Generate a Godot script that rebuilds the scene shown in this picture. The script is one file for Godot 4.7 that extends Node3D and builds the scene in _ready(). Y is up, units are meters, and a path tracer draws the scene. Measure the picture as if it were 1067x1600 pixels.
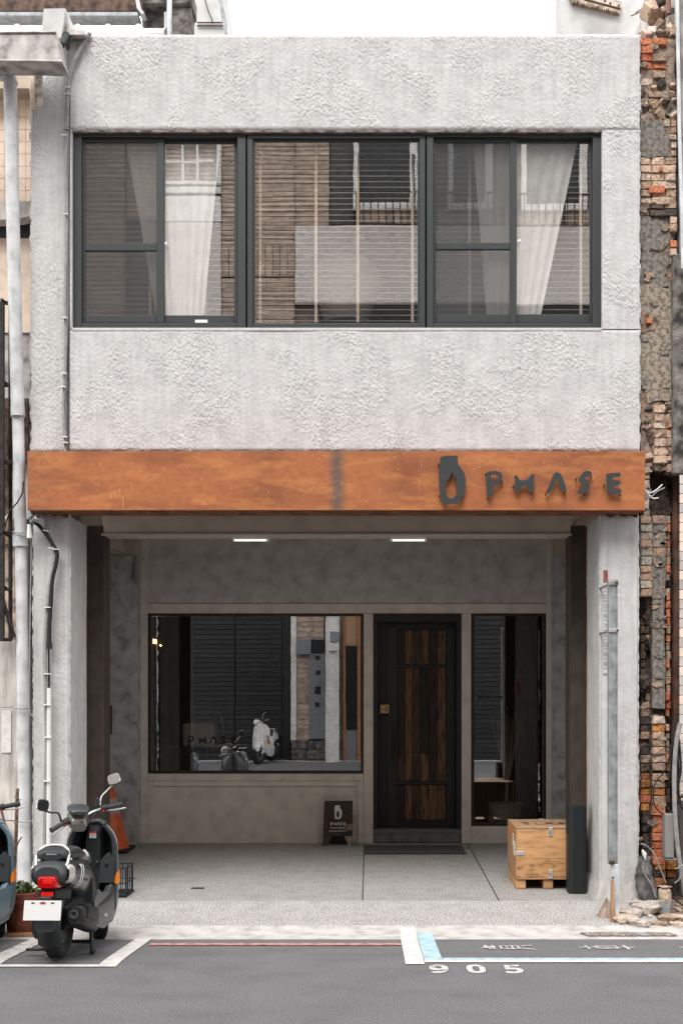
extends Node3D
# A two-storey rendered shophouse with a rusted steel fascia, seen straight on from across a narrow street.
# y is up, metres; the camera stands on the opposite edge of the street and looks along -z.

const F := 1900.0      # focal length in photograph pixels
const EYE := 1.85      # height of the lens above the gutter

var rng := RandomNumberGenerator.new()
var mats := {}
var tex_cache := {}


# ------------------------------------------------------------------ mesh builder
class MB:
	var v := PackedVector3Array()
	var n := PackedVector3Array()
	var t := PackedVector2Array()
	var idx := PackedInt32Array()

	func vert(p: Vector3, nn: Vector3, uv := Vector2.ZERO) -> int:
		v.append(p); n.append(nn); t.append(uv)
		return v.size() - 1

	func tri(a: Vector3, b: Vector3, c: Vector3, out: Vector3) -> void:
		var nn := (c - a).cross(b - a)
		if nn.length_squared() < 1e-16:
			return
		nn = nn.normalized()
		var k := v.size()
		if nn.dot(out) < 0.0:
			nn = -nn
			vert(a, nn); vert(c, nn); vert(b, nn)
		else:
			vert(a, nn); vert(b, nn); vert(c, nn)
		idx.append(k); idx.append(k + 1); idx.append(k + 2)

	func quad(a: Vector3, b: Vector3, c: Vector3, d: Vector3, out: Vector3) -> void:
		tri(a, b, c, out)
		tri(a, c, d, out)

	func uvquad(a: Vector3, b: Vector3, c: Vector3, d: Vector3, out: Vector3) -> void:   # a top-left, b top-right, c bottom-right, d bottom-left
		var k := v.size()
		vert(a, out, Vector2(0, 0)); vert(b, out, Vector2(1, 0)); vert(c, out, Vector2(1, 1)); vert(d, out, Vector2(0, 1))
		for i in [0, 1, 2, 0, 2, 3]:
			idx.append(k + i)

	func box(c: Vector3, s: Vector3, bev := 0.0, bs := Basis.IDENTITY) -> MB:
		var h := s * 0.5
		var b: float = minf(bev, minf(h.x, minf(h.y, h.z)) * 0.9)
		var p := {}
		for sx in [-1, 1]:
			for sy in [-1, 1]:
				for sz in [-1, 1]:
					var k := Vector3i(sx, sy, sz)
					p[k] = [c + bs * Vector3(sx * h.x, sy * (h.y - b), sz * (h.z - b)), c + bs * Vector3(sx * (h.x - b), sy * h.y, sz * (h.z - b)), c + bs * Vector3(sx * (h.x - b), sy * (h.y - b), sz * h.z)]
		for ax in 3:
			var u := (ax + 1) % 3
			var w := (ax + 2) % 3
			for s1 in [-1, 1]:
				var ks := []
				for q in [[-1, -1], [1, -1], [1, 1], [-1, 1]]:
					var k := Vector3i()
					k[ax] = s1; k[u] = q[0]; k[w] = q[1]
					ks.append(p[k][ax])
				var o := Vector3.ZERO
				o[ax] = s1
				quad(ks[0], ks[1], ks[2], ks[3], bs * o)
				if b > 0.0:
					for s2 in [-1, 1]:          # edge between faces ax and u, along w
						var k0 := Vector3i()
						var k1 := Vector3i()
						k0[ax] = s1; k0[u] = s2; k0[w] = -1
						k1[ax] = s1; k1[u] = s2; k1[w] = 1
						var oo := Vector3.ZERO
						oo[ax] = s1; oo[u] = s2
						quad(p[k0][ax], p[k1][ax], p[k1][u], p[k0][u], bs * oo)
		if b > 0.0:
			for k in p:
				tri(p[k][0], p[k][1], p[k][2], bs * Vector3(k))
		return self

	func tube(pts: Array, r, sides := 8, caps := true) -> MB:
		var m := pts.size()
		var ref := Vector3.UP
		var k0 := v.size()
		var prev_u := Vector3.ZERO
		for i in m:
			var p: Vector3 = pts[i]
			var a: Vector3 = pts[maxi(i - 1, 0)]
			var b: Vector3 = pts[mini(i + 1, m - 1)]
			var d := (b - a).normalized()
			var u: Vector3
			if i == 0:
				ref = Vector3.RIGHT if absf(d.y) > 0.9 else Vector3.UP
				u = d.cross(ref).normalized()
			else:
				u = (prev_u - d * prev_u.dot(d)).normalized()
			prev_u = u
			var w := d.cross(u).normalized()
			var rr: float = r[i] if r is Array else r
			for j in sides + 1:
				var an := TAU * j / sides
				var o := u * cos(an) + w * sin(an)
				vert(p + o * rr, o, Vector2(float(j) / sides, float(i) / m))
		for i in m - 1:
			for j in sides:
				var q := k0 + i * (sides + 1) + j
				for e in [q, q + sides + 1, q + 1, q + 1, q + sides + 1, q + sides + 2]:
					idx.append(e)
		if caps:
			for e in [0, m - 1]:
				var p: Vector3 = pts[e]
				var o: Vector3 = (pts[0] - pts[1]) if e == 0 else (pts[m - 1] - pts[m - 2])
				for j in sides:
					var q: int = k0 + e * (sides + 1) + j
					tri(p, v[q], v[q + 1], o)
		return self

	func lathe(prof: Array, segs := 20, xf := Transform3D.IDENTITY) -> MB:   # prof: Vector2(radius, height) from bottom to top
		for i in prof.size() - 1:
			var a: Vector2 = prof[i]
			var b: Vector2 = prof[i + 1]
			var sl := Vector2(b.y - a.y, a.x - b.x)
			if sl.length() < 1e-7:
				continue
			sl = sl.normalized()
			var k := v.size()
			for j in segs + 1:
				var an := TAU * j / segs
				var cs := Vector3(cos(an), 0, sin(an))
				var nn := (xf.basis * (cs * sl.x + Vector3(0, sl.y, 0))).normalized()
				vert(xf * (cs * a.x + Vector3(0, a.y, 0)), nn, Vector2(float(j) / segs, 0))
				vert(xf * (cs * b.x + Vector3(0, b.y, 0)), nn, Vector2(float(j) / segs, 1))
			for j in segs:
				var q := k + j * 2
				for e in [q, q + 2, q + 1, q + 2, q + 3, q + 1]:
					idx.append(e)
		return self

	func prism(poly: Array, z0: float, z1: float, xf := Transform3D.IDENTITY, hole := []) -> MB:   # a flat outline in x/y given depth from z0 to z1
		var pts := PackedVector2Array()
		for p in poly:
			pts.append(Vector2(p[0], p[1]))
		if Geometry2D.is_polygon_clockwise(pts):
			pts.reverse()
		var loops := [pts]
		var caps: Array = [pts]
		if hole.size():
			var hp := PackedVector2Array()
			var mid := Vector2.ZERO
			for p in hole:
				hp.append(Vector2(p[0], p[1]))
				mid += hp[hp.size() - 1] / hole.size()
			if not Geometry2D.is_polygon_clockwise(hp):
				hp.reverse()
			loops.append(hp)
			caps = []
			for s in [-1, 1]:          # cut through the hole, so that each half is a plain outline
				var half := PackedVector2Array([Vector2(mid.x, mid.y - 50), Vector2(mid.x + s * 50, mid.y - 50), Vector2(mid.x + s * 50, mid.y + 50), Vector2(mid.x, mid.y + 50)])
				for piece in Geometry2D.intersect_polygons(pts, half):
					caps.append_array(Geometry2D.clip_polygons(piece, hp))
		for cap in caps:
			var tr := Geometry2D.triangulate_polygon(cap)
			for i in range(0, tr.size(), 3):
				for z in [z0, z1]:
					tri(xf * Vector3(cap[tr[i]].x, cap[tr[i]].y, z), xf * Vector3(cap[tr[i + 1]].x, cap[tr[i + 1]].y, z), xf * Vector3(cap[tr[i + 2]].x, cap[tr[i + 2]].y, z), xf.basis * Vector3(0, 0, 1 if z == maxf(z0, z1) else -1))
		for lp in loops:
			for i in lp.size():
				var a: Vector2 = lp[i]
				var b: Vector2 = lp[(i + 1) % lp.size()]
				var o := Vector2(b.y - a.y, a.x - b.x)
				quad(xf * Vector3(a.x, a.y, z0), xf * Vector3(b.x, b.y, z0), xf * Vector3(b.x, b.y, z1), xf * Vector3(a.x, a.y, z1), xf.basis * Vector3(o.x, o.y, 0))
		return self

	func grid(rows: Array, out: Vector3, closed := false, center = null) -> MB:   # rows of equally many points, smooth; out tells the outer side (or away from centre line)
		var a := rows.size()
		var b: int = rows[0].size()
		var nn := []
		for i in a:
			var r := []
			for j in b:
				var du: Vector3 = rows[mini(i + 1, a - 1)][j] - rows[maxi(i - 1, 0)][j]
				var jl := j - 1
				var jr := j + 1
				if closed:
					jl = (j - 1 + b - 1) % (b - 1)
					jr = (j + 1) % (b - 1)
				else:
					jl = maxi(jl, 0); jr = mini(jr, b - 1)
				var dv: Vector3 = rows[i][jr] - rows[i][jl]
				r.append(du.cross(dv).normalized())
			nn.append(r)
		var mi := a / 2
		var mj := b / 3
		var o := out
		if center != null:
			o = rows[mi][mj] - center
		var s := 1.0 if (nn[mi][mj] as Vector3).dot(o) >= 0.0 else -1.0
		var k := v.size()
		for i in a:
			for j in b:
				vert(rows[i][j], nn[i][j] * s, Vector2(float(j) / (b - 1), float(i) / (a - 1)))
		for i in a - 1:
			for j in b - 1:
				var q := k + i * b + j
				var e := [q, q + 1, q + b, q + 1, q + b + 1, q + b] if s > 0 else [q, q + b, q + 1, q + 1, q + b, q + b + 1]
				for x in e:
					idx.append(x)
		return self

	func loft(secs: Array, sides := 20, p := 2.4) -> MB:   # secs: [z, centre x, centre y, half width, half height up, half height down]; a superellipse tube along z with caps
		var rows := []
		for s in secs:
			var r := []
			for j in sides + 1:
				var an := TAU * j / sides
				var c := cos(an)
				var q := sin(an)
				var x: float = signf(c) * pow(absf(c), 2.0 / p) * s[3]
				var y: float = signf(q) * pow(absf(q), 2.0 / p) * (s[4] if q > 0 else s[5])
				r.append(Vector3(s[1] + x, s[2] + y, s[0]))
			rows.append(r)
		var mid = secs[secs.size() / 2]
		grid(rows, Vector3.UP, true, Vector3(mid[1], mid[2], mid[0]))
		for e in [0, rows.size() - 1]:
			var s = secs[e]
			var o := Vector3(0, 0, s[0] - secs[secs.size() / 2][0])
			for j in sides:
				tri(Vector3(s[1], s[2], s[0]), rows[e][j], rows[e][j + 1], o)
		return self

	func mesh() -> ArrayMesh:
		var arr := []
		arr.resize(Mesh.ARRAY_MAX)
		arr[Mesh.ARRAY_VERTEX] = v
		arr[Mesh.ARRAY_NORMAL] = n
		arr[Mesh.ARRAY_TEX_UV] = t
		arr[Mesh.ARRAY_INDEX] = idx
		var m := ArrayMesh.new()
		m.add_surface_from_arrays(Mesh.PRIMITIVE_TRIANGLES, arr)
		return m


# ------------------------------------------------------------------ nodes
func place_of(o: Node3D) -> Vector3:
	var p := Vector3.ZERO
	while o != null and o != self:
		p += o.position
		o = o.get_parent() as Node3D
	return p


func tag(o: Node3D, label := "", category := "", group := "", kind := "") -> Node3D:
	if label: o.set_meta("label", label)
	if category: o.set_meta("category", category)
	if group: o.set_meta("group", group)
	if kind: o.set_meta("kind", kind)
	return o


func thing(called: String, label: String, category: String, at: Vector3, group := "") -> Node3D:
	var o := Node3D.new()
	o.name = called
	add_child(o, true)
	o.position = at
	tag(o, label, category, group)
	return o


func sub(parent: Node3D, called: String, at := Vector3.ZERO) -> Node3D:      # an empty part, placed in world axes
	var o := Node3D.new()
	o.name = called
	parent.add_child(o, true)
	o.position = at - place_of(parent) if parent != self else at
	return o


func part(parent: Node3D, called: String, mb, m: Material, at := Vector3.ZERO, bs := Basis.IDENTITY) -> MeshInstance3D:   # shape given round «at», a world point
	var o := MeshInstance3D.new()
	o.name = called
	o.mesh = mb if mb is Mesh else mb.mesh()
	o.material_override = m
	parent.add_child(o, true)
	o.transform = Transform3D(bs, at - place_of(parent) if parent != self else at)
	return o


func loc(parent: Node3D, called: String, mb, m: Material, at := Vector3.ZERO, bs := Basis.IDENTITY) -> MeshInstance3D:     # shape in the thing's own axes
	var o := MeshInstance3D.new()
	o.name = called
	o.mesh = mb if mb is Mesh else mb.mesh()
	o.material_override = m
	parent.add_child(o, true)
	o.transform = Transform3D(bs, at)
	return o


func single(called: String, label: String, category: String, mb, m: Material, at := Vector3.ZERO, group := "", bs := Basis.IDENTITY) -> MeshInstance3D:
	var o := part(self, called, mb, m, at, bs)
	tag(o, label, category, group)
	return o


func struct(called: String, mb, m: Material, at := Vector3.ZERO) -> MeshInstance3D:
	var o := part(self, called, mb, m, at)
	o.set_meta("kind", "structure")
	return o


func bx(size: Vector3, bev := 0.0) -> MB:
	return MB.new().box(Vector3.ZERO, size, bev)


# a point of the elevation: column x and row y of the survey photograph, at distance d from the lens
func P(x: float, y: float, d: float) -> Vector3:
	return Vector3((x - 578.0) * d / F, EYE + (1072.0 - y) * d / F, -d)


# a box between two corners of the elevation, its front face at distance d, given depth t behind it
func slab(parent: Node3D, called: String, x0: float, y0: float, x1: float, y1: float, d: float, t: float, m: Material, bev := 0.004) -> MeshInstance3D:
	var a := P(x0, y1, d)
	var b := P(x1, y0, d)
	var s := Vector3(b.x - a.x, b.y - a.y, t)
	return part(parent, called, bx(s, bev), m, (a + b) * 0.5 + Vector3(0, 0, -t * 0.5))


var ground_line := [[-30.0, 0.10], [-1.9, 0.10], [-0.4, 0.12], [3.0, 0.15], [6.0, 0.10], [8.0, 0.048], [9.05, -0.035], [9.25, -0.04], [9.5, -0.02], [10.2, 0.05], [13.6, 0.11], [40.0, 0.11]]

func G(d: float) -> float:      # height of the ground at distance d from the lens
	for i in ground_line.size() - 1:
		if d <= ground_line[i + 1][0]:
			var a = ground_line[i]
			var b = ground_line[i + 1]
			return lerpf(a[1], b[1], clampf((d - a[0]) / (b[0] - a[0]), 0.0, 1.0))
	return 0.11


func ground_strip(x0: float, x1: float, d0: float, d1: float, up: float, nx := 1, nd := 0) -> MB:
	var mb := MB.new()
	var ds := [d0]
	for g in ground_line:
		if g[0] > d0 + 0.01 and g[0] < d1 - 0.01:
			ds.append(g[0])
	ds.append(d1)
	if nd > 0:
		ds = []
		for i in nd + 1:
			ds.append(lerpf(d0, d1, float(i) / nd))
	for i in ds.size() - 1:
		for j in nx:
			var xa := lerpf(x0, x1, float(j) / nx)
			var xb := lerpf(x0, x1, float(j + 1) / nx)
			mb.quad(Vector3(xa, G(ds[i]) + up, -ds[i]), Vector3(xb, G(ds[i]) + up, -ds[i]), Vector3(xb, G(ds[i + 1]) + up, -ds[i + 1]), Vector3(xa, G(ds[i + 1]) + up, -ds[i + 1]), Vector3.UP)
	return mb


# ------------------------------------------------------------------ materials
func noise(freq: float, kind := FastNoiseLite.TYPE_SIMPLEX_SMOOTH, oct := 4, sd := 1) -> FastNoiseLite:
	var f := FastNoiseLite.new()
	f.noise_type = kind
	f.frequency = freq
	f.seed = sd
	f.fractal_octaves = oct
	f.fractal_type = FastNoiseLite.FRACTAL_FBM if oct > 1 else FastNoiseLite.FRACTAL_NONE
	return f


func ntex(freq: float, oct: int, stops: Array, sd := 1, size := 512, kind := FastNoiseLite.TYPE_SIMPLEX_SMOOTH) -> NoiseTexture2D:   # stops: [[at, Color], ...]
	var key := str([freq, oct, stops, sd, size, kind])
	if tex_cache.has(key):
		return tex_cache[key]
	var t := NoiseTexture2D.new()
	t.width = size; t.height = size
	t.seamless = true
	t.noise = noise(freq, kind, oct, sd)
	var g := Gradient.new()
	g.offsets = PackedFloat32Array(stops.map(func(s): return s[0]))
	g.colors = PackedColorArray(stops.map(func(s): return s[1]))
	t.color_ramp = g
	tex_cache[key] = t
	return t


func htex(freq: float, oct: int, sd := 1, size := 512, kind := FastNoiseLite.TYPE_SIMPLEX_SMOOTH) -> NoiseTexture2D:
	return ntex(freq, oct, [[0.0, Color.BLACK], [1.0, Color.WHITE]], sd, size, kind)


func gray(k: float) -> Color:
	return Color(k, k, k)


func M(called: String, col: Color, rough := 0.8, metal := 0.0) -> StandardMaterial3D:
	if mats.has(called):
		return mats[called]
	var m := StandardMaterial3D.new()
	m.resource_name = called
	m.albedo_color = col
	m.roughness = rough
	m.metallic = metal
	mats[called] = m
	return m


func grain(m: StandardMaterial3D, tex: Texture2D, scale: float, height: Texture2D = null, relief := 0.0) -> StandardMaterial3D:    # world-space colour and relief
	m.albedo_texture = tex
	m.uv1_triplanar = true
	m.uv1_world_triplanar = true
	m.uv1_scale = Vector3.ONE * scale
	if height:
		m.heightmap_enabled = true
		m.heightmap_texture = height
		m.heightmap_scale = relief
	return m


func mottled(called: String, col: Color, spread: float, rough: float, scale := 0.6, relief := 0.0, sd := 1, metal := 0.0) -> StandardMaterial3D:
	if mats.has(called):
		return mats[called]
	var m := M(called, col, rough, metal)
	for level in [0.08, 0.2, 0.35, 0.5, 0.62]:
		if spread <= level + 0.03:
			spread = level
			break
	var tex := ntex(0.012, 6, [[0.2, gray(1.0 - spread)], [0.42, gray(1.0 - spread * 0.45)], [0.62, gray(1.0 - spread * 0.2)], [0.8, Color.WHITE]], 1 + sd % 2)
	grain(m, tex, scale, htex(0.06, 4, 1 + sd % 2) if relief > 0 else null, relief)
	m.uv1_offset = Vector3(sd * 0.37, sd * 0.61, sd * 0.23)
	return m


# ------------------------------------------------------------------ the scene
func _ready() -> void:
	rng.seed = 20240607
	var cam := Camera3D.new()
	cam.name = "camera"
	cam.projection = Camera3D.PROJECTION_FRUSTUM      # a shifted lens keeps the uprights upright
	cam.near = 0.1
	cam.far = 1500.0
	cam.size = 0.1 * 1600.0 / F
	cam.frustum_offset = Vector2(-44.5, 272.0) / F * 0.1
	cam.position = Vector3(0, EYE, 0)
	add_child(cam)
	cam.current = true

	var we := WorldEnvironment.new()
	we.name = "world_environment"
	var e := Environment.new()
	var sky := Sky.new()
	var sm := ProceduralSkyMaterial.new()
	sm.sky_top_color = Color(0.90, 0.905, 0.92)
	sm.sky_horizon_color = Color(0.93, 0.925, 0.92)
	sm.sky_curve = 0.2
	sm.ground_bottom_color = Color(0.4, 0.4, 0.4)
	sm.ground_horizon_color = Color(0.6, 0.6, 0.6)
	sky.sky_material = sm
	e.background_mode = Environment.BG_SKY
	e.sky = sky
	e.background_energy_multiplier = 0.92
	e.tonemap_mode = Environment.TONE_MAPPER_LINEAR
	e.tonemap_exposure = 3.0
	e.sdfgi_enabled = true
	e.ssao_enabled = true
	e.ssil_enabled = true
	we.environment = e
	add_child(we)

	var sun := DirectionalLight3D.new()
	sun.name = "overcast_sun"
	sun.light_energy = 0.48
	sun.light_angular_distance = 35.0
	sun.light_color = Color(1.0, 0.985, 0.97)
	sun.shadow_enabled = true
	add_child(sun)
	sun.look_at_from_position(Vector3.ZERO, Vector3(0.18, -1.0, -0.62), Vector3.UP)

	make_materials()
	make_ground()
	make_shophouse()
	make_fascia_sign()
	make_brick_wall()
	make_neighbours()
	make_roofline()
	make_street_opposite()
	make_porch_things()
	make_interior_things()
	make_cables()
	make_corner_things()
	make_scooters()


func make_materials() -> void:
	# lime render of the front
	var m := M("stucco", Color(0.765, 0.762, 0.76), 0.93)
	grain(m, ntex(0.010, 7, [[0.1, gray(0.93)], [0.4, gray(0.965)], [0.6, gray(0.985)], [0.8, Color.WHITE]], 3, 1024), 0.45, htex(0.04, 6, 8, 1024), 0.22)
	streaks(m, Vector3(1.6, 0.14, 1.6), 0.95)
	m = M("stucco_smooth", Color(0.775, 0.771, 0.768), 0.9)
	grain(m, ntex(0.010, 7, [[0.1, gray(0.93)], [0.4, gray(0.965)], [0.6, gray(0.985)], [0.8, Color.WHITE]], 3, 1024), 0.45, htex(0.03, 5, 9, 512), 0.2)
	streaks(m, Vector3(1.4, 0.12, 1.4), 0.93)
	# trowelled cement of the shop wall
	m = M("cement", Color(0.85, 0.82, 0.79), 0.78)
	grain(m, ntex(0.008, 6, [[0.15, gray(0.91)], [0.4, gray(0.955)], [0.6, gray(0.98)], [0.85, Color.WHITE]], 5, 1024), 0.5, htex(0.02, 4, 5), 0.06)
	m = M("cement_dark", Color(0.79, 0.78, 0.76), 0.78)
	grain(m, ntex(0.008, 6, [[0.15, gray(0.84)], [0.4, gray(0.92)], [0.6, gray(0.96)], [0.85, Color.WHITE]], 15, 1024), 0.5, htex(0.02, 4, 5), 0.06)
	m = M("pier_concrete", Color(0.72, 0.725, 0.72), 0.9)
	grain(m, ntex(0.014, 7, [[0.15, gray(0.72)], [0.32, gray(0.86)], [0.55, gray(0.94)], [0.8, Color.WHITE]], 6, 1024), 0.35, htex(0.05, 5, 6), 0.3)
	# pebble-dash terrazzo of the arcade
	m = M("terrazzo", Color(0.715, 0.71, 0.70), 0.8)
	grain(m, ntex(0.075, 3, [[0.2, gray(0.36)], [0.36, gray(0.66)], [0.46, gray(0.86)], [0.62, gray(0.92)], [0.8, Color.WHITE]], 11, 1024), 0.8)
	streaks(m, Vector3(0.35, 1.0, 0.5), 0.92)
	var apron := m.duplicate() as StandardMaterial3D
	apron.albedo_color = Color(0.79, 0.782, 0.772)  # paler copy: dust and the open daylight at the front, both in the colour
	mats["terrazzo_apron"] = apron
	m = M("terrazzo_dark", Color(0.42, 0.42, 0.42), 0.8)
	m = M("gutter_concrete", Color(0.76, 0.748, 0.735), 0.9)
	grain(m, ntex(0.012, 7, [[0.12, gray(0.80)], [0.35, gray(0.91)], [0.55, gray(0.96)], [0.8, Color.WHITE]], 13, 1024), 0.4, htex(0.05, 5, 13), 0.2)
	m = M("asphalt", Color(0.475, 0.475, 0.48), 0.88)
	grain(m, ntex(0.09, 4, [[0.15, gray(0.5)], [0.35, gray(0.84)], [0.62, gray(0.92)], [0.85, Color.WHITE]], 14, 1024), 0.7, htex(0.12, 3, 14), 0.25)
	streaks(m, Vector3(0.14, 1.0, 0.22), 0.92)
	m = M("road_paint", Color(0.81, 0.80, 0.785), 0.85)
	grain(m, ntex(0.03, 6, [[0.14, gray(0.86)], [0.3, gray(0.95)], [0.5, Color.WHITE]], 21), 0.6)
	m = M("road_paint_worn", Color(0.79, 0.78, 0.77), 0.85)
	grain(m, ntex(0.03, 6, [[0.2, gray(0.72)], [0.36, gray(0.92)], [0.6, Color.WHITE]], 22), 0.6)
	m = M("blue_paint", Color(0.66, 0.77, 0.80), 0.85)
	grain(m, ntex(0.03, 6, [[0.2, gray(0.85)], [0.45, gray(0.95)], [0.6, Color.WHITE]], 23), 0.6)
	m = M("red_paint", Color(0.77, 0.53, 0.51), 0.85)
	grain(m, ntex(0.03, 6, [[0.2, gray(0.72)], [0.45, gray(0.9)], [0.6, Color.WHITE]], 24), 0.8)
	# metals and plastics
	M("window_metal", Color(0.185, 0.205, 0.21), 0.5, 0.1)
	M("door_black", Color(0.10, 0.10, 0.10), 0.55)
	M("black_metal", Color(0.115, 0.135, 0.145), 0.5, 0.2)
	M("black_rubber", Color(0.11, 0.115, 0.12), 0.85)
	M("black_plastic", Color(0.10, 0.115, 0.12), 0.55)
	M("bronze_frame", Color(0.20, 0.165, 0.14), 0.5, 0.3)
	M("grey_plastic", Color(0.52, 0.54, 0.55), 0.6)
	M("white_plastic", Color(0.86, 0.86, 0.85), 0.45)
	M("chrome", Color(0.80, 0.80, 0.80), 0.18, 1.0)
	M("dark_letters", Color(0.165, 0.185, 0.19), 0.7, 0.0)
	m = M("glass", Color(1, 1, 1, 0.0), 0.0)
	m.transparency = BaseMaterial3D.TRANSPARENCY_ALPHA
	m.metallic_specular = 0.75
	m.metallic = 1.0                                     # a half-silvered film: fine mirror dots between clear glass
	m.metallic_texture = dot_film(0.19)
	m.metallic_texture_channel = BaseMaterial3D.TEXTURE_CHANNEL_RED
	m.texture_filter = BaseMaterial3D.TEXTURE_FILTER_NEAREST
	m.uv1_scale = Vector3(9.0, 9.0, 1.0)
	var shop := m.duplicate() as StandardMaterial3D
	shop.metallic_texture = dot_film(0.3)
	mats["shop_glass"] = shop
	m = M("tinted_glass", Color(0.02, 0.022, 0.025, 0.28), 0.0)
	m.transparency = BaseMaterial3D.TRANSPARENCY_ALPHA
	m.metallic_specular = 0.75
	m = M("insect_mesh", Color(0.33, 0.335, 0.34, 0.30), 0.9)
	m.transparency = BaseMaterial3D.TRANSPARENCY_ALPHA
	mottled("galvanised", Color(0.62, 0.64, 0.65), 0.2, 0.5, 1.2, 0.0, 31, 0.2)
	mottled("zinc_sheet", Color(0.74, 0.715, 0.705), 0.35, 0.55, 0.8, 0.0, 32, 0.15)
	mottled("white_sheet", Color(0.74, 0.74, 0.735), 0.08, 0.6, 0.5, 0.0, 33)
	mottled("pvc_pipe", Color(0.83, 0.84, 0.845), 0.22, 0.5, 0.6, 0.0, 34)
	mottled("cream_tile", Color(0.90, 0.82, 0.75), 0.10, 0.5, 0.9, 0.0, 35)
	streaks(mottled("dirty_white_wall", Color(0.84, 0.815, 0.79), 0.12, 0.85, 0.3, 0.1, 36), Vector3(1.3, 0.14, 1.3), 0.82)
	mottled("rusty_metal", Color(0.42, 0.335, 0.29), 0.5, 0.9, 1.1, 0.2, 37)
	mottled("old_concrete", Color(0.50, 0.48, 0.46), 0.55, 0.95, 0.9, 0.4, 38)
	mottled("ceiling_paint", Color(0.76, 0.70, 0.63), 0.08, 0.8, 0.5, 0.0, 39)
	mottled("column_steel", Color(0.26, 0.225, 0.195), 0.2, 0.6, 0.8, 0.0, 40, 0.1)
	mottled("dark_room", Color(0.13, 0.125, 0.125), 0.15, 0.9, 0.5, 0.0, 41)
	mottled("room_floor", Color(0.22, 0.19, 0.17), 0.2, 0.6, 0.5, 0.0, 42)
	make_corten()


func dot_film(cover: float) -> ImageTexture:
	var im := Image.create(256, 256, false, Image.FORMAT_RGB8)
	var r := RandomNumberGenerator.new()
	r.seed = 5
	for y in 256:
		for x in 256:
			im.set_pixel(x, y, Color.WHITE if r.randf() < cover else Color.BLACK)
	return ImageTexture.create_from_image(im)


func streaks(m: StandardMaterial3D, scale: Vector3, low: float) -> void:      # long faint stains, drawn out along one axis
	m.detail_enabled = true
	m.detail_blend_mode = BaseMaterial3D.BLEND_MODE_MUL
	m.detail_uv_layer = BaseMaterial3D.DETAIL_UV_2
	m.uv2_triplanar = true
	m.uv2_world_triplanar = true
	m.uv2_scale = scale
	m.detail_albedo = ntex(0.02, 6, [[0.15, gray(low)], [0.4, gray(lerpf(low, 1.0, 0.6))], [0.7, Color.WHITE]], 18)


func make_corten() -> void:
	var w := 1024
	var h := 128
	var im := Image.create(w, h, false, Image.FORMAT_RGB8)
	var big := noise(0.006, FastNoiseLite.TYPE_SIMPLEX_SMOOTH, 3, 51)
	var fine := noise(0.05, FastNoiseLite.TYPE_SIMPLEX_SMOOTH, 4, 52)
	var patch := noise(0.012, FastNoiseLite.TYPE_SIMPLEX_SMOOTH, 3, 53)
	var base := Color(0.63, 0.375, 0.215)
	var deep := Color(0.50, 0.285, 0.165)
	var glow := Color(0.72, 0.47, 0.25)
	for y in h:
		for x in w:
			var a := big.get_noise_2d(x, y * 1.8) * 0.5 + 0.5
			var b := fine.get_noise_2d(x, y * 1.4)
			var c := base.lerp(deep, clampf((a - 0.42) * 2.2, 0, 1))
			var p := patch.get_noise_2d(x * 0.7 + 300, y * 2.2)
			c = c.lerp(glow, clampf((p - 0.05) * 1.6, 0, 0.5))
			c = c.lerp(deep.darkened(0.12), clampf(b * 0.5, 0, 0.2))
			# edges of the plate rust darker; a weld scorched grey crosses it
			var ends := clampf(1.0 - x / 70.0, 0, 1) * 0.4
			c = c.lerp(Color(0.45, 0.30, 0.22), ends * (0.6 + b))
			var seam := absf(x - 513.0 + 1.2 * sin(y * 0.05))
			var s := smoothstep(1.0, 0.0, seam / 20.0) * clampf(0.95 + b * 0.35, 0, 1)
			c = c.lerp(Color(0.30, 0.27, 0.28), s * 0.72)
			im.set_pixel(x, y, c)
	var r := RandomNumberGenerator.new()
	r.seed = 77
	for i in 130:         # pale lime runs from the render above
		var x := r.randi_range(0, w - 1)
		var y := r.randi_range(0, h - 14)
		for k in r.randi_range(1, 7):
			im.set_pixel(x, y + k, im.get_pixel(x, y + k).lerp(Color(0.92, 0.80, 0.68), r.randf_range(0.25, 0.6)))
	for q in [[150, 60], [138, 90], [172, 80], [158, 112], [965, 60], [650, 80], [700, 30]]:
		for k in 26:
			var yy: int = clampi(q[1] + k - 13, 0, h - 1)
			if r.randf() < 0.5:
				im.set_pixel(q[0], yy, im.get_pixel(q[0], yy).lerp(Color(0.92, 0.80, 0.68), 0.5))
	for q in [[412, 112], [445, 92], [360, 80], [490, 66], [515, 90]]:     # scuffed brighter rings
		for k in 60:
			var an := TAU * k / 60.0
			var xx := int(q[0] + cos(an) * 22 + r.randi_range(-2, 2))
			var yy := int(q[1] + sin(an) * 6 + r.randi_range(-1, 1))
			if yy > 0 and yy < h and r.randf() < 0.7:
				im.set_pixel(xx, yy, im.get_pixel(xx, yy).lerp(Color(0.88, 0.62, 0.38), 0.5))
	var m := M("corten", Color.WHITE, 0.75)
	m.albedo_texture = ImageTexture.create_from_image(im)
	m = mottled("corten_plain", Color(0.52, 0.30, 0.18), 0.35, 0.8, 0.9, 0.0, 54)


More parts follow.
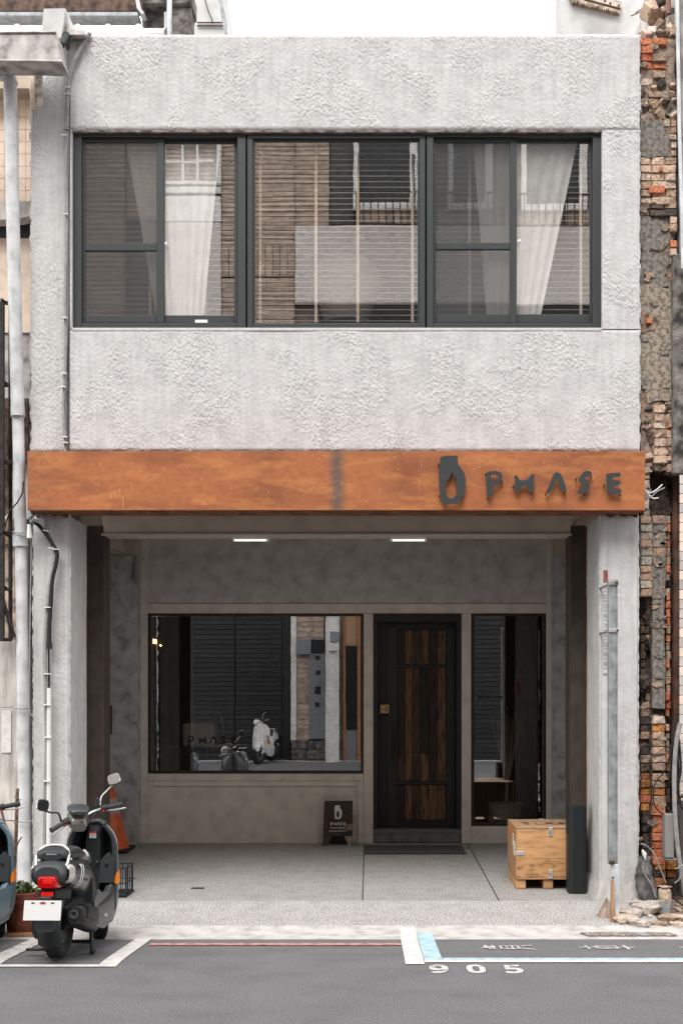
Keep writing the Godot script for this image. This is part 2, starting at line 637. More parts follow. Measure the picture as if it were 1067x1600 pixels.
func make_ground() -> void:
	var mb := MB.new()
	mb.quad(Vector3(-400, -0.6, -400), Vector3(400, -0.6, -400), Vector3(400, -0.6, 400), Vector3(-400, -0.6, 400), Vector3.UP)
	struct("ground", mb, mats.old_concrete)
	struct("road", ground_strip(-45, 45, -0.9, 9.05, 0.0, 1), mats.asphalt)
	struct("gutter_strip", ground_strip(-45, 45, 9.05, 9.5, 0.0, 1), mats.gutter_concrete)
	var floor_ := Node3D.new()
	floor_.name = "arcade_floor"
	add_child(floor_)
	floor_.set_meta("kind", "structure")
	var x0 := -2.88
	var x1 := 2.28
	var j1 := -0.062
	var j2 := 1.08
	part(floor_, "screed", ground_strip(x0, x1, 10.2, 13.6, -0.02), mats.terrazzo_dark)
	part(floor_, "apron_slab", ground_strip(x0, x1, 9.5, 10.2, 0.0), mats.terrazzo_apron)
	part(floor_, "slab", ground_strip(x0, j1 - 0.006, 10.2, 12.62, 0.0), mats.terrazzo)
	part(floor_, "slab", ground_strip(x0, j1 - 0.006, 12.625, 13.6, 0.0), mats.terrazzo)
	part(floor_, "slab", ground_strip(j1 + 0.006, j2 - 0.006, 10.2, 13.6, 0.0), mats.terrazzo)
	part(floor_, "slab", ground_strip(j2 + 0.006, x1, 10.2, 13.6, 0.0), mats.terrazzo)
	struct("pavement", ground_strip(-45, x0 - 0.002, 9.5, 13.0, 0.0), mats.gutter_concrete)
	struct("dirt_ground", ground_strip(x1 + 0.002, 45, 9.5, 13.0, -0.01), mottled("dirt", Color(0.56, 0.49, 0.44), 0.6, 0.95, 1.2, 1.2, 61))
	# a short iron bar let into the floor
	struct("floor_strip", bx(Vector3(0.11, 0.008, 0.045), 0.002), mats.black_metal, Vector3(-1.52, G(10.75) + 0.004, -10.75))

	# painted lines
	var lift := 0.006
	struct("parking_line", ground_strip(-1.74, -1.62, 7.83, 9.06, lift, 1, 10), mats.road_paint)
	struct("parking_line", ground_strip(-2.52, -2.38, 7.83, 9.06, lift, 1, 10), mats.road_paint_worn)
	struct("parking_line", ground_strip(-6.0, -1.62, 7.76, 7.83, lift, 1, 4), mats.road_paint)
	struct("parking_line", ground_strip(-3.30, -3.16, 7.83, 9.06, lift, 1, 10), mats.road_paint_worn)
	struct("red_line", ground_strip(-1.58, 0.225, 8.68, 8.80, lift, 1, 4), mats.red_paint)
	struct("parking_line", ground_strip(0.228, 0.352, 7.84, 9.40, lift, 1, 14), mats.road_paint)
	struct("blue_line", ground_strip(0.356, 0.475, 7.99, 9.28, lift, 1, 14), mats.blue_paint)
	struct("blue_line", ground_strip(0.479, 6.0, 7.99, 8.06, lift, 1, 4), mats.blue_paint)
	struct("parking_line", ground_strip(0.356, 6.0, 7.90, 7.986, lift, 1, 4), mats.road_paint)
	# bay number
	var f := SystemFont.new()
	f.font_names = PackedStringArray(["Droid Sans"])
	f.font_weight = 700
	var slope := atan2(0.026, 1.0)
	var k := 0
	for ch in ["9", "0", "5"]:
		var tm := TextMesh.new()
		tm.text = ch
		tm.font = f
		tm.font_size = 64
		tm.pixel_size = 0.0062
		tm.depth = 0.004
		var d := 7.69
		var o := struct("bay_number", tm, mats.road_paint_worn, Vector3(0.435 + 0.235 * k, G(d) + 0.004, -d))
		o.transform.basis = Basis(Vector3.RIGHT, -PI / 2 - slope) * Basis.from_scale(Vector3(0.62, 0.85, 1))
		# the stencil's bridges show bare road
		k += 1
	# the words of the loading bay, painted to be read from the kerb side
	var cargo := [[0.02, 0.3, 0.2, 0.42], [0.08, 0.42, 0.14, 0.95], [0.10, 0.55, 0.30, 0.65], [0.22, 0.2, 0.27, 0.95], [0.14, 0.1, 0.20, 0.55], [0.36, 0.12, 0.40, 0.88], [0.36, 0.12, 0.72, 0.22], [0.36, 0.78, 0.72, 0.88], [0.47, 0.2, 0.505, 0.8], [0.575, 0.2, 0.61, 0.8], [0.68, 0.12, 0.72, 0.88]]
	var car := [[0.0, 0.44, 1.0, 0.56], [0.12, 0.08, 0.17, 0.92], [0.83, 0.04, 0.88, 0.96], [0.30, 0.22, 0.34, 0.78], [0.30, 0.17, 0.70, 0.27], [0.30, 0.73, 0.70, 0.83], [0.48, 0.22, 0.52, 0.78], [0.66, 0.22, 0.70, 0.78]]
	for g in [[cargo, 0.775, true], [car, 1.475, false], [car, 2.18, false]]:
		mb = MB.new()
		for s in g[0]:
			flat_quad(mb, g[1], s[0], s[1], s[2], s[3])
		if g[2]:
			for w in [[0.74, 0.70, 0.98, 0.93], [0.74, 0.30, 0.98, 0.07]]:
				var a := bay_point(g[1], w[0], w[1] - 0.06)
				var b := bay_point(g[1], w[2], w[3] - 0.06)
				var c := bay_point(g[1], w[2], w[3] + 0.06)
				var d2 := bay_point(g[1], w[0], w[1] + 0.06)
				mb.quad(a, b, c, d2, Vector3.UP)
		struct("bay_lettering", mb, mats.road_paint_worn)


func bay_point(x: float, u: float, w: float) -> Vector3:
	var d := 8.46 + 0.24 * w
	return Vector3(x + 0.385 * u, G(d) + 0.006, -d)


func flat_quad(mb: MB, x: float, u0: float, v0: float, u1: float, v1: float) -> void:
	mb.quad(bay_point(x, u0, v0), bay_point(x, u1, v0), bay_point(x, u1, v1), bay_point(x, u0, v1), Vector3.UP)


# ------------------------------------------------------------------ the rendered front
var st_big: FastNoiseLite
var st_warp: FastNoiseLite
var st_mask: FastNoiseLite
var st_fine: FastNoiseLite

func stucco_height(x: float, y: float) -> float:     # trowelled, flaking render: thin ragged layers a few millimetres proud of each other
	if st_big == null:
		st_big = noise(0.9, FastNoiseLite.TYPE_SIMPLEX_SMOOTH, 2, 101)
		st_warp = noise(4.2, FastNoiseLite.TYPE_SIMPLEX_SMOOTH, 5, 102)
		st_mask = noise(1.7, FastNoiseLite.TYPE_SIMPLEX_SMOOTH, 3, 103)
		st_fine = noise(34.0, FastNoiseLite.TYPE_SIMPLEX_SMOOTH, 3, 104)
	var w := st_warp.get_noise_2d(x * 0.6, y * 1.5)
	var mask := clampf(st_mask.get_noise_2d(x, y) * 1.8 + 0.62, 0.25, 1.0)
	var q := w * 7.0 - y * 5.0
	var fl := floorf(q)
	var edge := smoothstep(0.0, 0.08, q - fl)
	# each layer leans out towards its lower lip, then breaks back
	var lip := (1.0 - (q - fl)) * edge
	return st_big.get_noise_2d(x, y) * 0.004 + mask * lip * 0.0075 + st_fine.get_noise_2d(x, y * 1.5) * (0.0012 + 0.0018 * mask)


func stucco(mb: MB, x0: float, x1: float, y0: float, y1: float, z: float, cell: float, amount := 1.0, ragged := [0.0, 0.0, 0.0, 0.0]) -> void:    # faces +z; ragged: left, right, bottom, top
	var nx := maxi(2, int((x1 - x0) / cell))
	var ny := maxi(2, int((y1 - y0) / cell))
	var rows := []
	var rag := noise(9.0, FastNoiseLite.TYPE_SIMPLEX_SMOOTH, 4, 105)
	for i in ny + 1:
		var r := []
		var fy := float(i) / ny
		for j in nx + 1:
			var fx := float(j) / nx
			var x := lerpf(x0, x1, fx)
			var y := lerpf(y0, y1, fy)
			var px := x
			var py := y
			if j == 0: px += rag.get_noise_2d(3.0, y) * ragged[0]
			if j == nx: px += rag.get_noise_2d(7.0, y) * ragged[1]
			if i == 0: py += (rag.get_noise_2d(x, 11.0)) * ragged[2]
			if i == ny: py += (rag.get_noise_2d(x, 17.0)) * ragged[3]
			var h := stucco_height(x, y) * amount
			# the render rounds off where it ends
			var e := 1.0
			if ragged[0] > 0: e = minf(e, (x - x0) / 0.03)
			if ragged[1] > 0: e = minf(e, (x1 - x) / 0.03)
			if ragged[2] > 0: e = minf(e, (y - y0) / 0.03)
			if ragged[3] > 0: e = minf(e, (y1 - y) / 0.03)
			e = clampf(e, 0.0, 1.0)
			h -= (1.0 - e) * (1.0 - e) * 0.014
			r.append(Vector3(px, py, z + h))
		rows.append(r)
	mb.grid(rows, Vector3(0, 0, 1))


func wavy_pane(w: float, h: float, t: float, sd: int, amount := 0.0007) -> MB:      # old float glass: a sheet whose faces are a touch out of true
	var mb := MB.new()
	var nz := noise(1.6, FastNoiseLite.TYPE_SIMPLEX_SMOOTH, 2, sd)
	var n := 22
	for side in [1, -1]:
		var k := mb.v.size()
		for i in n + 1:
			for j in n + 1:
				var x := (float(j) / n - 0.5) * w
				var y := (float(i) / n - 0.5) * h
				var nn: Vector3 = Vector3(nz.get_noise_2d(x, y * 2.5) * amount, nz.get_noise_2d(x * 0.8 + 50.0, y * 2.0) * amount * 1.6, 1.0).normalized() * side
				mb.vert(Vector3(x, y, t * 0.5 * side), nn, Vector2(float(j) / n, float(i) / n))
		for i in n:
			for j in n:
				var q := k + i * (n + 1) + j
				for e in ([q, q + n + 1, q + 1, q + 1, q + n + 1, q + n + 2] if side > 0 else [q, q + 1, q + n + 1, q + 1, q + n + 2, q + n + 1]):
					mb.idx.append(e)
	return mb


func pane(parent: Node3D, x0: float, y0: float, x1: float, y1: float, d: float, sd: int, m: Material, amount := 0.0007, called := "pane") -> void:
	var a := P(x0, y1, d)
	var b := P(x1, y0, d)
	part(parent, called, wavy_pane(b.x - a.x, b.y - a.y, 0.006, sd, amount), m, (a + b) * 0.5)


func make_shophouse() -> void:
	var D := 10.2
	var o := thing("shophouse", "two-storey shophouse with rough grey render, dark framed windows and an open arcade", "building", Vector3(-0.28, 0.05, -10.2))
	var a := P(110, 705, D)
	var b := P(1000, 53, D)
	var wa := P(113, 514, D)
	var wb := P(940, 203, D)
	var mb := MB.new()
	var c := 0.0095
	stucco(mb, a.x, wa.x, wa.y, wb.y, -D, c)                                   # beside the window
	stucco(mb, wb.x, b.x, wa.y, wb.y, -D, c, 1.0, [0, 0.012, 0, 0])
	stucco(mb, a.x, b.x, wb.y, b.y, -D, c, 1.0, [0.0, 0.012, 0.004, 0.006])      # above
	stucco(mb, a.x, b.x, a.y, wa.y, -D, c, 1.0, [0.0, 0.012, 0.02, 0.004])        # below
	var t := 0.24
	var core := [[a.x, wa.x, a.y, b.y], [wb.x, b.x - 0.01, a.y, b.y - 0.012], [wa.x, wb.x, wb.y + 0.004, b.y - 0.012], [wa.x, wb.x, a.y, wa.y - 0.004]]
	for q in core:
		mb.box(Vector3((q[0] + q[1]) * 0.5, (q[2] + q[3]) * 0.5, -D - 0.012 - t * 0.5), Vector3(q[1] - q[0], q[3] - q[2], t))
	part(o, "facade_wall", mb, mats.stucco)
	# window head and sill, of cement left bare
	slab(o, "window_head", 113, 200, 940, 206.5, D + 0.01, 0.2, mottled("bare_cement", Color(0.60, 0.555, 0.52), 0.4, 0.9, 1.3, 0.2, 71), 0.002)
	slab(o, "window_sill", 113, 512, 940, 517, D - 0.006, 0.2, mats.stucco_smooth, 0.004)
	# the party pier beside the front, set back a little behind the cable groove
	mb = MB.new()
	var pa := P(46, 705, D)
	var pb := P(103, 112, D)
	stucco(mb, pa.x, pb.x, pa.y, pb.y, -D - 0.03, 0.011, 0.9, [0.02, 0.012, 0.012, 0.02])
	mb.box(Vector3((pa.x + pb.x) * 0.5, (pa.y + pb.y) * 0.5, -D - 0.16), Vector3(pb.x - pa.x - 0.02, pb.y - pa.y - 0.03, 0.22))
	mb.box(Vector3((pb.x + a.x) * 0.5, (pa.y + pb.y) * 0.5, -D - 0.20), Vector3(a.x - pb.x + 0.02, pb.y - pa.y, 0.2))
	part(o, "party_pier", mb, mats.stucco)
	# the broken corner under the gutter
	var poly := [[100, 112], [108, 60], [128, 55], [135, 62], [112, 112]]
	mb = MB.new()
	mb.prism(poly.map(func(q): var p := P(q[0], q[1], D); return Vector2(p.x, p.y)), -D - 0.2, -D - 0.03)
	part(o, "wall_stub", mb, mats.stucco_smooth)
	# arcade pillars
	pillar(o, 51, 110, D, 0.6)
	pillar(o, 936, 998, D, 0.6)
	# steel columns of the fascia frame
	for q in [[137, 163], [890, 914]]:
		var d := D + 0.62
		var l := P(q[0], 800, d)
		var r := P(q[1], 800, d)
		mb = MB.new()
		mb.box(Vector3((l.x + r.x) * 0.5, 0.0, 0.0), Vector3(r.x - l.x, 3.22, 0.25), 0.004)
		var at := Vector3(0, 0.06 + 1.61, -d - 0.125)
		part(o, "steel_column", mb, mats.column_steel, at)
		mb = MB.new()
		var lipx: float = l.x - 0.014 if q[0] < 500 else r.x + 0.014
		mb.box(Vector3(lipx, 0, 0), Vector3(0.022, 3.2, 0.012), 0.002)
		part(o, "column_flange", mb, mats.corten_plain, Vector3(0, 0.06 + 1.61, -d - 0.01))
	# side walls of the arcade
	for q in [[-2.98, -2.86], [2.32, 2.42]]:
		part(o, "arcade_side_wall", bx(Vector3(absf(q[1] - q[0]), 3.7, 2.95)), mats.pier_concrete, Vector3((q[0] + q[1]) * 0.5, 1.9, -12.28))
	# ceiling, its front beam and the boxed-in beams along the sides
	slab(o, "ceiling_beam", 160, 806, 893, 832.5, D + 0.62, 0.22, mats.ceiling_paint, 0.003)
	slab(o, "beam_trim", 158, 833.0, 893, 836.6, D + 0.60, 0.25, mottled("trim_paint", Color(0.72, 0.68, 0.63), 0.1, 0.7, 0.6, 0.0, 72), 0.003)
	part(o, "arcade_ceiling", bx(Vector3(5.2, 0.12, 2.5)), mats.ceiling_paint, Vector3(-0.28, 3.62, -12.3))
	mb = MB.new()
	mb.box(Vector3(-2.755, 3.43, -12.2), Vector3(0.19, 0.24, 2.0), 0.004)
	part(o, "boxed_beam", mb, mats.ceiling_paint)
	mb = MB.new()
	mb.box(Vector3(2.225, 3.43, -12.2), Vector3(0.19, 0.24, 2.0), 0.004)
	part(o, "boxed_beam", mb, mats.ceiling_paint)
	slab(o, "beam_end", 166, 834, 216.3, 867.7, 13.26, 0.2, mats.ceiling_paint)
	slab(o, "beam_end", 866.7, 834, 906, 867.7, 13.26, 0.2, mats.ceiling_paint)
	# raw concrete piers left and right of the shop wall
	mb = MB.new()
	var s0 := P(166, 1318, 13.25)
	var s1 := P(216, 868, 13.25)
	stucco(mb, s0.x, s1.x, s0.y - 0.03, s1.y, -13.25, 0.02, 0.35, [0.012, 0.0, 0.0, 0.0])
	mb.box(Vector3((s0.x + s1.x) * 0.5, (s0.y + s1.y) * 0.5, -13.42), Vector3(s1.x - s0.x - 0.03, s1.y - s0.y, 0.3))
	part(o, "rear_pier", mb, mats.pier_concrete)
	mb = MB.new()
	s0 = P(866, 1318, 13.25)
	s1 = P(906, 868, 13.25)
	stucco(mb, s0.x, s1.x, s0.y - 0.03, s1.y, -13.25, 0.02, 0.35)
	mb.box(Vector3((s0.x + s1.x) * 0.5, (s0.y + s1.y) * 0.5, -13.42), Vector3(s1.x - s0.x, s1.y - s0.y, 0.3))
	part(o, "rear_pier", mb, mats.pier_concrete)
	make_shop_wall(o)
	make_upper_windows(o)
	# floors, roof and the rooms behind the glass
	part(o, "upper_floor", bx(Vector3(4.95, 0.2, 6.6)), mats.room_floor, Vector3(-0.25, 3.86, -13.75))
	part(o, "roof_slab", bx(Vector3(4.75, 0.2, 6.6)), mats.old_concrete, Vector3(-0.15, 7.02, -13.76))
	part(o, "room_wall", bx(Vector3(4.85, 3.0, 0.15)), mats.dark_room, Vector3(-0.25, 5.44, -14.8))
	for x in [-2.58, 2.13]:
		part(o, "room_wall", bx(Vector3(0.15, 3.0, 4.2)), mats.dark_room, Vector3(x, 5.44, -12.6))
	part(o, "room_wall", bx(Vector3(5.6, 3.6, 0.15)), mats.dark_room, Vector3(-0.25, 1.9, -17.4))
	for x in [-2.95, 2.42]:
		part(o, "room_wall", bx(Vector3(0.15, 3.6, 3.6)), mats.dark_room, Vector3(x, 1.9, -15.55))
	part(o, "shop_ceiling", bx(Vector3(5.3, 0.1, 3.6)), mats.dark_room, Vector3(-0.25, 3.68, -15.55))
	part(o, "shop_floor", bx(Vector3(5.3, 0.1, 3.7)), mats.room_floor, Vector3(-0.25, 0.06, -15.5))


func pillar(o: Node3D, x0: float, x1: float, d: float, deep: float) -> void:
	var a := P(x0, 1407, d)
	var b := P(x1, 806, d)
	var mb := MB.new()
	stucco(mb, a.x, b.x, a.y - 0.03, b.y, -d, 0.012, 0.55, [0.012, 0.012, 0.0, 0.03])
	# the returns, each side as rough as the face
	for s in [-1, 1]:
		var x: float = a.x if s < 0 else b.x
		var rows := []
		var ny := 200
		var nz := 36
		for i in ny + 1:
			var r := []
			for j in nz + 1:
				var y := lerpf(a.y - 0.03, b.y, float(i) / ny)
				var z := lerpf(0.0, deep, float(j) / nz)
				var h := stucco_height(z + 20.0, y) * 0.5
				h -= 0.012 * pow(clampf(1.0 - z / 0.03, 0, 1), 2.0)
				if i == ny:
					y += st_warp.get_noise_2d(z * 2.0, 5.0) * 0.03
				r.append(Vector3(x + s * (h - 0.002), y, -d - z))
			rows.append(r)
		mb.grid(rows, Vector3(s, 0, 0))
	mb.box(Vector3((a.x + b.x) * 0.5, (a.y + b.y) * 0.5 - 0.02, -d - deep * 0.5 - 0.01), Vector3(b.x - a.x - 0.03, b.y - a.y - 0.05, deep - 0.03))
	# skirt of cement at the foot
	var foot := MB.new()
	var rows2 := []
	for q in [[0.045, -0.02], [0.03, 0.035], [0.014, 0.10], [-0.006, 0.17]]:
		var r := []
		for k in 33:
			var u := float(k) / 32.0
			var jig: float = st_warp.get_noise_2d(u * 2.0, q[1] * 4.0) * 0.02
			var p: Vector3
			if u < 0.25:
				p = Vector3(a.x - q[0] - jig, a.y + q[1], -d - deep * (1.0 - u * 4.0))
			elif u < 0.75:
				p = Vector3(lerpf(a.x - q[0], b.x + q[0], (u - 0.25) * 2.0), a.y + q[1] + jig * 0.6, -d + q[0] + jig)
			else:
				p = Vector3(b.x + q[0] + jig, a.y + q[1], -d - deep * (u - 0.75) * 4.0)
			r.append(p)
		rows2.append(r)
	foot.grid(rows2, Vector3(0, 0, 1))
	var me := part(o, "pillar", mb, mats.stucco_smooth)
	part(me, "cement_foot", foot, mats.gutter_concrete)


func make_shop_wall(o: Node3D) -> void:
	var D := 13.5
	var t := 0.16
	# members stand 18 mm proud of the panels between them; pieces butt end to end
	slab(o, "wall_post", 217, 836, 231, 1318, D, t, mats.cement, 0.005)
	slab(o, "wall_post", 853, 836, 866.5, 1318, D, t, mats.cement, 0.005)
	slab(o, "wall_post", 568, 958.5, 583, 1318, D, t, mats.cement, 0.005)
	slab(o, "wall_post", 721, 958.5, 736, 1318, D, t, mats.cement, 0.005)
	slab(o, "wall_rail", 231.2, 943, 852.8, 958.2, D, t, mats.cement, 0.005)
	slab(o, "wall_rail", 231.2, 1209, 567.8, 1220, D, t, mats.cement, 0.005)
	slab(o, "wall_rail", 736.2, 1291, 852.8, 1318, D, t, mats.cement, 0.005)
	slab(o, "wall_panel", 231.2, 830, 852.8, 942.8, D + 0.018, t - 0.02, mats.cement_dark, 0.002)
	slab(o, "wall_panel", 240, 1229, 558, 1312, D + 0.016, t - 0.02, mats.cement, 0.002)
	for q in [[231.2, 1220.2, 239.8, 1318], [558.2, 1220.2, 567.8, 1318]]:
		slab(o, "wall_post", q[0], q[1], q[2], q[3], D + 0.001, t, mats.cement, 0.004)
	for q in [[240, 1220.2, 558, 1228.8], [240, 1312.2, 558, 1318]]:
		slab(o, "wall_rail", q[0], q[1], q[2], q[3], D + 0.001, t, mats.cement, 0.004)
	slab(o, "wall_post", 216.5, 836, 217.5, 1318, D + 0.03, t, mats.pier_concrete)
	# big shop window
	var w := sub(o, "shop_window", P(399, 1208, D))
	for q in [[231.2, 958.4, 567.8, 962.5], [231.2, 1204.5, 567.8, 1208.8], [231.2, 962.7, 235.5, 1204.3], [563.5, 962.7, 567.8, 1204.3]]:
		slab(w, "frame", q[0], q[1], q[2], q[3], D + 0.015, 0.13, mats.bronze_frame, 0.003)
	pane(w, 235.2, 962.4, 563.8, 1204.6, D + 0.06, 201, mats.shop_glass, 0.0005)
	# lettering on the glass
	var f := SystemFont.new()
	f.font_names = PackedStringArray(["Droid Sans"])
	f.font_weight = 700
	var lx := 294.0
	for key in ["P", "H", "A", "S", "E"]:
		var tx := MB.new()
		glyph(tx, key, P(lx, 1163.5, D + 0.052), 0.095, 0.003)
		part(w, "letter", tx, M("decal_black", Color(0.03, 0.03, 0.03), 0.6))
		lx += 16.8
	words(w, "COFFEE ROASTERS", P(330, 1174, D + 0.052), 0.045, f, mats.decal_black, 1.25)
	# side window
	w = sub(o, "side_window", P(794, 1290, D))
	for q in [[736.2, 958.4, 852.8, 962.0], [736.2, 1286.5, 852.8, 1290.8], [736.2, 962.2, 740.5, 1286.3], [848.5, 962.2, 852.8, 1286.3]]:
		slab(w, "frame", q[0], q[1], q[2], q[3], D + 0.015, 0.13, mats.bronze_frame, 0.003)
	pane(w, 740.2, 961.8, 848.8, 1286.6, D + 0.06, 207, mats.shop_glass, 0.0006)
	var red := MB.new()
	for s in [[803, 1067, 817, 1070], [805, 1073, 815, 1075.5], [801, 1078, 819, 1080], [808.5, 1064, 811, 1086], [804, 1070, 806, 1073], [814, 1070, 816, 1073]]:
		var p0 := P(s[0], s[3], D + 0.052)
		var p1 := P(s[2], s[1], D + 0.052)
		red.box((p0 + p1) * 0.5, Vector3(p1.x - p0.x, p1.y - p0.y, 0.002))
	part(w, "red_sticker", red, M("sticker_red", Color(0.32, 0.08, 0.07), 0.6))
	words(w, "MON-SUN", P(765, 1090, D + 0.052), 0.035, f, mats.decal_black, 1.2)
	# the door, set back in a dark frame
	var dr := sub(o, "door", P(651, 1300, D + 0.1))
	var dk: Material = mats.door_black
	slab(dr, "frame", 583.2, 958.5, 720.8, 972, D + 0.02, 0.26, dk, 0.004)
	slab(dr, "frame", 583.2, 972.2, 590, 1300, D + 0.02, 0.26, dk, 0.004)
	slab(dr, "frame", 712, 972.2, 720.8, 1300, D + 0.02, 0.26, dk, 0.004)
	slab(dr, "leaf", 589, 972, 713, 1296, D + 0.17, 0.05, dk, 0.002)
	slab(dr, "stile", 604, 980, 621, 1293, D + 0.145, 0.03, dk, 0.004)
	slab(dr, "stile", 697, 980, 710, 1293, D + 0.145, 0.03, dk, 0.004)
	slab(dr, "threshold", 583.2, 1296.4, 720.8, 1303, D + 0.0, 0.3, mats.terrazzo_dark, 0.004)
	slab(dr, "step", 583.4, 1303.4, 720.6, 1317, D - 0.015, 0.3, mottled("step_stone", Color(0.46, 0.46, 0.46), 0.2, 0.85, 1.0, 0.0, 73), 0.01)
	var cols := [621.5, 631, 634, 643.5, 645.5, 658, 670, 683, 684, 696.5]
	var kinds := [0, 1, 3, 2, 4, 5]
	var xs := [[621.5, 632.5, 0], [633, 643.5, 1], [644, 656.5, 2], [657, 669.5, 5], [670, 682.5, 0], [683, 696.5, 4]]
	var woods := []
	for q in [[Color(0.21, 0.165, 0.13), 81], [Color(0.47, 0.345, 0.225), 82], [Color(0.29, 0.22, 0.165), 83], [Color(0.17, 0.14, 0.115), 84], [Color(0.42, 0.31, 0.205), 85], [Color(0.46, 0.34, 0.22), 86]]:
		woods.append(wood("door_wood_%d" % q[1], q[0], q[1], 0.75, Vector3(1, 0.14, 1), 2.4, 0.4))
	for row in [[985, 1038.5], [1043.5, 1221], [1226.5, 1281]]:
		for x in xs:
			var top: float = row[0]
			while top < row[1] - 1.0:
				var bot: float = minf(row[1], top + rng.randf_range(45, 160))
				if row[1] - bot < 22.0:
					bot = row[1]
				var kk: int = x[2] if rng.randf() < 0.7 else rng.randi_range(0, 5)
				slab(dr, "plank", x[0], top, x[1], bot - 0.25, D + 0.135 + rng.randf_range(-0.004, 0.005), 0.03, woods[kk], 0.003)
				top = bot
	for y in [1038.8, 1221.3]:
		slab(dr, "crossbar", 619, y, 699, y + 4.4, D + 0.125, 0.03, dk, 0.003)
	var pl := slab(dr, "push_plate", 594, 1101, 607.5, 1114.5, D + 0.09, 0.012, M("brass_plate", Color(0.72, 0.58, 0.40), 0.5), 0.002)
	for s in [[597, 1107, 599, 1109], [601.5, 1103.5, 602.4, 1112], [603.2, 1104, 606, 1105], [603.2, 1106.5, 606, 1107.4], [603.8, 1104, 604.6, 1112], [603, 1110, 606.2, 1111]]:
		slab(pl, "mark", s[0], s[1], s[2], s[3], D + 0.0885, 0.002, mats.decal_black, 0.0)
	part(dr, "handle", MB.new().tube([P(614, 1130, D + 0.08), P(614, 1190, D + 0.08)], 0.012, 10), mats.black_metal)
	# mat
	single("door_mat", "flat grey mat on the arcade floor before the plank door", "mat", bx(Vector3(1.06, 0.012, 0.62), 0.004), mottled("mat_weave", Color(0.30, 0.305, 0.31), 0.2, 0.95, 3.0, 0.3, 90), Vector3(0.47, G(13.0) + 0.008, -12.98))


func wood(called: String, col: Color, sd: int, rough: float, along := Vector3(1, 0.09, 1), scale := 3.0, low := 0.66) -> StandardMaterial3D:
	if mats.has(called):
		return mats[called]
	var m := M(called, col, rough)
	grain(m, ntex(0.02, 5, [[0.15, gray(low)], [0.4, gray(lerpf(low, 1.0, 0.65))], [0.6, gray(lerpf(low, 1.0, 0.85))], [0.85, Color.WHITE]], 81 + sd % 3, 512), 1.0, htex(0.04, 4, 81 + sd % 3, 512), 0.15)
	m.uv1_offset = Vector3(sd * 0.37, sd * 0.61, sd * 0.23)
	m.uv1_scale = along * scale
	return m


func words(parent: Node3D, text: String, at: Vector3, high: float, f: Font, m: Material, wide := 1.0, bs := Basis.IDENTITY, called := "lettering") -> void:
	var tm := TextMesh.new()
	tm.text = text
	tm.font = f
	tm.font_size = 48
	tm.pixel_size = high / 48.0 * 1.38
	tm.depth = 0.0015
	part(parent, called, tm, m, at, bs * Basis.from_scale(Vector3(wide, 1, 1)))


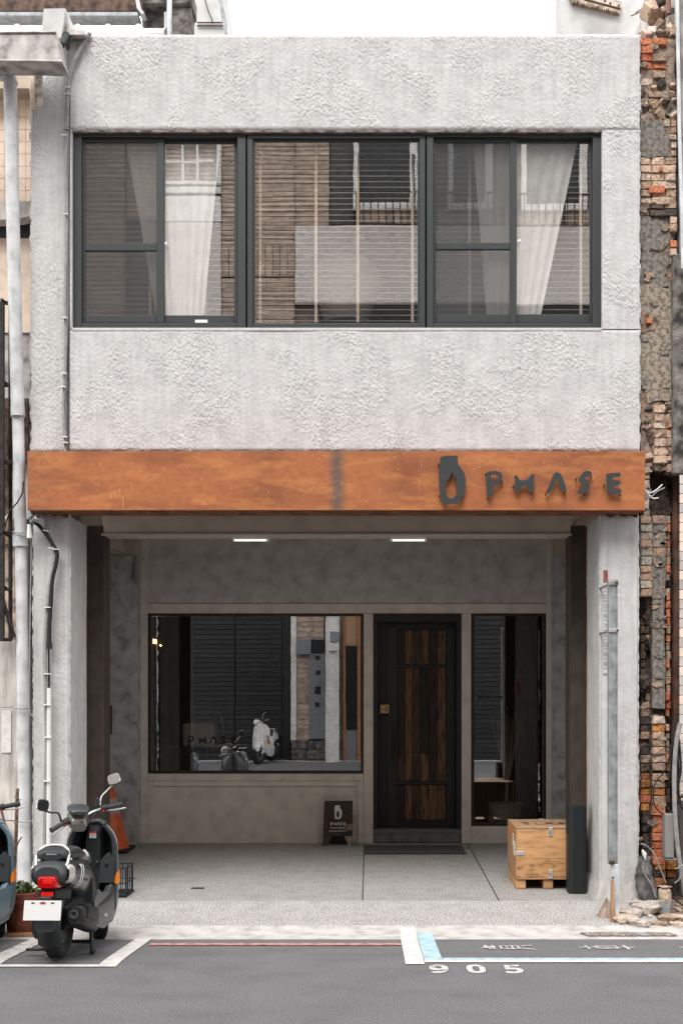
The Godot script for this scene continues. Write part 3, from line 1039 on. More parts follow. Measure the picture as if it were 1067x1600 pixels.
func make_upper_windows(o: Node3D) -> void:
	var D := 10.24
	var fr: Material = mats.window_metal
	# [bars x0 y0 x1 y1 setback], panes [x0 y0 x1 y1 setback, mesh?]
	var bays := [
		["upper_window", 248, [[115, 206.8, 384, 214, 0.0], [115, 214.2, 128, 511.6, 0.0], [371, 214.2, 384, 511.6, 0.0], [128.2, 504, 370.8, 511.6, 0.0],
			[128.2, 214.2, 256.5, 222, 0.03], [128.2, 222.2, 133, 503.8, 0.03], [245, 222.2, 256.5, 503.8, 0.03], [133.2, 380, 244.8, 391.5, 0.03], [133.2, 492.5, 244.8, 503.8, 0.03],
			[256.7, 214.2, 370.8, 223.5, 0.055], [366, 223.7, 370.8, 503.8, 0.055], [256.7, 492.5, 365.8, 503.8, 0.055]],
			[[132, 221, 246, 381, 0.05, true], [132, 391, 246, 493, 0.05, true], [255, 222, 367, 493.5, 0.07, false]]],
		["upper_window", 525, [[386.5, 206.8, 664, 216, 0.0], [386.5, 216.2, 395, 511.6, 0.0], [655.5, 216.2, 664, 511.6, 0.0], [395.2, 505, 655.3, 511.6, 0.0],
			[395.2, 216.2, 655.3, 220, 0.02], [395.2, 220.2, 398.5, 504.8, 0.02], [652.5, 220.2, 655.3, 504.8, 0.02]],
			[[398, 219, 653, 505.2, 0.04, false]]],
		["upper_window", 800, [[666.5, 206.8, 939, 214, 0.0], [666.5, 214.2, 677, 511.6, 0.0], [925.5, 214.2, 939, 511.6, 0.0], [677.2, 504, 925.3, 511.6, 0.0],
			[677.2, 214.2, 807, 222, 0.03], [677.2, 222.2, 681, 503.8, 0.03], [796, 222.2, 807, 503.8, 0.03], [681.2, 379, 795.8, 389.5, 0.03], [681.2, 491, 795.8, 503.8, 0.03],
			[807.2, 214.2, 925.3, 221, 0.055], [921, 221.2, 925.3, 503.8, 0.055], [807.2, 491, 920.8, 503.8, 0.055]],
			[[680, 221, 797, 380, 0.05, true], [680, 389, 797, 492, 0.05, true], [806, 220, 922, 492, 0.07, false]]],
	]
	var sd := 300
	for by in bays:
		var w := sub(o, by[0], P(by[1], 512, D))
		for q in by[2]:
			slab(w, "frame", q[0], q[1], q[2], q[3], D + q[4], 0.07 if q[4] == 0.0 else 0.03, fr, 0.003)
		for q in by[3]:
			sd += 7
			pane(w, q[0], q[1], q[2], q[3], D + q[4], sd, mats.glass, 0.0006)
			if q[5]:
				var a := P(q[0], q[3], D + q[4] - 0.012)
				var b := P(q[2], q[1], D + q[4] - 0.012)
				part(w, "insect_screen", MB.new().box(Vector3.ZERO, Vector3(b.x - a.x, b.y - a.y, 0.001)), mats.insect_mesh, (a + b) * 0.5)
		# screw heads and a sticker on the frame
	var lab := slab(o, "maker_sticker", 305, 499.5, 324.5, 506.0, D + 0.051, 0.003, mats.white_plastic, 0.0)
	lab.name = "sticker"
	part(o, "latch", MB.new().box(Vector3.ZERO, Vector3(0.028, 0.03, 0.02), 0.008), mats.white_plastic, P(811, 377, D + 0.03))
	part(o, "latch", MB.new().box(Vector3.ZERO, Vector3(0.022, 0.028, 0.02), 0.008), mats.white_plastic, P(259.5, 381, D + 0.03))


# ------------------------------------------------------------------ the hand-cut letters, traced as outlines (x right, y down, unit = letter height)
var glyphs := {
	"P": [[[293, 170], [310, 160], [345, 158], [370, 165], [380, 185], [376, 210], [360, 225], [338, 235], [329, 250], [326, 285], [312, 294], [300, 288], [296, 260], [294, 210]], [[319, 180], [342, 175], [358, 187], [352, 203], [336, 212], [320, 210]]],
	"H": [[[440, 188], [450, 177], [458, 190], [468, 205], [490, 207], [512, 200], [525, 180], [540, 170], [545, 190], [540, 215], [545, 245], [541, 268], [528, 270], [515, 250], [500, 235], [480, 238], [468, 256], [455, 268], [442, 258], [439, 240], [445, 215]], []],
	"A": [[[605, 265], [620, 235], [635, 195], [645, 172], [660, 163], [678, 170], [692, 195], [705, 230], [712, 258], [702, 268], [688, 260], [678, 240], [668, 212], [660, 200], [650, 216], [640, 246], [625, 270], [612, 274]], []],
	"S": [[[775, 200], [785, 178], [800, 162], [822, 156], [840, 164], [841, 184], [825, 190], [812, 188], [806, 197], [815, 210], [830, 225], [831, 245], [818, 262], [800, 275], [783, 278], [769, 271], [772, 258], [788, 252], [798, 240], [790, 226], [778, 216]], []],
	"E": [[[915, 178], [925, 170], [960, 168], [986, 166], [993, 178], [985, 189], [952, 192], [948, 205], [984, 208], [991, 221], [980, 233], [952, 235], [950, 250], [988, 250], [996, 262], [986, 278], [940, 278], [924, 272], [920, 250], [918, 215]], []],
	"logo": [[[58, 86], [80, 79], [110, 78], [147, 80], [148, 122], [164, 144], [182, 168], [189, 200], [186, 245], [178, 285], [160, 315], [140, 327], [108, 329], [76, 328], [62, 315], [58, 280], [51, 230], [50, 180], [52, 130]], [[121, 160], [125, 186], [121, 206], [136, 178], [139, 202], [135, 238], [138, 258], [149, 234], [147, 262], [140, 284], [124, 298], [105, 300], [91, 290], [84, 260], [83, 230], [90, 208], [101, 196], [112, 178]]],
}


func glyph(mb: MB, key: String, at: Vector3, high: float, deep: float, bs := Basis.IDENTITY) -> void:    # «at» is the glyph's lower left corner
	var k: float = high / (251.0 if key == "logo" else 120.0)
	var ox := 1e9
	for q in glyphs[key][0]:
		ox = minf(ox, q[0])
	var base := 329.0 if key == "logo" else 280.0
	var f := func(q): return Vector2((q[0] - ox) * k, (base - q[1]) * k)
	mb.prism(glyphs[key][0].map(f), 0.0, deep, Transform3D(bs, at), glyphs[key][1].map(f))


func make_fascia_sign() -> void:
	var D := 9.95
	var a := P(43.5, 797, D)
	var b := P(1007, 705, D)
	var o := thing("fascia_sign", "long rusted steel fascia beam with cut-out PHASE lettering above the arcade", "sign", Vector3((a.x + b.x) * 0.5, a.y, -D))
	var face := MB.new()
	face.uvquad(Vector3(a.x, b.y, -D), Vector3(b.x, b.y, -D), Vector3(b.x, a.y, -D), Vector3(a.x, a.y, -D), Vector3(0, 0, 1))
	face.mesh()
	part(o, "face_plate", face, mats.corten)
	var mb := MB.new()
	var t := 0.32
	mb.box(Vector3((a.x + b.x) * 0.5, (a.y + b.y) * 0.5, -D - 0.004 - t * 0.5), Vector3(b.x - a.x, b.y - a.y, t), 0.003)
	part(o, "beam_body", mb, mats.corten_plain)
	# letters stand off the plate on little black pins
	var zz := D - 0.045
	var pins := {"P": [[294, 172], [377, 212], [304, 296]], "H": [[436, 235], [533, 270], [452, 186]], "A": [[606, 274], [704, 269]], "S": [[764, 196], [841, 188], [808, 276]], "E": [[908, 231], [990, 280]], "logo": [[48, 124], [52, 285], [174, 294]]}
	for key in ["logo", "P", "H", "A", "S", "E"]:
		var gl := MB.new()
		var f := func(q): var p := P(670.0 + q[0] / 3.334, 690.0 + q[1] / 3.334, D); return Vector2(p.x, p.y)
		gl.prism(glyphs[key][0].map(f), -zz - 0.008, -zz, Transform3D.IDENTITY, glyphs[key][1].map(f))
		var m := part(o, "logo" if key == "logo" else "letter", gl, mats.dark_letters)
		for q in pins[key]:
			var p := P(670.0 + q[0] / 3.334, 690.0 + q[1] / 3.334, D)
			part(m, "pin", MB.new().tube([Vector3(0, 0, 0), Vector3(0, 0, 0.05)], 0.0055, 8), mats.black_plastic, p)


# ------------------------------------------------------------------ the ruined brick wall next door
var brick_shapes := []
var brick_mats := {}

func rough_block(sd: int, jitter: float, bev: float) -> ArrayMesh:      # a unit block, knocked about
	var r := RandomNumberGenerator.new()
	r.seed = sd
	var mb := MB.new().box(Vector3.ZERO, Vector3.ONE, bev)
	var moved := {}
	for i in mb.v.size():
		var k := (mb.v[i] * 1000.0).round()
		if not moved.has(k):
			moved[k] = Vector3(r.randf_range(-1, 1), r.randf_range(-1, 1), r.randf_range(-1, 1)) * jitter
		mb.v[i] += moved[k]
	for i in range(0, mb.idx.size(), 3):
		var a := mb.v[mb.idx[i]]
		var b := mb.v[mb.idx[i + 1]]
		var c := mb.v[mb.idx[i + 2]]
		var nn := (c - a).cross(b - a).normalized()
		for q in 3:
			mb.n[mb.idx[i + q]] = nn
	return mb.mesh()


func make_brick_wall() -> void:
	for i in 7:
		brick_shapes.append(rough_block(500 + i, 0.055, 0.1))
	var tones := {
		"orange": [Color(0.79, 0.49, 0.35), Color(0.73, 0.42, 0.30), Color(0.82, 0.53, 0.34)],
		"cream": [Color(0.80, 0.72, 0.65), Color(0.76, 0.67, 0.60), Color(0.80, 0.69, 0.60)],
		"tan": [Color(0.67, 0.57, 0.49), Color(0.61, 0.51, 0.44), Color(0.71, 0.59, 0.50)],
		"dark": [Color(0.36, 0.31, 0.28), Color(0.42, 0.35, 0.30), Color(0.30, 0.27, 0.25)],
		"ochre": [Color(0.80, 0.55, 0.31), Color(0.70, 0.46, 0.27), Color(0.62, 0.40, 0.25)],
		"white": [Color(0.76, 0.72, 0.68), Color(0.70, 0.66, 0.61), Color(0.66, 0.60, 0.54)],
	}
	for k in tones:
		brick_mats[k] = []
		for i in 3:
			var m := M("brick_%s_%d" % [k, i], tones[k][i], 0.93)
			grain(m, ntex(0.022, 6, [[0.12, gray(0.48)], [0.3, gray(0.8)], [0.5, gray(0.93)], [0.75, Color.WHITE]], 120 + i), 2.2, htex(0.05, 5, 121), 0.5)
			brick_mats[k].append(m)
	var D := 10.30
	var o := thing("ruined_brick_wall", "crumbling old brick party wall with grey plaster patches beside the rendered front", "brick wall", Vector3(2.43, 0.05, -10.4))
	var mortar := mottled("old_mortar", Color(0.62, 0.55, 0.49), 0.35, 0.95, 1.6, 0.8, 130)
	# rubble core: proud above, hollow below the fascia where the wall has been cut back
	var core := MB.new()
	var a := P(999, 735, D + 0.05)
	var b := P(1053, 62, D + 0.05)
	stucco(core, a.x, b.x, a.y, b.y, -D - 0.012, 0.02, 1.2, [0.0, 0.03, 0.02, 0.05])
	core.box(Vector3((a.x + b.x) * 0.5, (a.y + b.y) * 0.5, -D - 0.25), Vector3(b.x - a.x - 0.03, b.y - a.y - 0.04, 0.36))
	part(o, "mortar_core", core, mortar)
	core = MB.new()
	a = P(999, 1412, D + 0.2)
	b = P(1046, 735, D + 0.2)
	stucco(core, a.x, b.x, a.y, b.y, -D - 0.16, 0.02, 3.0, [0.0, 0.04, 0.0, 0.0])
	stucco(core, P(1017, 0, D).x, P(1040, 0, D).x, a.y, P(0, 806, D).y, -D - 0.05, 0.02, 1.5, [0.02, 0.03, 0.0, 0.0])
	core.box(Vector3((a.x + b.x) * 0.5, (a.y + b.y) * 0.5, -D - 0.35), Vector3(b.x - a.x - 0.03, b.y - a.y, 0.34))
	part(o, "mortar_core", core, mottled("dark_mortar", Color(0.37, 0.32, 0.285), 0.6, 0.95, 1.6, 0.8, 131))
	core = MB.new()
	core.box(Vector3(2.56, 2.2, -10.9), Vector3(0.28, 5.2, 0.1))
	part(o, "back_wall", core, mats.old_concrete)

	# rows of bricks: [y0, y1, course height, [[x0, x1, tones..., set back], ...]]
	var rows := [
		[60, 131, 12.6, [[1000, 1018.5, ["cream", "orange", "orange"], 0.0], [1019.5, 1040, ["cream", "orange", "tan"], -0.01], [1041, 1055, ["dark", "tan"], 0.05]]],
		[131, 186, 11.5, [[1000, 1011, ["tan", "dark", "cream"], 0.03], [1012, 1028, ["tan", "tan", "cream"], 0.015], [1029, 1042, ["dark", "tan"], 0.03], [1042, 1055, ["dark", "orange", "tan"], 0.02]]],
		[186, 246, 12.0, [[1036, 1046, ["tan", "cream"], 0.02], [1047, 1056, ["tan", "cream"], 0.01]]],
		[246, 316, 12.4, [[1000, 1016, ["cream", "cream", "tan"], 0.0], [1016.8, 1038, ["cream", "cream", "cream"], 0.0], [1038.8, 1056, ["cream", "cream", "tan"], 0.0]]],
		[316, 338, 11, [[1000, 1014, ["dark", "tan"], 0.0], [1015, 1036, ["dark"], 0.0], [1037, 1056, ["tan", "dark"], 0.0]]],
		[338, 470, 13.2, [[1046, 1057, ["orange", "cream", "tan"], 0.0]]],
		[470, 632, 14, [[1049, 1057, ["tan", "dark", "orange"], 0.03]]],
		[632, 734, 13.2, [[1001, 1019, ["tan", "dark"], 0.03], [1019.8, 1040, ["tan", "cream", "tan"], 0.0], [1040.8, 1056, ["tan", "cream", "orange"], 0.0]]],
		[735, 806, 15, [[1004, 1014, ["white", "tan"], 0.02]]],
		[806, 926, 13.0, [[1000, 1017, ["white", "white", "tan"], 0.0], [1018.5, 1038.5, ["tan", "tan", "white"], 0.03], [1039.5, 1046, ["orange", "tan"], 0.06]]],
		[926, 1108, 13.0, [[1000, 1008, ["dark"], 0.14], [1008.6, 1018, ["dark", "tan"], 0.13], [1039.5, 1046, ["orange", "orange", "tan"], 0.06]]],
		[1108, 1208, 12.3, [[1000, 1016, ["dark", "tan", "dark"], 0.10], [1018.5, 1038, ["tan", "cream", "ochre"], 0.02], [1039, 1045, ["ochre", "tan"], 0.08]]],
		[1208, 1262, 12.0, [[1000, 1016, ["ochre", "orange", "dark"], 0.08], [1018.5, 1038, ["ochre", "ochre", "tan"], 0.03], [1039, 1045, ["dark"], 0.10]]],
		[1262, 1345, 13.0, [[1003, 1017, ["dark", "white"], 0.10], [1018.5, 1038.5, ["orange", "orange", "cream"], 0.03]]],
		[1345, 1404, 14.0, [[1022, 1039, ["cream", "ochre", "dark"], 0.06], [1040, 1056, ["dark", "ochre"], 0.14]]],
	]
	var r := RandomNumberGenerator.new()
	r.seed = 4711
	for z in rows:
		var y: float = z[0]
		var row := 0
		while y < z[1] - 4.0:
			var hh: float = z[2] * r.randf_range(0.92, 1.06)
			for c in z[3]:
				if r.randf() < 0.05:
					continue
				var right: float = c[1]
				if z[3].size() > 1 and c == z[3][1] and z[3].size() > 2 and row % 2 == 1 and z[1] < 740 and r.randf() < 0.6:
					right = z[3][2][0] + (z[3][2][1] - z[3][2][0]) * r.randf_range(0.3, 0.55)
				var tone: String = c[2][r.randi() % c[2].size()]
				var d: float = D + c[3] + r.randf_range(-0.014, 0.016)
				var p0 := P(c[0] + r.randf_range(-0.4, 0.4), y + hh - 0.3 + r.randf_range(-0.5, 0.5), d)
				var p1 := P(right + r.randf_range(-0.6, 0.9), y + r.randf_range(-0.5, 0.5), d)
				part(o, "brick", brick_shapes[r.randi() % brick_shapes.size()], brick_mats[tone][r.randi() % 3], (p0 + p1) * 0.5 + Vector3(0, 0, -0.05), Basis(Vector3(0, 0, 1), r.randf_range(-0.04, 0.04)) * Basis.from_scale(Vector3(p1.x - p0.x, p1.y - p0.y, 0.13)))
			y += hh
			row += 1
	# single odd bricks, bright where they were broken fresh
	for q in [[1012, 290, 1038, 303, "orange", -0.012], [1029, 262, 1035, 269, "orange", -0.01], [1008, 498, 1018, 506, "orange", -0.02]]:
		var p0 := P(q[0], q[3], D + q[5])
		var p1 := P(q[2], q[1], D + q[5])
		part(o, "brick", brick_shapes[2], brick_mats[q[4]][0], (p0 + p1) * 0.5 + Vector3(0, 0, -0.03), Basis.from_scale(Vector3(p1.x - p0.x, p1.y - p0.y, 0.1)))
	# what is left of the old plaster
	var plaster := mottled("grey_plaster", Color(0.55, 0.525, 0.495), 0.35, 0.95, 3.2, 0.5, 132)
	var pale := mottled("pale_plaster", Color(0.66, 0.61, 0.55), 0.35, 0.95, 3.2, 0.5, 133)
	var patches := [
		[[[1000, 184], [1018, 188], [1036, 192], [1037, 205], [1046, 218], [1047, 245], [1030, 243], [1016, 247], [1000, 244]], plaster, -0.005],
		[[[1000, 336], [1024, 340], [1034, 346], [1047, 350], [1048, 366], [1042, 384], [1030, 392], [1018, 388], [1008, 396], [1000, 386]], plaster, -0.004],
		[[[1000, 396], [1012, 392], [1022, 398], [1040, 396], [1046, 410], [1038, 430], [1044, 446], [1026, 452], [1000, 446]], plaster, -0.008],
		[[[1000, 446], [1022, 444], [1046, 452], [1050, 480], [1049, 530], [1051, 580], [1050, 628], [1030, 626], [1012, 630], [1006, 606], [1000, 596]], pale, -0.012],
		[[[1000, 488], [1012, 486], [1026, 496], [1028, 506], [1018, 516], [1000, 520]], mottled("tan_patch", Color(0.62, 0.53, 0.45), 0.4, 0.95, 2.0, 0.4, 134), -0.02],
		[[[1000, 600], [1007, 612], [1012, 630], [1034, 628], [1040, 640], [1024, 650], [1010, 660], [1000, 658]], brick_mats.tan[1], -0.002],
		[[[1016, 634], [1034, 640], [1040, 655], [1040, 690], [1041, 735], [1022, 735], [1018, 700], [1010, 680]], mats.tan_patch, 0.0],
		[[[1018, 806], [1040, 806], [1040, 850], [1038, 924], [1037, 1000], [1039, 1060], [1038, 1108], [1018, 1106], [1019, 1000], [1018, 924]], plaster, 0.015],
		[[[1020, 738], [1053, 732], [1058, 745], [1050, 800], [1040, 806], [1024, 800]], mottled("dark_concrete", Color(0.34, 0.325, 0.31), 0.55, 0.95, 1.4, 0.5, 135), 0.22],  # darker grey concrete set back in the hollow
		[[[1000, 806], [1012, 803], [1018, 818], [1018, 926], [1000, 924]], mottled("chalky", Color(0.68, 0.62, 0.56), 0.45, 0.95, 2.0, 0.8, 136), 0.012],
	]
	for q in patches:
		var lst: Array = q[0]
		var fine := []
		for i in lst.size():         # break the edges up
			var p = lst[i]
			var n = lst[(i + 1) % lst.size()]
			for s in 4:
				var u := s / 4.0
				fine.append([lerpf(p[0], n[0], u) + (r.randf_range(-1.3, 1.3) if s > 0 and absf(p[0] - n[0]) + absf(p[1] - n[1]) > 8 else 0.0), lerpf(p[1], n[1], u) + (r.randf_range(-1.3, 1.3) if s > 0 else 0.0)])
		var d: float = D + q[2]
		var mb := MB.new()
		mb.prism(fine.map(func(w): var p := P(w[0], w[1], d); return Vector2(p.x, p.y)), -d - 0.07, -d)
		part(o, "plaster_patch", mb, q[1])
	# mortar smeared over the joints
	for i in 46:
		var cy := r.randf_range(70, 735) if i < 24 else r.randf_range(810, 1340)
		var cx := r.randf_range(1003, 1052) if i < 24 else r.randf_range(1020, 1038)
		var rad := r.randf_range(3.0, 8.0)
		var dd: float = D + (-0.02 if i < 24 else 0.005)
		var blob := []
		for k in 11:
			var an := TAU * k / 11.0
			var rr := rad * r.randf_range(0.55, 1.15)
			var q := P(clampf(cx + cos(an) * rr * 1.3, 999.5, 1056), cy + sin(an) * rr * 0.8, dd)
			blob.append(Vector2(q.x, q.y))
		part(o, "mortar_smear", MB.new().prism(blob, -dd - 0.03, -dd), [mortar, pale, plaster, brick_mats.tan[0]][r.randi() % 4])
	# stones packed into the hollow
	for i in 34:
		var y := r.randf_range(812, 1400)
		var x := r.randf_range(1001, 1017)
		var s := r.randf_range(0.03, 0.07)
		part(o, "stone", brick_shapes[r.randi() % 7], brick_mats[["dark", "tan", "dark", "white"][r.randi() % 4]][r.randi() % 3], P(x, y, D + 0.12), Basis.from_euler(Vector3(r.randf(), r.randf(), r.randf()) * 1.2) * Basis.from_scale(Vector3(s * 1.3, s, s)))
	for i in 26:
		var y := r.randf_range(130, 186) if i < 14 else r.randf_range(632, 735)
		var x := r.randf_range(1001, 1052)
		var s := r.randf_range(0.03, 0.06)
		part(o, "stone", brick_shapes[r.randi() % 7], brick_mats[["tan", "tan", "dark", "cream"][r.randi() % 4]][r.randi() % 3], P(x, y, D + 0.01), Basis.from_euler(Vector3(r.randf(), r.randf(), r.randf()) * 1.2) * Basis.from_scale(Vector3(s * 1.3, s, s)))
	# broken crown
	for i in 16:
		var s := r.randf_range(0.05, 0.10)
		part(o, "stone", brick_shapes[r.randi() % 7], brick_mats[["cream", "tan", "dark", "white"][r.randi() % 4]][r.randi() % 3], P(r.randf_range(1004, 1052), r.randf_range(50, 66), D + r.randf_range(0.02, 0.12)), Basis.from_euler(Vector3(r.randf(), r.randf(), r.randf()) * 1.5) * Basis.from_scale(Vector3(s * 1.3, s, s)))


# ------------------------------------------------------------------ the houses on both sides
func make_neighbours() -> void:
	# on the right: a pale tiled front of which only the edge shows
	var o := thing("tiled_house", "pale tiled house front at the far side of the brick wall", "building", Vector3(4.9, 0.1, -10.3))
	part(o, "wall", bx(Vector3(4.6, 8.4, 6.0)), mats.dirty_white_wall, Vector3(4.975, 4.25, -13.25))
	var r := RandomNumberGenerator.new()
	r.seed = 91
	var y := 742.0
	while y < 1240.0:
		var x := 1061.5
		while x < 1170.0:
			slab(o, "tile", x, y, x + 23.2, y + 14.2, 10.22, 0.03, mats.cream_tile if r.randf() < 0.4 else mats.dirty_white_wall, 0.003)
			x += 24.0
		y += 15.0
	slab(o, "edge_pier", 1050, 396, 1085, 741, 10.24, 0.2, mats.old_concrete, 0.01)
	slab(o, "edge_pier", 1062, -20, 1085, 395, 10.26, 0.2, mottled("grey_sheet", Color(0.62, 0.61, 0.60), 0.3, 0.7, 0.7, 0.0, 93), 0.01)
	single("rain_pipe", "thin white pipe running down beside the top of the brick wall", "pipe", MB.new().tube([P(1057, -30, 10.2), P(1058.5, 80, 10.2), P(1060.5, 200, 10.2), P(1063.5, 300, 10.2), P(1066, 420, 10.2)], 0.016, 10), mats.pvc_pipe)
	single("soil_pipe", "wide rust brown pipe rising behind the cable bundle", "pipe", MB.new().tube([P(1055, 742, 10.5), P(1056, 950, 10.5), P(1054, 1160, 10.5)], 0.042, 14), mottled("brown_pipe", Color(0.50, 0.37, 0.31), 0.35, 0.7, 0.9, 0.0, 94))

	# on the left
	o = thing("cream_house", "old cream tiled house with a metal gutter beside the rendered front", "building", Vector3(-4.5, 0.1, -10.6))
	part(o, "wall", bx(Vector3(4.2, 7.2, 6.0)), mats.dirty_white_wall, Vector3(-5.1, 3.65, -14.0))
	# tiled loggia wall above
	slab(o, "tile_bed", -420, 139, 49.5, 330, 10.74, 0.1, mottled("grout", Color(0.80, 0.72, 0.65), 0.1, 0.9, 0.8, 0.0, 95))
	y = 146.0
	while y < 326.0:
		var x := -102.0
		while x < 48.0:
			slab(o, "tile", x, y, minf(x + 10.6, 49.0), y + 18.6, 10.735, 0.02, mats.cream_tile, 0.002)
			x += 11.0
		y += 19.0
	slab(o, "loggia_soffit", -420, 112, 51, 138.5, 10.55, 0.3, mats.ceiling_paint)
	slab(o, "lintel_board", -10, 102.5, 54, 114, 10.32, 0.05, mats.cream_tile, 0.004)
	slab(o, "peeling_board", 54.5, 109, 66, 166, 10.14, 0.03, mottled("peeling_paint", Color(0.88, 0.83, 0.79), 0.25, 0.85, 2.0, 0.1, 96), 0.003)
	slab(o, "jamb", 47.5, 115, 54, 170, 10.2, 0.4, mats.cream_tile, 0.004)
	# a sagging canopy hem and a black sheet standing in for the shade under it
	var hem := [[-420, 318], [50, 314], [50, 337], [30, 341], [5, 343], [-20, 344], [-420, 345]]
	part(o, "canopy_hem", MB.new().prism(hem.map(func(q): var p := P(q[0], q[1], 10.45); return Vector2(p.x, p.y)), -10.6, -10.45), mats.dirty_white_wall)
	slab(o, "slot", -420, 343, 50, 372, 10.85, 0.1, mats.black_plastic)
	slab(o, "panel", -420, 372, 50, 520, 10.62, 0.12, mats.cream_tile, 0.004)
	slab(o, "sheet", -420, 521, 49, 660, 10.64, 0.12, mats.zinc_sheet, 0.004)
	slab(o, "rusty_plate", 8, 622, 45, 722, 10.58, 0.02, mats.rusty_metal, 0.003)
	slab(o, "panel", -420, 661, 49, 812, 10.66, 0.12, mats.dirty_white_wall, 0.004)
	slab(o, "ledge", -420, 812, 44, 852, 10.55, 0.2, mottled("ochre_ledge", Color(0.62, 0.52, 0.42), 0.45, 0.9, 1.2, 0.2, 97), 0.01)
	slab(o, "panel", -420, 852.5, 43, 1000, 10.6, 0.12, mottled("stained_wall", Color(0.78, 0.71, 0.64), 0.45, 0.9, 0.9, 0.2, 98), 0.004)
	slab(o, "panel", -420, 1000.5, 45, 1106, 10.58, 0.14, mats.dirty_white_wall, 0.004)
	slab(o, "panel", -420, 1106.5, 45, 1282, 10.575, 0.14, mats.dirty_white_wall, 0.004)
	slab(o, "panel", -420, 1282.5, 46, 1410, 10.58, 0.14, mats.dirty_white_wall, 0.004)
	slab(o, "gap_shade_sheet", 40, 700, 62, 1410, 10.72, 0.1, mats.black_plastic)  # black sheet that paints the shade of the narrow recess
	var gap := MB.new()
	var g0 := P(47, 1330, 10.4)
	var g1 := P(57, 812, 10.4)
	stucco(gap, g0.x, g1.x, g0.y, g1.y, -10.42, 0.02, 2.0, [0.03, 0.02, 0, 0])
	part(o, "broken_edge", gap, mats.dark_mortar)
	# posters pasted low on the wall
	var paper := mottled("paper", Color(0.88, 0.87, 0.85), 0.1, 0.8, 2.0, 0.0, 99)
	slab(o, "poster", 26.5, 1121, 41, 1174, 10.3, 0.003, paper, 0.0)
	slab(o, "poster", 3, 1110, 18, 1176, 10.565, 0.004, paper, 0.0)
	slab(o, "sticker", 32, 1176, 41, 1185, 10.3, 0.003, M("sky_sticker", Color(0.60, 0.80, 0.86), 0.6), 0.0)
	var cat := [[30, 1201], [32, 1197], [35, 1197.5], [38, 1196], [41, 1198], [40.5, 1200], [38, 1200.5], [37.5, 1203.5], [35, 1201.5], [33, 1203.5], [32, 1202]]
	part(o, "torn_sticker", MB.new().prism(cat.map(func(q): var p := P(q[0], q[1], 10.3); return Vector2(p.x, p.y)), -10.303, -10.3), mats.decal_black)

	# gutter box over the corner and its downpipe
	var gb := thing("roof_gutter", "dented zinc box gutter ending over the corner of the rendered front", "gutter", P(45, 97, 9.85))
	var go := [[-120, 52], [88, 50.5], [92, 76], [97, 95.5], [60, 94], [-120, 93]]
	part(gb, "trough", MB.new().prism(go.map(func(q): var p := P(q[0], q[1], 9.8); return Vector2(p.x, p.y)), -10.05, -9.8), mats.zinc_sheet)
	part(gb, "rolled_hem", MB.new().tube([P(-120, 94.5, 9.795), P(60, 95.3, 9.795), P(97, 96.5, 9.795)], 0.011, 8), mats.zinc_sheet)
	part(gb, "rolled_hem", MB.new().tube([P(-120, 51.5, 9.795), P(88, 50.2, 9.795)], 0.008, 8), mats.zinc_sheet)
	part(gb, "end_flange", MB.new().tube([P(88.5, 50, 9.797), P(92, 76, 9.797), P(97.5, 97, 9.797)], 0.007, 8), mats.zinc_sheet)
	var dp := thing("downpipe", "tall white drainpipe with an elbow below the zinc gutter", "pipe", P(38, 1390, 10.2))
	part(dp, "elbow", MB.new().tube([P(-12, 118, 10.1), P(6, 118, 10.1), P(14, 119.5, 10.1), P(18.5, 124, 10.1), P(20, 132, 10.1)], 0.047, 14), mats.pvc_pipe)
	part(dp, "upper_run", MB.new().tube([P(16.5, 128, 10.1), P(20, 300, 10.12), P(24, 480, 10.14), P(28.5, 650, 10.18)], 0.055, 16), mats.pvc_pipe)
	part(dp, "lower_run", MB.new().tube([P(28.5, 640, 10.2), P(31, 760, 10.2), P(33, 845, 10.2), P(35.5, 1000, 10.2), P(37.5, 1200, 10.2), P(38.5, 1400, 10.2)], 0.049, 16), mats.pvc_pipe)
	part(dp, "socket", MB.new().tube([P(32.2, 836, 10.2), P(32.9, 854, 10.2)], 0.064, 16), mats.pvc_pipe)
	part(dp, "socket", MB.new().tube([P(28.2, 636, 10.2), P(28.7, 652, 10.2)], 0.059, 16), mats.pvc_pipe)
	for q in [[34.8, 1106], [38, 1283], [32.6, 831]]:
		part(dp, "clamp", MB.new().tube([P(q[0] - 12, q[1], 10.13), P(q[0], q[1] + 1.5, 10.12), P(q[0] + 12, q[1], 10.15)], 0.007, 6), mats.galvanised)
	part(dp, "drop_socket", MB.new().tube([P(0, 96, 9.95), P(0, 112, 9.97)], 0.05, 14), mats.zinc_sheet)
	var dp2 := thing("conduit_pipe", "slim grey conduit standing just beside the white drainpipe", "pipe", P(49, 1390, 10.3))
	part(dp2, "run", MB.new().tube([P(43.5, 830, 10.34), P(45.5, 1000, 10.34), P(48, 1200, 10.34), P(49.5, 1395, 10.34)], 0.013, 10), mats.galvanised)

	# iron balcony frame of the left house
	var ir := thing("iron_balcony_frame", "rusty black iron frame fixed to the cream house wall", "balcony frame", P(5, 1000, 10.15))
	var im := mottled("old_iron", Color(0.21, 0.19, 0.185), 0.4, 0.75, 1.2, 0.0, 100, 0.3)
	slab(ir, "post", 0, 472, 6.5, 1000, 10.1, 0.035, im, 0.003)
	slab(ir, "post", 13.5, 474, 18.5, 1000, 10.3, 0.035, im, 0.003)
	for y2 in [470, 599, 720, 830, 918, 997]:
		slab(ir, "rail", -60, y2, 18, y2 + 5, 10.16, 0.03, im, 0.003)
	for y2 in [474, 600, 722, 836, 920]:
		part(ir, "side_bar", MB.new().tube([P(3, y2 - 6, 10.1), P(16, y2 + 3, 10.3)], 0.012, 6), im)
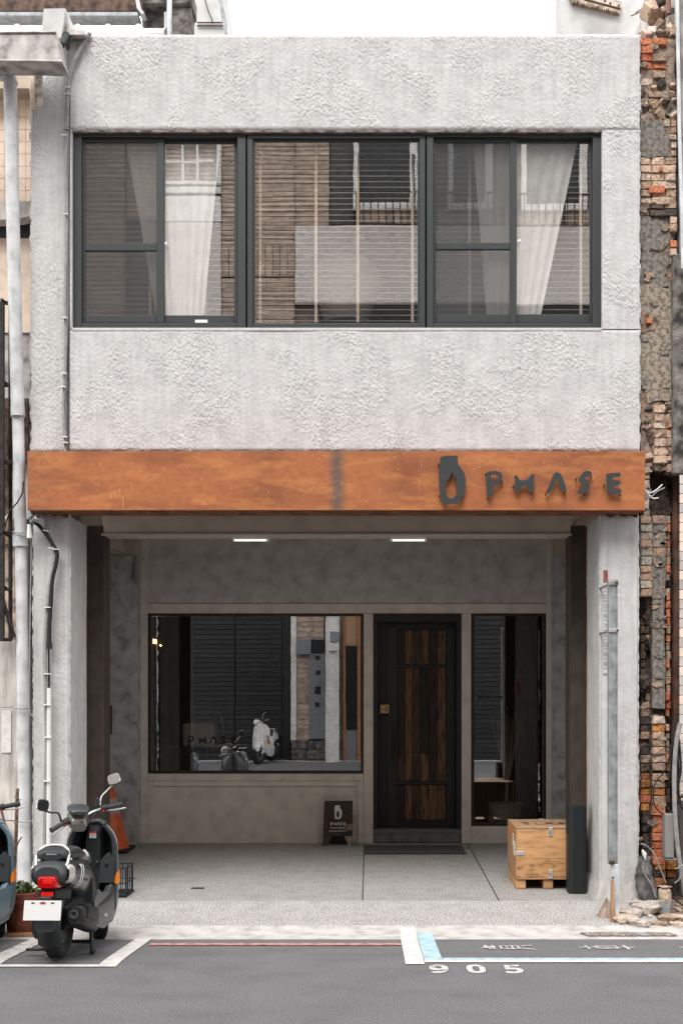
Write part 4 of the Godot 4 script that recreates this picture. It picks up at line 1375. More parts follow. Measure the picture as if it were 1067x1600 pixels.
	part(ir, "brace", MB.new().tube([P(1, 925, 10.12), P(23, 996, 10.14)], 0.018, 6), im)
	part(ir, "curtain_sheet", MB.new().prism([[0, 622], [4, 622], [9, 640], [14, 720], [14, 800], [0, 812]].map(func(q): var p := P(q[0], q[1], 10.25); return Vector2(p.x, p.y)), -10.27, -10.25), mats.rusty_metal)
	single("loose_wire", "thin dark wire sagging from the downpipe to the iron frame", "wire", MB.new().tube([P(37, 752, 10.1), P(36, 770, 10.08), P(28, 785, 10.08), P(16, 798, 10.1), P(6, 830, 10.1), P(0, 836, 10.1)], 0.006, 6), mats.black_rubber)


func make_roofline() -> void:
	# corrugated white roof rising behind the parapet corner
	var rows := []
	for i in 9:
		var r := []
		for j in 181:
			var u := float(j) / 180.0
			var x := lerpf(-5.2, -2.22, u)
			var ph := fposmod(x * 3.0 + i * 0.1, 1.0)
			var rib := smoothstep(0.0, 0.08, ph) * smoothstep(0.30, 0.22, ph) * 0.05
			r.append(Vector3(x, 8.38 + 0.72 * i / 8.0 + rib, -12.3 - 1.1 * i / 8.0))
		rows.append(r)
	var o := thing("corrugated_roof", "white ribbed metal roof rising behind the rendered parapet", "roof", Vector3(-3.3, 7.3, -12.6))
	part(o, "sheet", MB.new().grid(rows, Vector3.UP), mats.white_sheet)
	slab(o, "wall_below", -120, 49, 257, 95, 12.6, 0.2, mats.white_sheet, 0.01)
	slab(o, "side_flashing", 256.8, 18, 260, 95, 13.3, 0.05, mats.white_sheet, 0.004)
	var vb := thing("vent_box", "white folded metal box straddling the end of the zinc gutter", "vent box", P(85, 60, 10.1))
	var out := [[69, 13.5], [102, 13], [100, 34], [96, 60], [65.5, 58], [67, 34]]
	part(vb, "front", MB.new().prism(out.map(func(q): var p := P(q[0], q[1], 10.05); return Vector2(p.x, p.y)), -10.4, -10.05), mats.white_sheet)
	var sd := [[102.4, 13.2], [108, 24], [113, 45], [100, 56], [97, 56]]
	part(vb, "side_cheek", MB.new().prism(sd.map(func(q): var p := P(q[0], q[1], 10.1); return Vector2(p.x, p.y)), -10.4, -10.1), mottled("white_sheet_worn", Color(0.86, 0.84, 0.82), 0.25, 0.7, 1.0, 0.0, 140))
	single("broken_downspout", "broken black and white spout stub behind the gutter end", "pipe", MB.new().tube([P(95, 70, 10.0), P(99, 66, 10.05), P(104, 58, 10.1), P(108, 50, 10.15)], [0.03, 0.035, 0.035, 0.02], 10), mats.black_plastic)
	single("roof_tile", "curved grey cement tile capping the broken wall corner", "roof tile", MB.new().prism([[101, 47], [131, 46.5], [134, 54], [108, 54]].map(func(q): var p := P(q[0], q[1], 10.1); return Vector2(p.x, p.y)), -10.35, -10.1), mats.zinc_sheet)
	o = thing("rusty_beam", "long rust streaked steel beam above the white ribbed roof", "beam", P(100, 20, 13.4))
	slab(o, "flange", -120, -24, 222, 18, 13.4, 0.1, mats.rusty_metal, 0.01)
	slab(o, "lower_lip", -120, 18.2, 216, 25, 13.36, 0.2, mats.galvanised, 0.006)
	part(o, "end_cap", MB.new().prism([[209, -20], [213, -20], [221, 14], [226, 20], [222, 22], [214, 12]].map(func(q): var p := P(q[0], q[1], 13.35); return Vector2(p.x, p.y)), -13.5, -13.35), mats.white_sheet)
	o = thing("concrete_post", "stained concrete post standing on the roof behind the parapet", "post", P(262, 60, 13.6))
	slab(o, "shaft", 222, 8, 262, 70, 13.7, 0.3, mats.old_concrete, 0.02)
	slab(o, "shaft", 268, -20, 298.5, 70, 13.6, 0.3, mats.old_concrete, 0.02)
	slab(o, "cap", 218, -20, 300, 7.5, 13.55, 0.4, mats.old_concrete, 0.02)
	single("roof_pipe", "upright white pipe in front of the stained concrete post", "pipe", MB.new().tube([P(266, -25, 13.3), P(263.5, 70, 13.3)], 0.028, 10), mats.pvc_pipe)
	o = thing("far_white_wall", "pale rear wall with rust lines beyond the concrete post", "wall", P(330, 70, 15.0))
	slab(o, "wall", 280, -40, 352, 90, 15.0, 0.3, mats.white_sheet, 0.01)
	for y in [34, 39]:
		slab(o, "rusty_bar", 308, y, 349, y + 1.2, 14.97, 0.02, mats.rusty_metal, 0.002)
	part(o, "crack_line", MB.new().tube([P(318, -10, 14.98), P(326, 18, 14.98), P(331, 28, 14.98), P(332, 34, 14.98)], 0.006, 5), mats.rusty_metal)
	o = thing("slanted_rail", "leaning steel channel against the pale rear wall", "steel rail", P(360, 60, 14.6))
	for q in [[338, 352, 0], [345, 360, 1]]:
		part(o, "flange", MB.new().prism([[q[0], -20], [q[0] + 5.5, -20], [q[1] + 6, 60], [q[1], 60]].map(func(w): var p := P(w[0], w[1], 14.6); return Vector2(p.x, p.y)), -14.72, -14.6), mats.galvanised if q[2] == 0 else mats.white_sheet)
	# top right, above the brick wall
	o = thing("whitewashed_gable", "bright whitewashed gable with a ragged tan fringe above the brick wall", "wall", P(940, 60, 13.5))
	slab(o, "wall", 873, -40, 1045, 75, 13.5, 0.3, mats.white_sheet, 0.02)
	var fr := [[889, -8], [940, -8], [972, 4]]
	var r2 := RandomNumberGenerator.new()
	r2.seed = 17
	var x := 968.0
	while x > 892.0:
		var up := lerpf(4.0, 22.0, (x - 892.0) / 76.0)
		fr.append([x, up + r2.randf_range(-1, 1)])
		fr.append([x - 1.6, up - r2.randf_range(2.0, 8.0)])
		x -= 3.2
	part(o, "ragged_fringe", MB.new().prism(fr.map(func(w): var p := P(w[0], w[1], 13.44); return Vector2(p.x, p.y)), -13.5, -13.44), mottled("tan_fringe", Color(0.78, 0.70, 0.62), 0.3, 0.9, 1.2, 0.1, 141))
	o = thing("perforated_angle", "perforated steel angle slanting above the whitewashed gable", "steel angle", P(940, 10, 13.3))
	var plank := [[912, -10], [918, -10], [971, 4], [970.5, 13], [966, 13.5], [912, -3]]
	part(o, "web", MB.new().prism(plank.map(func(w): var p := P(w[0], w[1], 13.3); return Vector2(p.x, p.y)), -13.33, -13.3), mottled("pink_primer", Color(0.80, 0.73, 0.69), 0.2, 0.7, 1.2, 0.0, 142))
	for q in [[945, 1], [953, 5], [966, 8.5]]:
		part(o, "hole", MB.new().tube([P(q[0], q[1], 13.297), P(q[0], q[1], 13.29)], 0.011, 8), mats.black_plastic)
	part(o, "lower_flange", MB.new().tube([P(912, -1, 13.28), P(969, 14, 13.28)], 0.012, 6), mats.rusty_metal)
	for q in [[[1009, -8], [1006, 6], [1001, 15], [992, 20]], [[1012, -8], [1009, 8], [1002, 18], [985, 25]]]:
		single("roof_wire", "thin curved wire hanging before the whitewashed gable" if q[0][0] == 1009 else "longer curved wire hanging before the whitewashed gable", "wire", MB.new().tube(q.map(func(w): return P(w[0], w[1], 13.2)), 0.006, 6), mats.rusty_metal)
	o = thing("roof_rubble", "heap of broken brick and mortar on top of the party wall", "rubble", P(1035, 40, 11.0))
	for i in 22:
		var s := r2.randf_range(0.06, 0.15)
		part(o, "chunk", brick_shapes[r2.randi() % 7], brick_mats[["cream", "tan", "dark", "white"][r2.randi() % 4]][r2.randi() % 3], P(r2.randf_range(1018, 1060), r2.randf_range(-10, 55), r2.randf_range(10.7, 11.4)), Basis.from_euler(Vector3(r2.randf(), r2.randf(), r2.randf()) * 2.0) * Basis.from_scale(Vector3(s * 1.2, s, s)))
	single("brown_pipe_stub", "short upright rust brown pipe beside the roof rubble", "pipe", MB.new().tube([P(1043, -25, 10.6), P(1044, 22, 10.6)], 0.022, 8), mats.brown_pipe)


# ------------------------------------------------------------------ across the street, seen in the glass
func V(x: float, y: float, g: float, z: float) -> Vector3:        # the point at depth z behind the lens whose mirror image in glass at distance g lies at (x, y)
	var d := 2.0 * g + z
	return Vector3((x - 578.0) * d / F, EYE + (1072.0 - y) * d / F, z)


func oslab(parent: Node3D, called: String, x0: float, y0: float, x1: float, y1: float, g: float, z: float, t: float, m: Material, bev := 0.004) -> MeshInstance3D:
	var a := V(x0, y1, g, z)
	var b := V(x1, y0, g, z)
	return part(parent, called, bx(Vector3(b.x - a.x, b.y - a.y, t), bev), m, (a + b) * 0.5 + Vector3(0, 0, t * 0.5))


func make_street_opposite() -> void:
	struct("opposite_pavement", bx(Vector3(40, 0.14, 4.0), 0.01), mats.gutter_concrete, Vector3(0, 0.05, 2.9))
	var o := thing("siding_house", "brown boarded house with a balcony on the other side of the street", "building", Vector3(-0.5, 0.1, 1.6))
	var g := 10.28
	var z := 1.2
	part(o, "wall", bx(Vector3(24, 13.2, 5.0)), mottled("taupe_wall", Color(0.50, 0.455, 0.42), 0.15, 0.9, 0.4, 0.0, 150), Vector3(0, 6.6, 3.85))
	var boards := [mottled("siding_a", Color(0.76, 0.675, 0.605), 0.12, 0.75, 0.6, 0.0, 151), mottled("siding_b", Color(0.72, 0.64, 0.575), 0.14, 0.75, 0.6, 0.0, 152), mottled("siding_c", Color(0.79, 0.705, 0.635), 0.12, 0.75, 0.6, 0.0, 153)]
	var r := RandomNumberGenerator.new()
	r.seed = 8
	for seg in [[60, 194, 195, 520], [346, 460, 195, 382], [346, 460, 431, 520], [461, 514, 195, 422], [198, 252, 195, 340]]:
		var y: float = seg[2] + r.randf_range(0, 3)
		while y < seg[3]:
			var a := V(seg[0], minf(y + 6.9, seg[3]), g, z)
			var b := V(seg[1], y, g, z)
			part(o, "board", bx(Vector3(b.x - a.x, b.y - a.y, 0.03), 0.004), boards[r.randi() % 3], (a + b) * 0.5 + Vector3(0, 0, 0.05 + r.randf_range(-0.004, 0.004)), Basis(Vector3.RIGHT, 0.14))
			y += 7.3
	for k in 10:
		for q in [[383, 406], [406.6, 430]]:
			oslab(o, "grille_tile", 346 + k * 11.5, q[0], 346 + k * 11.5 + 10.6, q[1], g, z + 0.02, 0.05, boards[r.randi() % 3])
	var rough := mottled("rough_cast", Color(0.86, 0.835, 0.81), 0.08, 0.95, 2.5, 0.0, 154)
	oslab(o, "rough_cast_panel", 461, 352, 960, 474, g, z + 0.0, 0.1, rough, 0.02)
	oslab(o, "rough_cast_panel", 252, 345, 345, 495, g, z + 0.0, 0.1, rough, 0.02)
	oslab(o, "steel_panel", 515, 195, 553, 351, g, z + 0.06, 0.05, M("steel_grey", Color(0.27, 0.265, 0.26), 0.6), 0.01)
	for k in 34:
		oslab(o, "band_tile", 556 + k * 12.0, 328, 567 + k * 12.0, 350, g, z + 0.05, 0.04, boards[k % 3])
	oslab(o, "shadow_opening", 500, 476, 960, 540, g, z + 0.04, 0.05, mats.black_plastic)  # flat black panel, the shade inside the opening painted in
	var white := mottled("white_frame", Color(0.90, 0.89, 0.87), 0.06, 0.5, 0.6, 0.0, 155)
	for q in [[552, 652, 200], [700, 770, 195], [815, 918, 195]]:
		var w := sub(o, "window", V((q[0] + q[1]) * 0.5, 326, g, z))
		for b in [[q[0], q[2], q[0] + 8, 326], [q[1] - 12, q[2], q[1], 326], [q[0] + 8.2, 316, q[1] - 12.2, 326], [q[0] + 8.2, q[2], q[1] - 12.2, q[2] + 8]]:
			oslab(w, "frame", b[0], b[1], b[2], b[3], g, z - 0.04, 0.1, white)
		oslab(w, "pane", q[0] + 8.2, q[2] + 8.2, q[1] - 12.2, 315.8, g, z + 0.05, 0.01, M("dark_pane", Color(0.10, 0.13, 0.14), 0.08))
	var mw := sub(o, "window", V(300, 286, g, z))
	for b in [[252, 218, 258, 286], [338, 218, 345, 286], [258.2, 218, 337.8, 223], [258.2, 280, 337.8, 286], [283, 223.2, 286.5, 279.8], [306, 223.2, 309.5, 279.8]]:
		oslab(mw, "frame", b[0], b[1], b[2], b[3], g, z - 0.04, 0.08, white)
	for b in [[258.2, 248], [286.7, 249], [309.7, 248]]:
		oslab(mw, "muntin", b[0], b[1], b[0] + 24.0, b[1] + 3.5, g, z - 0.03, 0.06, white)
	for k in 8:
		oslab(mw, "blind_slat", 258.4, 224 + k * 7.0, 337.6, 229 + k * 7.0, g, z + 0.05, 0.01, boards[1])
	oslab(o, "white_fascia", 252, 290, 345, 300, g, z - 0.02, 0.06, white)
	oslab(o, "white_fascia", 252, 305, 345, 344, g, z + 0.0, 0.06, white)
	# balcony rail
	var iron := M("rail_iron", Color(0.16, 0.15, 0.145), 0.6)
	for y in [299, 349]:
		oslab(o, "balcony_rail", 553, y, 930, y + 2.6, g, z - 0.55, 0.04, iron)
	for k in 33:
		oslab(o, "baluster", 556 + k * 11.4, 301.8, 558 + k * 11.4, 348.8, g, z - 0.54, 0.02, iron)
	for x in [558, 643, 770, 880]:
		oslab(o, "rail_post", x, 240, x + 5, 350, g, z - 0.6, 0.04, iron)
	# ground floor: dark roller shutters, meters, a stone plinth
	g = 13.56
	var dark := [M("shutter_a", Color(0.135, 0.14, 0.145), 0.55), M("shutter_b", Color(0.105, 0.11, 0.115), 0.55)]
	for seg in [[292, 366], [369, 440], [724, 800], [803, 870]]:
		for k in 34:
			var y := 940.0 + k * 7.4
			oslab(o, "shutter_slat", seg[0], y, seg[1], y + 6.6, g, z - 0.03 + r.randf_range(-0.004, 0.004), 0.03, dark[r.randi() % 2])
	oslab(o, "shutter_frame", 150, 930, 454, 1192, g, z + 0.02, 0.05, mats.black_plastic)
	oslab(o, "shutter_frame", 700, 930, 890, 1192, g, z + 0.02, 0.05, mats.black_plastic)
	oslab(o, "white_post", 454.5, 930, 463, 1160, g, z - 0.05, 0.12, white)
	for k in 27:
		oslab(o, "board", 463.3, 940 + k * 8.0, 506, 947.4 + k * 8.0, g, z - 0.02, 0.04, boards[k % 3])
	for q in [[455, 1156, 482, 1171], [482.5, 1156, 509, 1171], [455, 1171.5, 478, 1186], [478.5, 1171.5, 509, 1186], [455, 1186.5, 484, 1200], [484.5, 1186.5, 509, 1200]]:
		oslab(o, "stone_block", q[0], q[1], q[2], q[3], g, z - 0.09, 0.15, mottled("plinth_stone", Color(0.52, 0.505, 0.49), 0.4, 0.9, 1.0, 0.6, 156), 0.02)
	var mt := thing("meter_cabinet", "grey meter cabinet on the boarded wall across the street", "meter box", V(495, 1156, g, z - 0.2))
	var zinc := M("cabinet_grey", Color(0.48, 0.50, 0.51), 0.6)
	oslab(mt, "tall_door", 483, 1020, 508, 1155, g, z - 0.15, 0.12, zinc, 0.01)
	oslab(mt, "upper_box", 463, 998, 486, 1023, g, z - 0.22, 0.18, zinc, 0.01)
	oslab(mt, "upper_box", 487, 999, 508, 1021, g, z - 0.18, 0.14, mats.black_plastic, 0.01)
	for q in [[493, 1025, 500, 1032], [493, 1047, 500, 1054], [492, 1072, 501, 1085], [492, 1097, 499, 1104]]:
		oslab(mt, "dial", q[0], q[1], q[2], q[3], g, z - 0.16, 0.02, mats.black_plastic, 0.01)
	var pole := thing("utility_pole", "whitewashed utility pole across the street with a switch box", "pole", V(519, 1200, g, z - 0.5))
	var pa := V(519, 1203, g, z - 0.5)
	part(pole, "shaft", MB.new().tube([pa, pa + Vector3(0.02, 7.5, 0)], 0.16, 18), white)
	oslab(pole, "switch_box", 516, 986, 530, 1003, g, z - 0.75, 0.12, mats.grey_plastic, 0.01)
	oslab(pole, "switch_box", 512, 1006, 530, 1018, g, z - 0.75, 0.1, mats.white_plastic, 0.01)
	var kiosk := thing("timber_kiosk", "orange timber framed doorway across the street", "doorway", V(548, 1200, g, z))
	for q in [[536, 540], [558, 563]]:
		oslab(kiosk, "timber_post", q[0], 940, q[1], 1192, g, z - 0.2, 0.1, M("orange_timber", Color(0.66, 0.45, 0.30), 0.6), 0.01)
	oslab(kiosk, "dark_door", 540.3, 1010, 557.7, 1140, g, z - 0.12, 0.06, mats.black_metal)
	oslab(kiosk, "upper_panel", 540.3, 960, 557.7, 1009, g, z - 0.12, 0.06, M("tan_panel", Color(0.74, 0.60, 0.46), 0.6))
	oslab(kiosk, "lower_panel", 540.3, 1141, 557.7, 1192, g, z - 0.12, 0.06, mats.grey_plastic)


# ------------------------------------------------------------------ things standing in the arcade
func leaf_mat(called: String, col: Color) -> StandardMaterial3D:
	var m := M(called, col, 0.6)
	m.backlight_enabled = true
	m.backlight = Color(0.15, 0.2, 0.08)
	return m


func rounded(w: float, h: float, r: float) -> Array:      # outline of a rectangle with round corners
	var out := []
	for c in [[1, 1, 0.0], [-1, 1, 0.25], [-1, -1, 0.5], [1, -1, 0.75]]:
		for k in 7:
			var an: float = TAU * (c[2] + 0.25 * k / 6.0)
			out.append([c[0] * (w * 0.5 - r) + cos(an) * r, c[1] * (h * 0.5 - r) + sin(an) * r])
	return out


func make_porch_things() -> void:
	# two short batten lights under the beam
	var tube := M("lit_tube", Color(1, 1, 1), 0.4)
	tube.emission_enabled = true
	tube.emission = Color(1.0, 0.95, 0.90)
	tube.emission_energy_multiplier = 0.45
	for x in [391.5, 638.0]:
		var d := 10.95
		var o := thing("batten_light", "short white batten light under the arcade beam, on the %s" % ("side nearer the cone" if x < 500 else "side nearer the PHASE letters"), "light", P(x, 841, d), "batten lights under the arcade beam")
		slab(o, "housing", x - 25.5, 837.0, x + 25.5, 842.6, d - 0.03, 0.06, mats.white_plastic, 0.004)
		for s in [-1, 1]:
			slab(o, "end_cap", x + s * 27.2 - 1.6, 837.0, x + s * 27.2 + 1.6, 845.2, d - 0.034, 0.068, mats.white_plastic, 0.004)
		part(o, "tube", MB.new().tube([P(x - 25, 844.2, d), P(x + 25, 844.2, d)], 0.0085, 10), tube)
		var l := AreaLight3D.new()
		l.name = "tube_light"
		l.area_size = Vector2(0.27, 0.02)
		l.light_energy = 0.25
		l.light_color = Color(1.0, 0.95, 0.90)
		l.shadow_enabled = true
		add_child(l)
		l.position = P(x, 846.4, d)
		l.rotation = Vector3(-PI / 2, 0, 0)
	# folding timber sign by the window
	var D := 13.28
	var sg := thing("sandwich_board", "small charred timber standing sign with white logo and opening hours", "sign", P(528, 1323, D))
	var chard := wood("charred_wood", Color(0.30, 0.265, 0.24), 160, 0.8, Vector3(0.10, 1.4, 1), 3.5)
	var tilt := Basis(Vector3.RIGHT, -0.10)
	var outline := [[506.5, 1251.5], [551, 1251.5], [550.5, 1306], [533, 1306.5], [519, 1307], [511, 1322.5], [504, 1322.5], [505, 1290]]
	var base := P(528, 1323, D)
	var rel := func(q): var p := P(q[0], q[1], D) - base; return Vector2(p.x, p.y)
	var bd := sub(sg, "front_board", base)
	bd.basis = tilt
	loc(bd, "panel", MB.new().prism(outline.map(rel), -0.018, 0.0), chard)
	for k in 13:
		var y := 1256.0 + k * 4.1
		var pts := []
		for j in 9:
			var x := lerpf(506.8, 550.3, j / 8.0)
			var p := P(x, y + 1.6 * sin(x * 0.16 + k * 0.5) * (1.0 if k < 8 else 0.4), D) - base
			pts.append(Vector3(p.x, p.y, 0.0))
		loc(bd, "groove", MB.new().tube(pts, 0.0022, 4), mats.black_rubber)
	var gl := MB.new()
	var lp := P(522.4, 1280, D) - base
	glyph(gl, "logo", Vector3(lp.x, lp.y, 0.002), 0.149, 0.002)
	loc(bd, "logo", gl, mats.white_plastic)
	gl = MB.new()
	var lx := 516.2
	for key in ["P", "H", "A", "S", "E"]:
		var q := P(lx, 1290, D) - base
		glyph(gl, key, Vector3(q.x, q.y, 0.002), 0.036, 0.002)
		lx += 5.1
	loc(bd, "lettering", gl, mats.white_plastic)
	var f := SystemFont.new()
	f.font_names = PackedStringArray(["Droid Sans"])
	f.font_weight = 700
	for w in [["COFFEE ROASTERS", 1293.8, 0.0145], ["Mon-Sun 12:00-20:00", 1298.6, 0.0145]]:
		var tm := TextMesh.new()
		tm.text = w[0]
		tm.font = f
		tm.font_size = 32
		tm.pixel_size = w[2] / 32.0 * 1.38
		tm.depth = 0.002
		var q := P(528, w[1], D) - base
		loc(bd, "lettering", tm, mats.white_plastic, Vector3(q.x, q.y, 0.003))
	var pale := wood("pale_wood", Color(0.60, 0.53, 0.46), 161, 0.7)
	loc(bd, "leg", MB.new().prism([[538, 1307], [550.5, 1306.2], [550.2, 1324], [545.5, 1324.5]].map(rel), -0.016, 0.002), pale)
	loc(bd, "notice", MB.new().prism([[541, 1288.5], [550, 1287.6], [549.8, 1297], [542, 1297.5]].map(rel), 0.001, 0.005), pale)
	loc(bd, "strap", MB.new().prism([[532.5, 1299.5], [549.8, 1298], [549.8, 1305.6], [533, 1305]].map(rel), 0.001, 0.006), mats.black_plastic)
	for y in [1312.5, 1320]:
		var q := P(546.5, y, D) - base
		loc(bd, "bolt", MB.new().box(Vector3.ZERO, Vector3(0.014, 0.014, 0.008), 0.003), mats.white_plastic, Vector3(q.x, q.y, 0.004))
	var back := part(sg, "rear_board", MB.new().box(Vector3(0, 0.24, 0), Vector3(0.30, 0.47, 0.018), 0.003), chard, base + Vector3(0, 0, -0.155))
	back.basis = Basis(Vector3.RIGHT, 0.14)

	# plywood crate on skids
	D = 10.7
	var a := P(806, 1372, D)
	var b := P(908, 1294.5, D)
	var w := b.x - a.x
	var h := b.y - a.y
	var dp := 0.64
	var ply := wood("plywood", Color(0.80, 0.61, 0.42), 162, 0.6, Vector3(0.4, 1.6, 0.4), 1.0, 0.84)
	var ply2 := wood("plywood_dull", Color(0.70, 0.53, 0.37), 163, 0.65, Vector3(0.4, 1.6, 0.4), 1.0, 0.84)
	var ply3 := wood("plywood_lid", Color(0.66, 0.53, 0.41), 164, 0.7, Vector3(1.2, 0.5, 0.4), 1.0, 0.8)
	var cr := thing("plywood_crate", "plywood shipping crate with metal clips raised on timber skids", "crate", Vector3((a.x + b.x) * 0.5, G(D), -D - dp * 0.5))
	var cx := (a.x + b.x) * 0.5
	part(cr, "front_panel", bx(Vector3(w - 0.012, h * 0.60, 0.014), 0.002), ply, Vector3(cx, a.y + h * 0.695, -D - 0.007))
	part(cr, "front_panel", bx(Vector3(w - 0.012, h * 0.385, 0.014), 0.002), wood("plywood_stained", Color(0.77, 0.58, 0.39), 165, 0.6, Vector3(0.5, 1.0, 0.5), 1.6, 0.7), Vector3(cx, a.y + h * 0.197, -D - 0.007))
	part(cr, "side_panel", bx(Vector3(0.014, h - 0.004, dp), 0.002), ply2, Vector3(a.x + 0.004, (a.y + b.y) * 0.5, -D - dp * 0.5))
	part(cr, "side_panel", bx(Vector3(0.014, h - 0.004, dp), 0.002), ply2, Vector3(b.x - 0.004, (a.y + b.y) * 0.5, -D - dp * 0.5))
	part(cr, "back_panel", bx(Vector3(w - 0.03, h, 0.014), 0.002), wood("plywood_back_shaded", Color(0.36, 0.29, 0.23), 168, 0.7), Vector3(cx, (a.y + b.y) * 0.5, -D - dp + 0.007))  # shade on the rear of the crate is put into this darker wood colour
	part(cr, "lid", bx(Vector3(w + 0.008, 0.014, dp + 0.008), 0.003), ply3, Vector3(cx, b.y + 0.005, -D - dp * 0.5))
	part(cr, "floor_panel", bx(Vector3(w - 0.004, 0.014, dp), 0.003), ply2, Vector3(cx, a.y - 0.006, -D - dp * 0.5))
	for k in 3:
		var sk := bx(Vector3(0.085, a.y - 0.015 - G(D + 0.3), dp - 0.03), 0.005)
		part(cr, "skid", sk, ply2 if k else ply, Vector3(lerpf(a.x + 0.045, b.x - 0.05, k / 2.0), (a.y - 0.015 + G(D + 0.3)) * 0.5 - 0.002, -D - dp * 0.5))
	var clip := M("clip_steel", Color(0.78, 0.78, 0.77), 0.4, 0.6)
	for q in [[857, 1293, 863, 1306.5, true], [857, 1359, 863, 1373, true], [805, 1330, 819, 1336.5, false]]:
		var c := slab(cr, "metal_clip", q[0], q[1], q[2], q[3], D - 0.008, 0.01, clip, 0.002)
		if q[4]:
			slab(c, "slot", q[0] + 0.8, q[1] + 5.0, q[0] + 2.2, q[1] + 10.0, D - 0.0085, 0.002, mats.black_plastic, 0.0)
	part(cr, "metal_clip", bx(Vector3(0.05, 0.006, 0.05), 0.002), clip, Vector3(cx + 0.02, b.y + 0.014, -D - dp + 0.02))
	part(cr, "orange_label", bx(Vector3(0.003, 0.085, 0.14), 0.0), M("label_orange", Color(0.86, 0.42, 0.25), 0.6), Vector3(a.x - 0.004, b.y - 0.065, -D - 0.46))
	for q in [[0.10, 0.20, 0.10, 0.05], [0.17, 0.10, 0.11, 0.10]]:
		part(cr, "torn_paper", bx(Vector3(0.003, q[2], q[3]), 0.0), mats.paper, Vector3(a.x - 0.0045, b.y - q[0] - 0.02, -D - q[1]), Basis(Vector3.RIGHT, 0.2))
	var ink := M("stencil_ink", Color(0.20, 0.19, 0.185), 0.8)
	# stencilled handling marks on the lid: a frame of bars, two arrows
	var lid_y := b.y + 0.0135
	for q in [[-0.18, 0.30, 0.012, 0.20], [-0.15, 0.30, 0.012, 0.20], [-0.165, 0.20, 0.05, 0.012], [-0.165, 0.40, 0.05, 0.012], [-0.08, 0.30, 0.01, 0.24], [-0.03, 0.19, 0.10, 0.01], [0.02, 0.30, 0.01, 0.2], [0.11, 0.19, 0.12, 0.014], [0.17, 0.30, 0.012, 0.2]]:
		part(cr, "stencil_mark", bx(Vector3(q[2], 0.001, q[3]), 0.0), ink, Vector3(cx + q[0], lid_y, -D - q[1]))
	for s in [0.0, 0.12]:
		var mb := MB.new()
		mb.prism([[0.0, 0.0], [0.05, 0.06], [0.085, 0.05], [0.06, 0.0], [0.085, -0.05], [0.05, -0.06]].map(func(q): return Vector2(q[0], q[1])), 0.0, 0.001, Transform3D(Basis(Vector3.RIGHT, -PI / 2) * Basis(Vector3(0, 0, 1), PI if s > 0 else 0.0), Vector3(cx + 0.0 + s + (0.08 if s > 0 else 0.0), lid_y, -D - 0.3)))
		part(cr, "stencil_mark", mb, ink)
	for q in [[811, 1323], [811, 1345], [847, 1297], [846, 1370], [868, 1370], [824, 1366]]:
		part(cr, "screw", MB.new().tube([Vector3.ZERO, Vector3(0, 0, 0.003)], 0.004, 6), ink, P(q[0], q[1], D - 0.001))

	# slim black bin post against the pillar
	D = 10.49
	a = P(888, 1398, D)
	b = P(917, 1259, D)
	var bn := thing("slim_bin", "tall slim black metal bin standing between the crate and the pillar", "bin", Vector3((a.x + b.x) * 0.5, G(D), -D - 0.095))
	part(bn, "body", MB.new().prism(rounded(b.x - a.x, 0.19, 0.05), 0.0, b.y - G(D) - 0.03, Transform3D(Basis(Vector3.RIGHT, -PI / 2), Vector3.ZERO)), mats.black_metal, Vector3((a.x + b.x) * 0.5, G(D) + 0.008, -D - 0.095))
	part(bn, "top_cap", MB.new().prism(rounded(b.x - a.x + 0.004, 0.194, 0.05), 0.0, 0.028, Transform3D(Basis(Vector3.RIGHT, -PI / 2), Vector3(0, -0.014, 0))), mats.black_plastic, Vector3((a.x + b.x) * 0.5, b.y - 0.012, -D - 0.095))
	part(bn, "top_opening", bx(Vector3(0.09, 0.004, 0.11), 0.001), mats.black_rubber, Vector3((a.x + b.x) * 0.5, b.y + 0.003, -D - 0.095))
	part(bn, "side_slot", bx(Vector3(0.003, 0.10, 0.10), 0.001), mats.black_rubber, Vector3(a.x - 0.001, b.y - 0.2, -D - 0.09))
	part(bn, "base_plate", bx(Vector3(b.x - a.x - 0.01, 0.008, 0.18), 0.002), mats.black_plastic, Vector3((a.x + b.x) * 0.5, G(D) + 0.004, -D - 0.095))

	# traffic cone
	D = 12.95
	var cp := P(171, 1320, D)
	cp.y = G(D)
	var cn := thing("traffic_cone", "faded orange traffic cone with a grey band beside the rear pier", "traffic cone", cp)
	var orange := mottled("cone_orange", Color(0.86, 0.40, 0.20), 0.18, 0.55, 1.5, 0.0, 166)
	loc(cn, "cone", MB.new().lathe([Vector2(0.215, 0.03), Vector2(0.205, 0.05), Vector2(0.117, 0.40), Vector2(0.115, 0.401)], 28), orange)
	loc(cn, "reflective_band", MB.new().lathe([Vector2(0.115, 0.401), Vector2(0.078, 0.555)], 28), mats.zinc_sheet)
	loc(cn, "cone_tip", MB.new().lathe([Vector2(0.078, 0.556), Vector2(0.040, 0.70), Vector2(0.030, 0.712), Vector2(0.022, 0.70), Vector2(0.02, 0.6)], 28), orange)
	loc(cn, "base", MB.new().box(Vector3(0, 0.017, 0), Vector3(0.48, 0.033, 0.48), 0.012), mats.black_rubber)

	# black wire stand near the scooter
	D = 10.45
	var wb := P(178, 1390, D)
	wb.y = G(D)
	var ws := thing("wire_basket", "low black wire basket on the arcade floor behind the scooter", "basket", wb)
	for yy in [0.012, 0.12, 0.25]:
		var hw := 0.13
		loc(ws, "hoop", MB.new().tube([Vector3(-hw, yy, 0.13), Vector3(hw, yy, 0.13), Vector3(hw + 0.015, yy, -0.16), Vector3(-hw, yy, -0.16), Vector3(-hw, yy, 0.13)], 0.006, 6), mats.black_metal)
